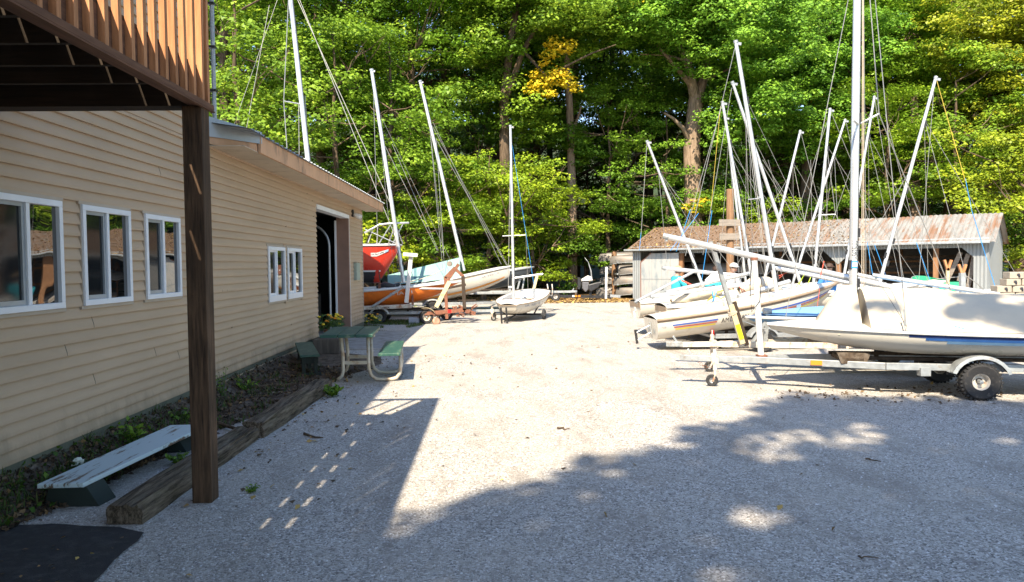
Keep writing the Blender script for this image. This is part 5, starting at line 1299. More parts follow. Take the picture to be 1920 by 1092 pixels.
mb = MB(); c = gnd(773, 608); mb.box(c.x-0.1, c.x+0.1, c.y, c.y+0.2, 0, 0.19); mb.box(c.x+0.101, c.x+0.2, c.y, c.y+0.03, 0, 0.19); mb.box(c.x+0.101, c.x+0.2, c.y+0.17, c.y+0.2, 0, 0.19); mb.box(c.x+0.1, c.x+0.2, c.y, c.y+0.2, 0.17, 0.192)
solo('cinder_block', mb, simple('block_blue_grey', (0.30,0.33,0.38), 0.9), 'grey hollow concrete block standing in the grass left of the rusty wheel', 'block', loc=(c.x, c.y, 0), bevel=0.004)
# ------------------------------------------------------------------ black trailer with outboard motor, far centre
bt2 = thing('black_trailer', 'low black trailer beam with coloured reflectors before the canoes', 'trailer', (4.2, 33, 0))
mb = MB(); mb.bar(V(at(1000, 555, 33)), V(at(1146, 557, 33)), 0.08, 0.13); mb.build('beam', M_['black'], bt2)
mb = MB(); mb.bar(V(at(1144, 555, 33)), V(at(1163, 556, 33)), 0.1, 0.12); mb.build('coupler', M_['galv'], bt2)
for px, mm in ((1075, 'gelw'), (1080, 'amber'), (1086, 'amber')):
    a = V(at(px-2, 556, 32.94)); mb = MB(); mb.box(a.x, a.x+0.1, a.y-0.01, a.y+0.01, a.z-0.03, a.z+0.05); mb.build('reflector', M_[mm], bt2)
mb = MB(); mb.bar(V(at(1136, 560, 32.9)), V(at(1137, 501, 32.9)), 0.09, 0.09, (0,1,0)); mb.build('jack_post', M_['gelw'], bt2)
mb = MB(); a = V(at(1107, 556, 33)); mb.bar(a, V(at(1107, 538, 33)), 0.12, 0.12, (0,1,0)); mb.build('stand', M_['black'], bt2); wheel(bt2, (a.x - 1.6, 32.9, 0.22), (0, -1, 0), 0.22, 0.16, 0.09)
om = thing('outboard_motor', 'tilted dark outboard motor on the far black trailer', 'motor', at(1100, 540, 33))
mb = MB(); mb.add([V(at(x, y, 32.85)) for x, y in ((1083,520),(1083,542),(1087,543),(1090,532),(1088,521))] + [V(at(x, y, 33.1)) for x, y in ((1083,520),(1083,542),(1087,543),(1090,532),(1088,521))], [(0,1,2,3,4),(9,8,7,6,5),(0,5,6,1),(1,6,7,2),(2,7,8,3),(3,8,9,4),(4,9,5,0)]); mb.build('cavitation_plate', M_['black'], om)
mb = MB(); mb.bar(V(at(1090, 526, 33)), V(at(1111, 526, 33)), 0.12, 0.08); mb.prism([V(at(x, y, 32.85)) for x, y in ((1091,524),(1103,517),(1110,520),(1111,526),(1092,527))], (0, 0.3, 0)); mb.build('bracket', M_['gelw'], om, bevel=0.01)
mb = MB(); mb.prism([V(at(x, y, 32.8)) for x, y in ((1092,529),(1104,529),(1106,540),(1098,548),(1092,541))], (0, 0.35, 0)); mb.build('gearbox', simple('motor_grey', (0.10,0.10,0.11), 0.5), om, bevel=0.02)
mb = MB(); mb.prism([V(at(x, y, 32.75)) for x, y in ((1103,534),(1118,530),(1130,528),(1122,540),(1108,548),(1103,543))], (0, 0.4, 0)); mb.build('cowling', M_['black'], om, bevel=0.04)
mb = MB(); mb.tube([V(at(x, y, 33)) for x, y in ((1110,526),(1108,508),(1103,492),(1096,483))], [0.035, 0.03, 0.015, 0.008], 6); mb.build('antenna', M_['galv'], om, smooth=True)
# ------------------------------------------------------------------ canoes
def canoe(c, rz, label, L=4.7, B=0.88, D=0.36):
    M = Matrix.Translation(c) @ Matrix.Rotation(R(rz), 4, 'Z'); cn = []
    rows = []
    for i in range(31):
        s = -1 + 2*i/30; a = abs(s); hb = B/2*(1 - a**2.3)**0.8 + 0.006
        zt = 0.10*a**3                       # keel lift (upside down: top lowers)
        sh = 0.14*a**2.5                     # sheer droop
        xs = s*L/2*(1.0)
        row = []
        for k in range(-8, 9):
            t = abs(k)/8; an = t*math.pi/2
            y = math.copysign(hb*math.sin(an)**0.6, k) if k else 0
            z = D - zt - (D - zt + sh)*(1-math.cos(an))**1.0
            x = xs*(1 - 0.045*(t**2)*(a**6)) if True else xs
            x = xs - math.copysign(0.14*(1-t)**2*a**8, xs)
            row.append(M @ V((x, y, z)))
        rows.append(row)
    mb = MB(); mb.grid(rows, flip=True); mb.grid([[p - V((0,0,0.006)) for p in r_] for r_ in rows])
    o = mb.build('canoe', M_['canoe'], rootM=M, smooth=True); o['label'] = label; o['category'] = 'canoe'; o['group'] = 'upturned canoes stacked left of the shed'
    mb = MB()
    for sg in (0, -1):
        mb.tube([r_[sg] for r_ in rows], 0.014, 5)
    mb.build('gunwale', M_['galv'], o)
    return o
cpos = [(1124, 486, 'topmost upturned canoe of the left column'), (1126, 510, 'second upturned canoe from the top of the left column'), (1126, 529, 'third upturned canoe from the top of the left column'), (1119, 550, 'lowest upturned canoe of the left column on the leaves'),
        (1145, 491, 'topmost upturned canoe of the right column'), (1161, 511, 'second upturned canoe from the top of the right column'), (1151, 530, 'third upturned canoe from the top of the right column'), (1156, 550, 'lowest upturned canoe of the right column')]
for i, (px, py, lab) in enumerate(cpos):
    Yc = 37.2 if i < 4 else 35.6
    p = at(px, py, Yc); rz = -8 if i < 4 else -12
    cx = p.x + 2.3*math.cos(R(rz)); cy = Yc + 2.3*math.sin(R(rz))
    canoe((cx, cy, max(0.17, p.z)), rz, lab)
rk = thing('canoe_rack', 'pale timber post rack holding the upturned canoes', 'rack', at(1153, 560, 36.3))
mb = MB(); a = at(1152, 545, 36.3); mb.tube([V((a.x, 36.3, 0)), V((a.x, 36.3, at(1152, 472, 36.3).z))], 0.13, 10); mb.build('post', M_['pole'], rk, smooth=40)
for i, py in enumerate((492, 513, 532)):
    z = at(1152, py, 36.3).z - 0.02; mb = MB(); mb.bar((a.x, 35.3, z), (a.x, 37.6, z), 0.08, 0.08); mb.bar((a.x, 36.3, z), (a.x + 2.6, 35.8, z), 0.06, 0.06); mb.build('arm', M_['galv'], rk)
# things in the shed
def in_shed(x, y, z): return SM @ V((x, y, z))
c = in_shed(3.7, 1.6, 1.35); canoe((c.x, c.y, 1.3), -36, 'upturned canoe stored on the left rack inside the shed', L=3.4)
c = in_shed(4.3, 1.5, 0.4); canoe((c.x, c.y, 0.35), -36, 'upturned canoe low inside the left of the shed', L=3.0)
Hg = Hull(L=2.6, B=0.95, D=0.36, tw=0.9); gp = at(1776, 540, 21.8); Hg.M = boatM(gp.x, 21.8, 0.66, 78, 0)
gbt = thing('green_rowboat', 'small bright green boat showing at the shed opening', 'rowboat', M=Hg.M); hull_parts(Hg, gbt, M_['green'], M_['green'], M_['galv'], cockpit=(0.1, 0.8, 0.8))
trg, _ = trailer('boat_trailer', 'small trailer under the green boat', (gp.x + 0.25, 23.0, 0), 78, tongue=1.8, back=1.0, hw=0.5, zf=0.5, wr=0.2, tl=False)
# forked mast crutches at right
def fork(label, pa, pb_, Y, w, mat, prong='cedar'):
    A2, B2 = V(at(pa[0], pa[1], Y)), V(at(pb_[0], pb_[1], Y)); g0 = V((A2.x, Y, 0.0))
    f = thing('mast_crutch', label, 'mast crutch', g0); mb = MB(); mb.bar(g0, B2, w, w*0.8, (0, 1, 0)); mb.build('upright', M_[mat], f)
    for sg in (-1, 1): mb = MB(); mb.bar(B2 - V((0,0,0.05)), B2 + V((sg*0.07, 0, 0.16)), 0.04, 0.04, (0,1,0)); mb.build('prong', M_[prong], f)
fork('pale slim upright with forked wooden top before the green boat', (1776,550), (1777,503), 14.2, 0.05, 'cream')
fk = fork('twin galvanised upright with forked wooden top right of the green boat', (1807,550), (1804,512), 13.6, 0.09, 'galv')
cord('grey cable drooping between the crutches before the dark shed', [(1728,528),(1770,522),(1812,518),(1830,530),(1850,550)], 13.8, .008, 'wire')
# retaining block stack
bk = MB(); bk.M = None
BW, BH, BD = 0.30, 0.132, 0.24
def block_mesh():
    mb = MB(); pts = []
    for k in range(7):
        a = R(-28 + 56*k/6); pts.append((math.sin(a)*BW*1.02, -math.cos(a)*BW*1.02 + BW*0.9, 0))
    pts += [(BW*0.38, BD, 0), (-BW*0.38, BD, 0)]
    mb.prism(pts, (0, 0, BH - 0.008)); return mb
def block_logo():
    mb = MB()
    mb.blob((0, -0.045, 0.075), (0.030, 0.006, 0.022), 3, 0.35, 8, 5); mb.box(-0.004, 0.004, -0.050, -0.040, 0.02, 0.07); mb.box(0.014, 0.03, -0.050, -0.038, 0.02, 0.06); return mb
b0p = at(1893, 497, 13.8)
proto = block_mesh().build('retaining_block', M_['block'], rootM=Matrix.Identity(4), bevel=0.008)
lg = block_logo().build('stamp', M_['ink'], proto)
n = 0
for row in range(11):
    z = row*BH; top = row
    nb = 5 if row < 9 else (4 if row == 9 else 3)
    for k in range(nb):
        x = b0p.x - 0.15 + k*0.305 + (0.12 if row % 2 else 0) + max(0, row - 7)*0.06 + (0.12 if row == 10 else 0)
        o = proto if n == 0 else copy_tree(proto)
        o.location = (x, 13.8, z); o['group'] = 'tan retaining wall blocks stacked behind the covered boat'
        o['label'] = 'tan curved concrete block in the stack at the right edge'; o['category'] = 'concrete block'; n += 1
# ================================================================== foliage
def leaf_object(name, P, Nrm, size, val, mat, parent=None, rootM=None, seed=0, aspect=0.75, fold=0.0):
    """P (n,3) leaf centres, Nrm (n,3) normals, size (n,), val (n,) -> one mesh of leaf shaped quads"""
    rs = np.random.RandomState(seed); n = len(P)
    Nrm = Nrm / np.maximum(1e-6, np.linalg.norm(Nrm, axis=1))[:, None]
    A = rs.normal(size=(n, 3)); A -= Nrm * (A*Nrm).sum(1)[:, None]; A /= np.linalg.norm(A, axis=1)[:, None]
    B = np.cross(Nrm, A)
    sz = size[:, None]
    dr = Nrm * sz * 0.12
    v = np.empty((n, 4, 3))
    v[:, 0] = P - A*sz*0.5; v[:, 1] = P - A*sz*0.05 + B*sz*0.5*aspect + dr; v[:, 2] = P + A*sz*0.5; v[:, 3] = P - A*sz*0.05 - B*sz*0.5*aspect + dr
    me = bpy.data.meshes.new(name); me.vertices.add(n*4); me.vertices.foreach_set('co', v.reshape(-1))
    me.loops.add(n*4); me.loops.foreach_set('vertex_index', np.arange(n*4, dtype=np.int32))
    me.polygons.add(n); me.polygons.foreach_set('loop_start', np.arange(0, n*4, 4, dtype=np.int32))
    me.update(); me.materials.append(mat)
    at_ = me.attributes.new('lv', 'FLOAT', 'FACE'); at_.data.foreach_set('value', np.clip(val, 0, 1).astype(np.float32))
    o = bpy.data.objects.new(name, me); COL.objects.link(o)
    if parent is not None: o.parent = parent; WM[o] = WM[parent]
    elif rootM is not None: o.matrix_world = rootM
    return o
def clumps(centres, radii, per, size, seed, flat=0.55, bias=None, up=0.75):
    rs = np.random.RandomState(seed); P = []; Nn = []; S = []; Vv = []
    for i, (c, r) in enumerate(zip(centres, radii)):
        n = max(4, int(per * (r*r)))
        d = rs.normal(size=(n, 3)); d /= np.linalg.norm(d, axis=1)[:, None]
        rad = r * (0.55 + 0.45*rs.rand(n)**0.5)
        low = d[:, 2] < -0.1; d[low, 2] *= 0.35
        # sub lobes so a clump has an uneven outline
        lob = 1 + 0.28*np.sin(d[:, 0]*5 + i)*np.cos(d[:, 1]*6 + i*2)
        p = np.array(c) + d*(rad*lob)[:, None]*np.array([1, 1, flat])
        P.append(p); nn = d*0.5 + np.array([-0.1, -0.25, up]) + rs.normal(size=(n, 3))*0.30; Nn.append(nn)
        S.append(size*rs.uniform(0.65, 1.3, n)); b = (bias[i] if bias is not None else rs.uniform(-0.2, 0.2))
        Vv.append(0.5 + b + rs.normal(size=n)*0.10)
    return np.concatenate(P), np.concatenate(Nn), np.concatenate(S), np.concatenate(Vv)
def tree_proto(kind, seed, H, z0, cr, tr, nclump, per, size, mat='leaf', bark='bark', lean=0.0, forks=5, flatcrown=1.0, crw=(0.5, 0.95), bough=0.85):
    """a trunk with limbs and twigs, and a crown of leaf clumps. kind is the object's name."""
    rn = random.Random(seed); root = bpy.data.objects.new(kind, None); COL.objects.link(root); WM[root] = Matrix.Identity(4)
    tk = MB(); top = H*0.86
    pts = []; x = y = 0
    for i in range(9):
        k = i/8; x += rn.uniform(-1, 1)*0.12*(k > 0) + lean*H/8; y += rn.uniform(-1, 1)*0.10*(k > 0); pts.append(V((x, y, top*k)))
    rad = [tr*(1.35 if i == 0 else 1)*(1 - 0.80*(i/8)**1.1) for i in range(9)]
    tk.tube(pts, rad, 10); nodes = []
    def trunk_at(z):
        k = min(7.999, z/top*8); i = int(k); return pts[i].lerp(pts[i+1], k - i), rad[i] + (rad[i+1]-rad[i])*(k-i)
    for i in range(forks):
        z = z0*0.8 + (top - z0*0.8)*(i/forks)**1.1*0.9; b, rb = trunk_at(z); a = i*2.4 + rn.uniform(-.5, .5)
        Ln = cr*rn.uniform(0.7, 1.0)*(1 - 0.45*(z/H)**2); up = rn.uniform(0.25, 0.9)
        q = [b]; d = V((math.cos(a), math.sin(a), up)).normalized()
        for k in range(4):
            d = (d + V((rn.uniform(-.25,.25), rn.uniform(-.25,.25), rn.uniform(-.1,.25)))).normalized(); q.append(q[-1] + d*Ln/4)
        r0 = rb*rn.uniform(0.4, 0.6); tk.tube(q, [r0, r0*.8, r0*.6, r0*.42, r0*.22], 7); nodes += q[1:]
        for k in (2, 3):
            e = (d + V((rn.uniform(-1,1), rn.uniform(-1,1), rn.uniform(-.2,.6)))).normalized(); e2 = q[k] + e*Ln*0.4
            tk.tube([q[k], q[k].lerp(e2, .5) + V((0,0,.1)), e2], [r0*.4, r0*.28, r0*.1], 5); nodes.append(e2)
    nodes += [trunk_at(z0 + (top-z0)*k/5)[0] for k in range(1, 6)]
    C = []; RR = []
    zc = (H + z0)/2; hh = (H - z0)/2
    while len(C) < nclump:
        d = V((rn.gauss(0,1), rn.gauss(0,1), rn.gauss(0,1))).normalized(); f = rn.random()**0.38
        c = V((d.x*cr*f, d.y*cr*f, zc + d.z*hh*f*flatcrown)); wv = mnoise.noise(c*0.28 + V((seed, 0, 0)))
        if wv < -0.15: continue
        tx = trunk_at(max(0, min(top, c.z)))[0]; c.x += tx.x; c.y += tx.y
        for _ in range(5):
            C.append(c + V((rn.gauss(0, bough), rn.gauss(0, bough), rn.gauss(0, bough*0.33)))); RR.append(rn.uniform(*crw))
    for c in C[::3]:
        nb = min(nodes, key=lambda p: (p - c).length + 0.5*max(0, p.z - c.z)); mid = nb.lerp(c, 0.5) + V((0, 0, -0.1))
        tk.tube([nb, mid, c], [0.035, 0.022, 0.008], 4, cap=False)
    tko = tk.build('trunk', M_[bark], root, smooth=60)
    P, Nn, S, Vv = clumps([tuple(c) for c in C], RR, per, size, seed)
    lo = leaf_object('crown', P, Nn, S, Vv, M_[mat], root, seed=seed)
    return root
protos = {}
def P_(key, *a, **k):
    protos[key] = tree_proto(*a, **k); return protos[key]
P_('tallA', 'broadleaf_tree', 11, 24, 5.0, 5.6, 0.38, 270, 210, 0.17, forks=9)
P_('tallB', 'broadleaf_tree', 12, 26, 8.0, 5.2, 0.34, 250, 210, 0.17, forks=9, lean=0.02, bark='barkdark')
P_('tallC', 'broadleaf_tree', 13, 22, 3.0, 5.0, 0.30, 270, 210, 0.17, forks=10, lean=-0.015)
P_('mid', 'broadleaf_tree', 14, 12, 1.6, 3.6, 0.16, 170, 300, 0.14, forks=8, crw=(0.38, 0.7), bough=0.6)
P_('low', 'maple_tree', 15, 7.6, 0.9, 3.7, 0.13, 170, 380, 0.13, forks=9, crw=(0.36, 0.65), bough=0.55)
P_('shrub', 'shrub', 16, 3.4, 0.2, 1.9, 0.05, 60, 350, 0.12, forks=6, crw=(0.28, 0.5), bough=0.3)
used = set()
DESC = {
 'tall': 'tall broadleaf tree', 'mid': 'young broadleaf tree', 'low': 'low bushy maple', 'shrub': 'leafy shrub'}
def put(key, px, Y, label, sc_=1.0, rot=0.0, col=(1, 1, 1), group=None, sz=None, cat='tree', bark=None):
    if key in used: r = copy_tree(protos[key])
    else: r = protos[key]; used.add(key)
    x = at(px, 500, Y).x if px is not None else 0
    r.location = (x, Y, -0.05); r.rotation_euler = (0, 0, rot); r.scale = (sc_, sc_, sz or sc_)
    r['label'] = label; r['category'] = cat
    if group: r['group'] = group
    for ch in r.children:
        if ch.name.startswith('crown'): ch.color = tuple(col) + (1,)
    return r
gF = 'trees of the wood behind the yard'
G0 = (1, 1, 1); BR = (1.35, 1.15, 0.8); DK = (0.62, 0.72, 0.8); YL = (1.9, 1.25, 0.8); BL = (0.85, 1.0, 1.25); YG = (1.55, 1.25, 0.8)
# front row, from left to right in the photo
put('low', 905, 34.5, 'bright yellow green maple bush rising directly behind the small white pram', 1.05, 0.4, (1.55,1.3,.8))
put('low', 1000, 36.0, 'bright green maple bush just right of the pram mast', 0.98, 2.2, (1.5,1.27,.8))
put('low', 830, 33.5, 'green maple bush filling the gap behind the cream daysailer mast', 0.85, 4.0, (1.15,1.1,.8))
put('shrub', 735, 29.5, 'yellow green shrub glowing behind the red bow', 1.15, 1.0, (1.9,1.4,.7), cat='shrub')
put('shrub', 700, 31.0, 'yellow green shrub at the building corner under the red hull', 1.0, 3.0, (1.6,1.3,.7), cat='shrub')
put('shrub', 790, 32.0, 'dark shrub behind the teal tent cover', 1.2, 5.0, (1.0,1.0,.8), cat='shrub')
put('mid', 455, 30, 'young tree rising over the near end of the low roof', 1.25, 0.3, (1.15,1.1,.9))
put('mid', 640, 31, 'young tree whose leaves show above the fascia end', 1.1, 1.3, (1.1,1.1,.9))
put('mid', 740, 34, 'young tree between the tall steel mast and the leaning white mast', 1.15, 2.3, (0.95,1.0,.9))
put('mid', 1140, 40.5, 'dark young tree above the outboard motor', 1.0, 3.3, (.75,.85,.8))
put('mid', 1255, 40.0, 'green tree just behind the left end of the shed roof', 0.95, 0.9, (1.0,1.1,1.0))
put('low', 1300, 41.0, 'low leafy tree overhanging the shed roof before the forked trunk', 1.0, 1.1, (0.95,1.1,1.05))
put('low', 1385, 40.0, 'low tree with yellowing sprays behind the timber pole', 0.9, 5.1, (1.25,1.15,.8))
put('mid', 1480, 41.5, 'green young tree over the middle of the shed roof', 1.0, 4.1, (.85,1.0,1.0))
put('mid', 1660, 38.0, 'yellow green young tree left of the rightmost leaning mast', 1.0, 2.6, (1.2,1.15,.8))
put('mid', 1790, 37.0, 'young tree behind the right end of the shed', 1.05, 5.5, (1.1,1.05,.8))
put('low', 1925, 31.0, 'golden green bushy tree at the right edge beyond the shed', 1.1, 0.2, (1.6,1.2,.7))
tall = [(430,36,'A',1.0,(1.0,1.05,.9),'tall tree with its crown above the upper wall'), (520,39,'C',1.05,(.95,1.05,.9),'tall tree behind the thick steel mast'),
 (610,37,'C',1.0,(1.1,1.1,.9),'tall green tree right of the thick steel mast'), (700,42,'B',1.0,(.8,.95,.95),'dark tall tree behind the leaning white mast'),
 (775,38,'A',0.95,(.95,1.05,.85),'tall tree between the two leaning masts on the left'), (850,42,'C',1.1,(.9,1.0,.9),'tall tree above the cream daysailer'),
 (935,44,'B',1.05,(1.0,1.05,.9),'tall tree with bare dark forked trunks above the bright maple'), (1010,47,'A',1.0,(.9,1.0,.9),'tall tree behind the golden spray'),
 (1072,46,'B',1.1,(.75,.9,.9),'tall tree with a pale straight trunk right of the pram'), (1150,50,'C',1.1,(.75,.9,.9),'shadowy tall tree behind the canoes'),
 (1215,48,'B',1.05,(.95,1.05,1.0),'tall tree left of the forked trunk'),
 (1400,43,'A',1.0,(1.0,1.15,1.15),'tall tree right of the forked trunk'), (1455,47,'C',1.1,(.9,1.05,1.1),'tall tree behind the crossing masts'),
 (1515,44,'B',0.95,(1.0,1.15,1.05),'tall tree whose brown trunk forks above the shed'), (1590,46,'A',1.05,(1.05,1.2,1.0),'tall light green tree behind the thick near mast'),
 (1660,44,'C',1.0,(1.2,1.2,.9),'tall tree between the near mast and the right leaning mast'), (1712,48,'B',1.05,(.9,1.0,.9),'tall tree with a pale stout trunk behind the shed ridge'),
 (1780,43,'A',0.95,(1.25,1.1,.8),'tall yellowing tree right of the rightmost mast'), (1850,46,'B',1.05,(1.3,1.0,.7),'tall tree with a dark leaning trunk beyond the shed end'), (1915,41,'C',1.0,(1.4,1.1,.7),'tall golden tree at the right edge')]
rr = random.Random(5)
for px, Y, k, s, c, lab in tall: put('tall' + k, px, Y, lab, s, rr.uniform(0, 6.3), c)
# second and third rows, deep in the wood
n = 0
for Y, xs, s in ((55, range(-26, 40, 8), 1.05), (66, range(-30, 50, 10), 1.12)):
    for x in xs:
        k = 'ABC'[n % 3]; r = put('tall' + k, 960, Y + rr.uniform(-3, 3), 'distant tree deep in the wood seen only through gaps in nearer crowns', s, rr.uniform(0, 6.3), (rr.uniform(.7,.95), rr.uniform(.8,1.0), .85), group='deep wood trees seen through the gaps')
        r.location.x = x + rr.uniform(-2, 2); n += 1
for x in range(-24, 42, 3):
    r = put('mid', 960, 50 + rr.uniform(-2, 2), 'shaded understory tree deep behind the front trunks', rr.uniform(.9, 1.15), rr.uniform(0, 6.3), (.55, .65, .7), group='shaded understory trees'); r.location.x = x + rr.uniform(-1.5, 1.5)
# shaded brush along the wood edge
for i, (px, Y) in enumerate(((1050,39),(1100,41),(1160,42),(1010,41),(960,40),(880,39),(1210,43),(1900,36),(1830,39))):
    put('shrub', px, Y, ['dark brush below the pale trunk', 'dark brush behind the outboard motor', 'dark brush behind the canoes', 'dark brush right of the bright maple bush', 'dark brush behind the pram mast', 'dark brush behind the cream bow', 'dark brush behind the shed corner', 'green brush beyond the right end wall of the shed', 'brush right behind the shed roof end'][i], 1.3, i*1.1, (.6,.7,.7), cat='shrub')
# forked trunk tree, built on its own (px 1300)
def limb_tree(name, label, Y, paths, crown_pts, crown_r, bark, col, per=210, size=0.17, mat='leaf', seed=1, rad=(0.5, 0.95)):
    x0 = at(paths[0][0][0], 560, Y).x; root = thing(name, label, 'tree', (x0, Y, 0)); tk = MB()
    for path in paths:
        pts = [V(at(p[0], p[1], Y + p[3])) for p in path]; 
        if path is paths[0]: pts[0].z = 0
        tk.tube(pts, [p[2] for p in path], 10)
    tk.build('trunk', M_[bark], root, smooth=60)
    rn = random.Random(seed); C = []; RR = []
    for (px, py, dy, n, sx, sz) in crown_pts:
        c0 = V(at(px, py, Y + dy))
        for _ in range(n):
            cb = c0 + V((rn.gauss(0, sx), rn.gauss(0, sx*0.8), rn.gauss(0, sz)))
            for _k in range(4): C.append(tuple(cb + V((rn.gauss(0, .7), rn.gauss(0, .7), rn.gauss(0, .25))))); RR.append(rn.uniform(*rad))
    P, Nn, S, Vv = clumps(C, RR, per, size, seed); M = WM[root]; P = P - np.array(M.translation)
    o = leaf_object('crown', P, Nn, S, Vv, M_[mat], root, seed=seed); o.color = tuple(col) + (1,); return root
limb_tree('forked_tree', 'great tree with sunlit forked trunk above the shed roof', 39.5,
  [[(1303,560,.5,0),(1297,275,.45,0),(1302,215,.42,0),(1306,180,.40,0)], [(1304,190,.30,0),(1296,150,.26,-.3),(1288,110,.20,-.4),(1272,85,.15,-.5),(1262,60,.1,-.5)],
   [(1307,190,.32,0),(1318,150,.26,.2),(1326,110,.20,.3),(1330,80,.16,.3),(1340,30,.1,.4)], [(1300,165,.18,-.2),(1275,135,.13,-.6),(1245,100,.09,-1),(1232,85,.05,-1)],
   [(1296,270,.16,-.1),(1280,240,.12,-.6),(1262,222,.08,-.9),(1245,212,.05,-1)], [(1325,150,.09,.1),(1355,135,.06,-.4),(1382,122,.03,-.6)], [(1288,115,.1,-.4),(1250,104,.05,-.8),(1200,102,.03,-1)]],
  [(1280,30,-2,34,2.2,1.2),(1200,50,-1,26,1.6,1.1),(1360,40,-2,34,2.0,1.3),(1300,-60,0,40,3.5,2),(1400,110,-2,22,1.4,1.4),(1230,-20,-2,22,2,1.5),(1420,230,-2,14,1.2,1.0)], 1, 'barkpale', (1.1,1.25,1.25), seed=21)
limb_tree('golden_spray_maple', 'maple with a dark twin trunk and one golden leafed branch', 37.0,
  [[(948,560,.28,0),(946,300,.26,0),(945,190,.24,0),(956,90,.2,0),(968,20,.17,0),(975,-40,.12,0)], [(950,180,.18,0),(975,110,.14,-.4),(1000,60,.1,-.8),(1035,10,.06,-1)], [(985,100,.09,-.6),(1030,150,.06,-1),(1060,125,.05,-1.2),(1110,100,.04,-1.2),(1155,84,.02,-1.2)]],
  [(930,-20,0,26,2.4,1.3),(1000,-10,-1,18,1.8,1.0),(880,120,0,16,1.2,1.0),(975,230,1,8,.8,.6),(1100,40,0,10,1.2,.8)], 1, 'bark', (1.15,1.1,.9), seed=22)
def gold(label, Y, spots, seed, size=0.22, tree='forked_tree'):
    C = []; RR = []; 
    for px, py, r in spots: C.append(tuple(at(px, py, Y))); RR.append(r)
    P, Nn, S, Vv = clumps(C, [q*1.25 for q in RR], 420, size*0.75, seed, flat=0.7); c0 = np.array(C[0]); par = bpy.data.objects[tree]; o = leaf_object('golden_branch', P - np.array(WM[par].translation), Nn, S, Vv, M_['leafgold'], par, seed=seed)
    o['label'] = label; return o
gold('spray of golden yellow leaves hanging high above the pram mast', 35.6, [(1040,150,.55),(1012,160,.5),(1065,158,.45),(998,172,.35),(1080,170,.3),(1030,178,.35),(1050,140,.4),(1005,142,.35),(1040,85,.45),(1060,95,.4),(1030,105,.4),(1070,85,.3),(1020,120,.3)], 3, tree='golden_spray_maple')
gold('small cluster of yellow leaves at the top of the picture', 37, [(1200,10,.45),(1212,25,.3),(1216,34,.25)], 4)
gold('yellowing leaf cluster above the left half of the shed roof', 39.0, [(1310,385,.4),(1290,390,.3),(1325,378,.3),(1300,398,.3)], 5)
gold('orange leaf cluster before the brown forked trunk above the shed', 41.0, [(1525,190,.3),(1540,182,.25)], 6)
limb_tree('slanting_tree', 'dark slanting trunk among leaves right of the thick steel mast', 36.0, [[(600,400,.2,0),(600,230,.2,0),(612,170,.17,0),(632,120,.12,0)], [(605,210,.1,0),(590,150,.06,0)]], [(640,90,0,12,1.2,.8),(600,300,-1,10,1.2,.8),(560,140,-1,10,1.2,1.0)], 1, 'bark', (1.1,1.1,.85), seed=23)
limb_tree('pale_trunk_tree', 'straight pale sunlit trunk right of the bright maple bush', 40.0, [[(1074,560,.26,0),(1073,380,.24,0),(1068,200,.2,0),(1060,60,.15,0)], [(1071,260,.1,0),(1090,200,.06,0)]], [(1060,20,0,14,1.5,1.0),(1110,250,1,10,1.2,1.0)], 1, 'barkpale', (.9,1.0,.9), seed=24)
limb_tree('brown_fork_tree', 'brown forked trunk rising behind the middle of the shed roof', 41.5, [[(1508,480,.34,0),(1512,330,.32,0),(1520,240,.28,0),(1525,200,.24,0)], [(1522,215,.2,0),(1505,180,.13,0),(1480,150,.08,-.5)], [(1524,215,.2,0),(1538,170,.14,0),(1560,120,.1,-.4)]], [(1500,130,-1.5,16,1.6,.9),(1560,90,-1,16,1.8,1.0),(1440,60,-1,20,1.8,1.4),(1560,250,-1,12,1.3,1.0)], 1, 'bark', (.95,1.15,1.1), seed=25)
limb_tree('stout_trunk_tree', 'stout pale brown trunk behind the shed ridge right of the leaning mast', 40.0, [[(1716,480,.34,0),(1716,360,.3,0),(1712,280,.26,0),(1716,180,.2,0)]], [(1720,150,0,14,1.6,1.2),(1750,300,0,12,1.3,.8),(1690,280,-1,8,.9,.8)], 1, 'barkpale', (1.2,1.15,.8), seed=26)
limb_tree('leaning_trunk_tree', 'dark leaning trunk among yellow leaves near the right edge', 38.5, [[(1852,500,.3,0),(1858,330,.28,0),(1868,220,.24,0),(1890,130,.2,0),(1915,60,.14,0)], [(1868,225,.14,0),(1850,150,.1,0),(1835,90,.06,0)]], [(1900,40,-1,20,1.8,1.2),(1840,110,0,12,1.4,1.0),(1880,250,-1,14,1.3,1.2),(1910,180,-1,12,1.0,1.0)], 1, 'barkdark', (1.7,1.15,.7), seed=27)
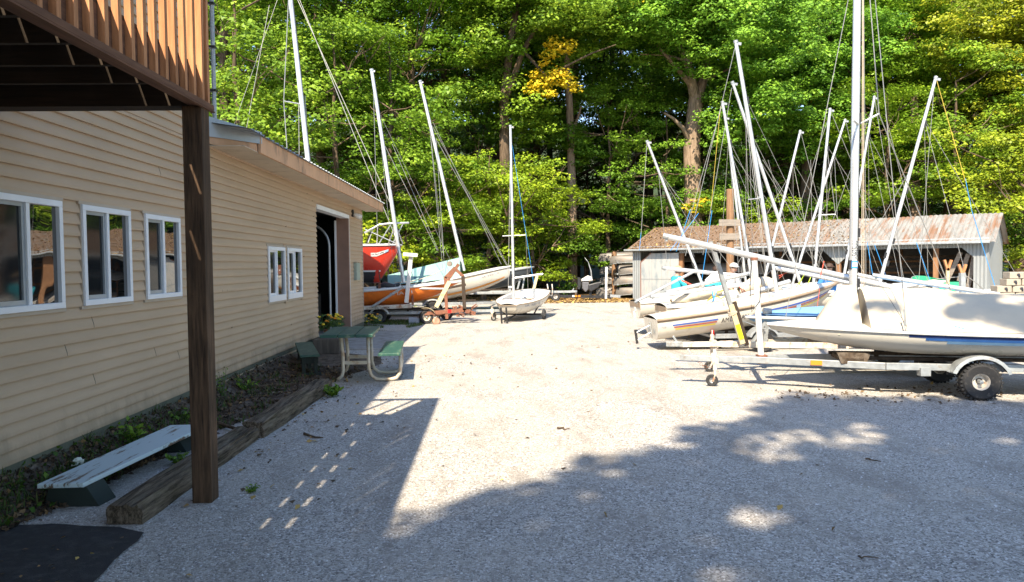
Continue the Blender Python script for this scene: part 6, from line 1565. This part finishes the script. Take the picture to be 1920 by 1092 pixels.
# ------------------------------------------------------------------ trees behind and beside the viewpoint (they shade the yard)
def shade_tree(label, trunk, zt, box, density, seed, size=0.24, inside=None):
    rn = np.random.RandomState(seed); x0, x1, y0, y1 = box; n = int((x1-x0)*(y1-y0)*density)
    gx = rn.uniform(x0, x1, n); gy = rn.uniform(y0, y1, n); keep = np.array([inside(a, b, rn) for a, b in zip(gx, gy)]); gx = gx[keep]; gy = gy[keep]
    gz = rn.uniform(zt[0], zt[1], len(gx)); P = np.stack([gx - 0.32*gz, gy - 0.92*gz, gz], 1)
    root = thing('shade_tree', label, 'tree', trunk); Nn = rn.normal(size=P.shape)*0.7 + np.array([0.1, 0.3, 1.0]); S = size*rn.uniform(.7, 1.3, len(P))
    o = leaf_object('crown', P - np.array(trunk), Nn, S, rn.uniform(.1, .9, len(P)), M_['leaf'], root, seed=seed)
    tk = MB(); b = V(trunk); tp = V((trunk[0], trunk[1], zt[0]*0.55)); tk.tube([b, b.lerp(tp, .5), tp], [.4, .32, .26], 12)
    for k in range(0, len(P), max(1, len(P)//40)):
        e = V(P[k]); tk.tube([tp, tp.lerp(e, .5) + V((0, 0, -.6)), e], [.13, .07, .02], 5, cap=False)
    tk.build('trunk', M_['bark'], root, smooth=60); return root
BND = [(gnd(px, py).x, gnd(px, py).y) for px, py in ((560,1000),(680,962),(760,945),(830,938),(900,932),(1000,905),(1060,868),(1090,850),(1150,850),(1200,842),(1250,815),(1270,800),(1330,800),(1380,790),(1420,762),(1480,738),(1560,738),(1700,742),(1860,752),(1920,752))]
HOL = []
for px, py, rx, ry in ((1438,846,62,22),(1530,820,130,14),(1600,845,60,12),(1425,972,60,22),(1375,1082,60,18),(1250,838,70,10),(1145,888,50,9),(1225,822,90,10),(1620,800,40,7),(1900,830,40,8)):
    a = gnd(px, py); b = gnd(px + rx, py); c = gnd(px, py - ry); HOL.append((a.x, a.y, abs(b.x - a.x), abs(c.y - a.y)))
def bnd_y(x):
    if x <= BND[0][0]: return BND[0][1]
    for (a, b), (c, d) in zip(BND, BND[1:]):
        if a <= x <= c: return b + (d - b)*(x - a)/max(1e-6, c - a)
    return BND[-1][1]
def shade_in(x, y, rn):
    n_ = mnoise.fractal(V((x*1.1, y*0.8, 7.7)), 1.0, 2.0, 3)
    m = bnd_y(x) - y + 0.30*n_
    if x < -0.7: m = min(m, (4.6 - y))
    if m < 0: return rn.rand() < 0.0
    for hx, hy, rx, ry in HOL:
        q = ((x-hx)/rx)**2 + ((y-hy)/ry)**2
        if q < 1 + 0.5*n_: return rn.rand() < 0.16
    if m < 0.3: return rn.rand() < 0.35
    return True
shade_tree('great shade tree behind the viewpoint whose crown darkens the near gravel', (6.0, -11.0, 0), (11.5, 16.0), (-2.6, 4.2, -3.0, 10), 400, 31, inside=shade_in)
shade_tree('second shade tree behind the viewpoint darkening the gravel by the big tyre', (11.5, -9.0, 0), (11.0, 15.0), (4.2, 10.5, -3.0, 10), 380, 32, inside=shade_in)
# small spray high up that puts the dapple on the boat cover and stern
def cover_in(x, y, rn):
    n_ = mnoise.fractal(V((x*1.5, y*1.5, 2.2)), 1.0, 2.0, 3); return x + 0.35*(y-9.3) + 0.7*n_ > 5.55 and n_ > -0.15
shade_tree('third shade tree behind the viewpoint dappling the cream boat cover', (15.0, -6.0, 0), (10.0, 13.0), (4.8, 9.5, 8.9, 10.3), 420, 33, size=0.2, inside=cover_in)
for i, (x, y, k, lab) in enumerate(((30, 8, 'A', 'tall tree beyond the right edge beside the yard'), (33, 18, 'C', 'tall tree right of the yard beyond the retaining blocks'), (31, 27, 'B', 'tall tree right of the yard behind the shed end'), (26, -6, 'C', 'tall tree right behind the viewpoint'), (35, 33, 'A', 'tall tree far right beyond the shed'))):
    r = put('tall' + k, 960, y, lab, 0.9, i*1.3, (1.1, 1.05, .85)); r.location.x = x
# ================================================================== ground litter, weeds, pebbles
def scatter(name, pts, size, val, mat, seed, kind='stuff', lift=0.012, tilt=0.35, aspect=0.75):
    rs = np.random.RandomState(seed); P = np.array(pts, dtype=float); n = len(P); P[:, 2] += lift + rs.rand(n)*0.012
    Nn = np.array([0, 0, 1.0]) + rs.normal(size=(n, 3))*tilt
    o = leaf_object(name, P, Nn, size*rs.uniform(.6, 1.4, n), val(rs, n), M_[mat], rootM=Matrix.Identity(4), seed=seed, aspect=aspect); o['kind'] = kind; return o
rs = np.random.RandomState(9)
# pebbles
n = 52000; yy = 2.6 + 7.5*rs.rand(n)**1.5; xx = -3.3 + (yy*0.72 + 3.3)*rs.rand(n)*1.05 + 0
ok = ~((xx < -2.15) & (yy < 4.7) & (rs.rand(len(xx)) > 0.06)); xx = xx[ok]; yy = yy[ok]; n = len(xx)
base = np.array([(1,0,0),(0,1,0),(-1,0,0),(0,-1,0),(0,0,1),(0.3,0.2,0.6)]); base = base[:5]
sz = 0.0035 + 0.0085*rs.rand(n)**2.2; ang = rs.rand(n)*6.28
v = np.empty((n, 5, 3)); ca, sa = np.cos(ang), np.sin(ang)
for k, b in enumerate(base):
    s = sz*rs.uniform(.6, 1.2, n); v[:, k, 0] = xx + (b[0]*ca - b[1]*sa)*s; v[:, k, 1] = yy + (b[0]*sa + b[1]*ca)*s; v[:, k, 2] = b[2]*s*0.8 - 0.001
idx = np.arange(n)[:, None]*5; tr_ = np.array([[0,1,4],[1,2,4],[2,3,4],[3,0,4]]); li = (idx[:, None, :] + tr_[None]).reshape(-1).astype(np.int32)
me = bpy.data.meshes.new('pebbles'); me.vertices.add(n*5); me.vertices.foreach_set('co', v.reshape(-1)); me.loops.add(n*12); me.loops.foreach_set('vertex_index', li)
me.polygons.add(n*4); me.polygons.foreach_set('loop_start', np.arange(0, n*12, 3, dtype=np.int32)); me.update(); me.materials.append(M_['pebbles'])
a_ = me.attributes.new('lv', 'FLOAT', 'FACE'); a_.data.foreach_set('value', np.repeat(rs.rand(n), 4).astype(np.float32))
o = bpy.data.objects.new('pebbles', me); COL.objects.link(o); o['kind'] = 'stuff'
# leaf litter in the soil strip
def strip_pts(n, seed, f=1.0):
    r = np.random.RandomState(seed); y = 4.75 + 7.5*r.rand(n)**1.3; ed = np.array([soil_edge(q) for q in y]); x = -3.6 + (ed + 3.66)*r.rand(n)**(1.25*f); return np.stack([x, y, np.array([soil_z(a, b) for a, b in zip(x, y)])], 1)
scatter('leaf_litter', strip_pts(4200, 1), 0.042, lambda r, n: r.rand(n)**2.0*0.6, 'litter', 2, tilt=0.8, lift=0.015)
pts = strip_pts(420, 5); pts[:, 0] = np.minimum(pts[:, 0], -3.0)
scatter('ground_ivy', pts[(pts[:, 1] < 8.0)], 0.045, lambda r, n: r.rand(n)*0.2, 'leaf', 7, tilt=0.6, lift=0.04)
r = np.random.RandomState(4)
p = np.stack([r.uniform(-2.35, 0.5, 260), 5 + 9*r.rand(260), np.zeros(260)], 1); p[:, 0] = -2.2 + (p[:, 0] + 2.35)**1.0*r.rand(260)**2
scatter('fallen_leaves', p, 0.045, lambda r, n: r.rand(n), 'litter', 12, tilt=0.3, lift=0.004)
p = np.stack([r.uniform(-2.0, 8, 90), 3.5 + 14*r.rand(90), np.zeros(90)], 1)
scatter('fallen_leaves', p, 0.05, lambda r, n: r.rand(n), 'litter', 13, tilt=0.4, lift=0.004)
n = 9000; yy = 31.2 + 6*r.rand(n); xx = r.uniform(-4, 12, n); yy = np.where(xx > 6, 31.0 + 2.6*r.rand(n), yy)
scatter('yard_edge_leaves', np.stack([xx, yy, np.zeros(n)], 1), 0.13, lambda r, n: 0.35 + 0.6*r.rand(n), 'litter', 14, tilt=0.5, lift=0.02)
n = 170; xx = r.uniform(3.5, 6.5, n); yy = r.normal(9.1, 0.3, n)
scatter('fallen_leaves', np.stack([xx, yy, np.zeros(n)], 1), 0.045, lambda r, n: 0.1 + 0.4*r.rand(n), 'litter', 15, tilt=0.4, lift=0.004)
A_pts = np.stack([r.uniform(-3.3, -2.3, 60), r.uniform(3.4, 4.6, 60), np.full(60, .01)], 1); scatter('fallen_leaves', A_pts, 0.03, lambda r, n: r.rand(n), 'litter', 17, tilt=0.3, lift=0.004)
# litter on the shed roof
n = 1700; lx = r.rand(n)**1.5*9.8; ly = -0.3 + 2.75*r.rand(n)**1.5; lz = (ZE - 0.09) + (ZR - ZE + 0.09)*(ly + 0.32)/2.82 + 0.03
M3 = np.array(SM.to_3x3()); pts = np.stack([lx, ly, lz], 1) @ M3.T + np.array(SM.translation)
scatter('roof_leaf_litter', pts, 0.075, lambda r, n: 0.1 + 0.85*r.rand(n), 'litter', 16, tilt=0.4, lift=0.005)
# grass patch by the corner
def blades(name, pts, h, seed, val=(0, 1)):
    rs = np.random.RandomState(seed); n = len(pts); a = rs.rand(n)*6.28; hh = h*rs.uniform(.4, 1.2, n); w_ = 0.006 + 0.004*rs.rand(n)
    P = np.array(pts); ln = rs.normal(size=(n, 2))*0.35*hh[:, None]; v = np.empty((n, 3, 3))
    v[:, 0] = P + np.stack([np.cos(a)*w_, np.sin(a)*w_, 0*a], 1); v[:, 1] = P - np.stack([np.cos(a)*w_, np.sin(a)*w_, 0*a], 1); v[:, 2] = P + np.stack([ln[:, 0], ln[:, 1], hh], 1)
    me = bpy.data.meshes.new(name); me.vertices.add(n*3); me.vertices.foreach_set('co', v.reshape(-1)); me.loops.add(n*3); me.loops.foreach_set('vertex_index', np.arange(n*3, dtype=np.int32))
    me.polygons.add(n); me.polygons.foreach_set('loop_start', np.arange(0, n*3, 3, dtype=np.int32)); me.update(); me.materials.append(M_['grass'])
    a_ = me.attributes.new('lv', 'FLOAT', 'FACE'); a_.data.foreach_set('value', rs.uniform(val[0], val[1], n).astype(np.float32))
    o = bpy.data.objects.new(name, me); COL.objects.link(o); o['kind'] = 'stuff'; return o
n = 7000; yy = r.uniform(18.6, 22.5, n); xx = r.uniform(-3.5, -1.7, n); k = (mnoise and np.array([mnoise.noise(V((a*1.3, b*0.9, 0))) > -0.15 for a, b in zip(xx, yy)])) & (xx < -2.75 + (yy - 18.6)*0.35)
blades('grass', np.stack([xx, yy, 0*xx], 1)[k], 0.08, 3)
pts = strip_pts(2600, 8); k = np.array([mnoise.noise(V((a*2.5, b*1.1, 4))) > 0.0 for a, b in pts[:, :2]]); blades('strip_grass', pts[k], 0.09, 5, (0, .8))
def weed(label, x, y, h, n, seed, leaf=0.06, spread=0.12):
    rn = random.Random(seed); st = MB(); P = []; Nn = []; root = thing('weed', label, 'plant', (x, y, 0))
    for i in range(n):
        a = rn.uniform(0, 6.3); tip = V((x + spread*math.cos(a)*rn.uniform(.3, 1), y + spread*math.sin(a)*rn.uniform(.3, 1), h*rn.uniform(.6, 1)))
        st.tube([(x, y, 0), V((x, y, 0)).lerp(tip, .5) + V((0,0,.02)), tip], [.004, .003, .0015], 4)
        for k in range(7):
            t = 0.25 + 0.75*k/6; q = V((x, y, 0)).lerp(tip, t); P.append((q.x - x + rn.uniform(-.02,.02), q.y - y + rn.uniform(-.02,.02), q.z)); Nn.append((rn.gauss(0,.6), rn.gauss(0,.6), 1))
    st.build('stem', LEAFPLAIN, root)
    leaf_object('leaves', np.array(P), np.array(Nn), np.full(len(P), leaf)*np.random.RandomState(seed).uniform(.6, 1.3, len(P)), np.random.RandomState(seed).rand(len(P))*.7, M_['leaf'], root, seed=seed, aspect=.5)
weed('bushy weed at the wall behind the near bench', -3.42, 6.9, 0.30, 16, 1, spread=.22)
weed('tall thin weed against the wall behind the dark post', -3.45, 9.3, 0.48, 8, 2, .045)
weed('low bushy weed at the wall left of the small green bench', -3.35, 9.9, 0.2, 14, 3, .06, .2)
weed('bright green dandelion clump at the end of the far timber', -2.12, 9.55, 0.15, 14, 4, .09, .17)
weed('small weed in the gravel beside the low pale bench', -2.75, 6.35, 0.10, 10, 5, .05, .1)
weed('small weed at the foot of the dark post', -1.85, 5.5, 0.05, 8, 6, .035, .07)
weed('broad leafed weed beside the wall at the left edge', -3.45, 5.55, 0.14, 8, 7, .06, .16)
weed('weed below the third large window', -3.4, 7.9, 0.16, 14, 8, .06, .2)
# sticks
def stick(label, a, b, r0, seed):
    rn = random.Random(seed); a, b = V(a), V(b); pts = [a.lerp(b, k/5) + V((rn.uniform(-.02,.02), rn.uniform(-.02,.02), rn.uniform(0,.012))) for k in range(6)]
    mb = MB(); mb.tube(pts, [r0*(1 - .12*k) for k in range(6)], 6); o = mb.build('stick', M_['bark'], rootM=Matrix.Translation(a), smooth=True); o['label'] = label; o['category'] = 'stick'
stick('bent dead branch lying behind the dark post', (-3.1, 7.9, .05), (-2.6, 7.5, .03), .03, 1)
stick('dark board like branch across the soil left of the far timber', (-3.35, 10.1, .03), (-2.55, 10.5, .03), .035, 2)
stick('thin dead branch between the near bench and the wall', (-3.4, 7.4, .06), (-2.9, 8.2, .05), .022, 3)
a = gnd(1057, 806); stick('short pale wood chip alone in the sunlit gravel', (a.x - .05, a.y + .04, .01), (a.x + .04, a.y - .04, .01), .012, 4)
a = gnd(1636, 866); stick('short dark twig in the shaded gravel at right', (a.x - .05, a.y + .02, .008), (a.x + .05, a.y - .02, .008), .008, 5)
a = gnd(1625, 1048); stick('dark straight twig near the bottom edge of the gravel', (a.x - .05, a.y, .006), (a.x + .05, a.y - .01, .006), .006, 6)
a = gnd(590, 820); stick('rotten brown stick in the gravel right of the far timber', (a.x - .12, a.y + .1, .01), (a.x + .12, a.y - .12, .01), .014, 7)
# rough clods along the strip so the soil is not flat
mb = MB(); rn = random.Random(12)
for i in range(420):
    y = 4.8 + 7.6*rn.random(); x = -3.58 + (soil_edge(y) + 3.68)*rn.random()**1.2; s = rn.uniform(.010, .032); mb.blob((x, y, soil_z(x, y)), (s*1.3, s, s*.7), i, .35, 6, 4)
o = struct('soil_clods', mb, M_['soil'], kind='stuff')
# concrete block and small white seed head near the table handled as litter; wall litter ends
# ================================================================== people
def person(label, foot, face, pose, hat, hat_shape, shirt, legs, height=1.68, hairlen=0.0, sleeve=True):
    """skin-modifier body, local: +y is the way the person faces, feet at z = 0"""
    M = Matrix.Translation(foot) @ Matrix.Rotation(R(face), 4, 'Z') @ Matrix.Scale(height/1.72, 4)
    J = dict(pelvis=(0,0,.93), waist=(0,-.01,1.05), chest=(0,-.01,1.27), neckb=(0,-.01,1.43), neck=(0,.01,1.50), jaw=(0,.035,1.565), head=(0,.03,1.63), crown=(0,.02,1.70),
             hipL=(-.10,0,.90), kneeL=(-.11,.02,.49), ankL=(-.12,-.02,.09), toeL=(-.13,.14,.03), hipR=(.10,0,.90), kneeR=(.11,.02,.49), ankR=(.12,-.02,.09), toeR=(.13,.14,.03),
             shL=(-.185,-.01,1.40), elL=(-.25,-.02,1.12), wrL=(-.26,.08,.88), shR=(.185,-.01,1.40), elR=(.25,-.02,1.12), wrR=(.26,.08,.88))
    J.update(pose); rad = dict(pelvis=(.155,.11), waist=(.135,.10), chest=(.15,.105), neckb=(.085,.07), neck=(.055,.055), jaw=(.062,.07), head=(.077,.092), crown=(.062,.075),
             hip=(.085,.085), knee=(.056,.056), ank=(.038,.04), toe=(.04,.028), sh=(.062,.06), el=(.042,.042), wr=(.028,.026))
    E = [('pelvis','waist'),('waist','chest'),('chest','neckb'),('neckb','neck'),('neck','jaw'),('jaw','head'),('head','crown'),('pelvis','hipL'),('hipL','kneeL'),('kneeL','ankL'),('ankL','toeL'),('pelvis','hipR'),('hipR','kneeR'),('kneeR','ankR'),('ankR','toeR'),('chest','shL'),('shL','elL'),('elL','wrL'),('chest','shR'),('shR','elR'),('elR','wrR')]
    names = list(J); vs = [V(J[k]) for k in names]; rr_ = [rad[k] if k in rad else rad[k.rstrip('LR')] for k in names]; es = [(names.index(a), names.index(b)) for a, b in E]
    for s in 'LR':
        w = V(J['wr'+s]); e = V(J['el'+s]); d = (w - e).normalized(); sx = -1 if s == 'L' else 1
        across = d.cross(V((sx, 0, 0))).normalized(); wi = names.index('wr'+s)
        palm = w + d*.055; vs.append(palm); rr_.append((.034, .018)); pi_ = len(vs)-1; es.append((wi, pi_))
        nrm = d.cross(across).normalized()
        for k, (off, ln) in enumerate(((-.028,.062),(-.009,.072),(.010,.067),(.028,.052))):
            a0 = palm + d*.035 + across*off; a1 = a0 + d*ln*.5 + nrm*.006; a2 = a0 + d*ln*.85 + nrm*.022
            b = len(vs); vs += [a0, a1, a2]; rr_ += [(.010,.010), (.009,.009), (.007,.007)]; es += [(pi_, b), (b, b+1), (b+1, b+2)]
        t0 = w + d*.03 + across*-.035; t1 = t0 + d*.03 + across*-.02 + nrm*.01; b = len(vs); vs += [t0, t1]; rr_ += [(.012,.012), (.008,.008)]; es += [(wi, b), (b, b+1)]
    # nose and ears as small bumps of the same skin
    h = V(J['head'])
    for q, rq in ((h + V((0, .098, -.012)), .011), (h + V((-.082, 0, -.01)), .014), (h + V((.082, 0, -.01)), .014)):
        b = len(vs); vs.append(q); rr_.append((rq, rq)); es.append((names.index('head'), b))
    me = bpy.data.meshes.new('person'); me.from_pydata([tuple(v) for v in vs], es, []); me.update()
    o = bpy.data.objects.new('person', me); COL.objects.link(o); o.matrix_world = M; WM[o] = M
    md = o.modifiers.new('skin', 'SKIN'); md.use_smooth_shade = True
    for i, sv in enumerate(me.skin_vertices[0].data): sv.radius = rr_[i]; sv.use_root = (i == 0)
    sd = o.modifiers.new('sub', 'SUBSURF'); sd.levels = 1; sd.render_levels = 2
    me.materials.append(M_['skin']); o['label'] = label; o['category'] = 'person'
    W = lambda p: M @ V(p)
    k_ = height/1.72
    for s in (-1, 1):                         # eyes
        mb = MB(); mb.blob(W(h + V((s*.030, .086, .006))), .010*k_, 1, 0, 8, 5); mb.build('eye', M_['ink'], o, smooth=True)
    mb = MB(); mb.tube([W(h + V((-.022, .086, -.052))), W(h + V((0, .093, -.052))), W(h + V((.022, .086, -.052)))], .005, 5); mb.build('mouth', M_['stripe_red'], o)
    # hair
    mb = MB(); rows = []
    for i in range(7):
        ph = math.pi*0.5*i/6*1.25; row = []
        for k in range(17):
            a = math.pi*(0.10 + k/16*1.8) + math.pi*0.5; dp = 1.0
            row.append(W(h + V((math.cos(a)*.094*math.sin(ph + .02), math.sin(a)*.108*math.sin(ph + .02) - .004, .035 + .105*math.cos(ph) - (hairlen if i == 6 else 0)))))
        rows.append(row)
    mb.grid(rows); mb.build('hair', M_['hair'], o, smooth=True)
    # hat
    mb = MB(); rows = []
    for i in range(6):
        ph = math.pi*0.5*i/5; rows.append([W(h + V((math.cos(a)*.102*math.sin(ph), math.sin(a)*.116*math.sin(ph), .045 + .095*math.cos(ph)))) for a in [2*math.pi*k/18 for k in range(19)]])
    mb.grid(rows)
    if hat_shape == 'cap': rows = [[W(h + V((math.cos(a)*rx, math.sin(a)*ry, zz))) for a in [math.pi*(.15 + .7*k/8) for k in range(9)]] for rx, ry, zz in ((.100, .112, .048), (.095, .155, .042), (.080, .195, .030))]
    else: rows = [[W(h + V((math.cos(a)*rx, math.sin(a)*rx*1.08, zz))) for a in [2*math.pi*k/18 for k in range(19)]] for rx, zz in ((.102, .048), (.15, .03))]
    mb.grid(rows); mb.grid([[p - V((0,0,.004)) for p in r_] for r_ in rows], flip=True); mb.build('hat', M_[hat], o, smooth=True)
    # shirt: loose rings over trunk, sleeves to the elbow
    def ring(c, rx, ry, n=18, j=0): return [W(V(c) + V((math.cos(2*math.pi*k/n)*rx*(1 + .03*math.sin(k*2.3 + j)), math.sin(2*math.pi*k/n)*ry*(1 + .03*math.cos(k*3.1 + j)), 0))) for k in range(n+1)]
    pv, wa, ch, nb = V(J['pelvis']), V(J['waist']), V(J['chest']), V(J['neckb'])
    mb = MB(); mb.grid([ring(pv - V((0,0,.03)), .19, .145), ring(wa, .175, .135, j=1), ring(ch - V((0,0,.08)), .19, .14, j=2), ring(ch + V((0,0,.04)), .205, .138), ring(nb - V((0,0,.02)), .19, .11), ring(nb + V((0,0,.015)), .12, .085), ring(nb + V((0,0,.03)), .075, .07)])
    for s in 'LR':
        a, b = V(J['sh'+s]), V(J['el'+s]); e = a.lerp(b, .95 if sleeve else .3); mb.tube([W(a + (a-b)*.12), W(a.lerp(b, .1)), W(a.lerp(e, .6)), W(e)], [.07*k_, .085*k_, .075*k_, .068*k_], 12, cap=False)
    mb.build('shirt', M_[shirt], o, smooth=True)
    mb = MB(); mb.grid([ring(pv + V((0,0,.03)), .172, .128), ring(pv - V((0,0,.07)), .18, .13)])
    for s in 'LR':
        a, b = V(J['hip'+s]), V(J['knee'+s]); mb.tube([W(a + V((0,0,.03))), W(a), W(a.lerp(b, .9))], [.095*k_, .10*k_, .085*k_], 14, cap=False)
    mb.build('shorts', M_[legs], o, smooth=True)
    for s in 'LR':
        a, t = V(J['ank'+s]), V(J['toe'+s]); mb = MB(); mb.tube([W(a + V((0,-.05,-.035))), W(a + V((0,0,-.03))), W(t), W(t + V((0,.03,.0)))], [.04*k_, .052*k_, .045*k_, .02*k_], 10); mb.build('shoe', M_['black'], o, smooth=True)
    return o
p0 = at(1269, 530, 19.2); p0.z = 0
person('person in a loose cyan shirt and tan cap facing right near the shed door', p0, -78, dict(elR=(.22,.16,1.16), wrR=(.16,.38,1.08), elL=(-.22,.14,1.16), wrL=(-.16,.36,1.06), head=(0,.05,1.62), jaw=(0,.06,1.56), crown=(0,.05,1.69)), 'khaki', 'cap', 'cyan', 'denim', 1.58, .06)
p1 = at(1361, 530, 18.3); p1.z = 0
person('person in white cap, pale shirt and blue shorts bending among the masts', p1, -150, dict(chest=(0,.10,1.25), neckb=(0,.16,1.39), neck=(0,.20,1.45), jaw=(0,.25,1.50), head=(0,.26,1.56), crown=(0,.26,1.63), shL=(-.185,.14,1.37), shR=(.185,.14,1.37), elL=(-.24,.26,1.12), wrL=(-.18,.42,.98), elR=(.24,.26,1.12), wrR=(.18,.42,.98)), 'gelw', 'cap', 'whiteshirt', 'denim', 1.70)
p2 = at(1342, 530, 19.0); p2.z = 0
person('person in a dark grey cap half hidden by the slanted mast support', p2, 170, dict(elL=(-.24,.12,1.14), wrL=(-.14,.30,1.12)), 'hair', 'cap', 'cyan', 'khaki', 1.55)
p3 = at(1556, 530, 18.4); p3.z = 0
person('bareheaded looking person in a bright blue shirt behind the thick lying mast', p3, 120, dict(elL=(-.22,.16,1.16), wrL=(-.14,.34,1.12), elR=(.22,.16,1.16), wrR=(.14,.34,1.12)), 'hair', 'brim', 'blueshirt', 'khaki', 1.60)
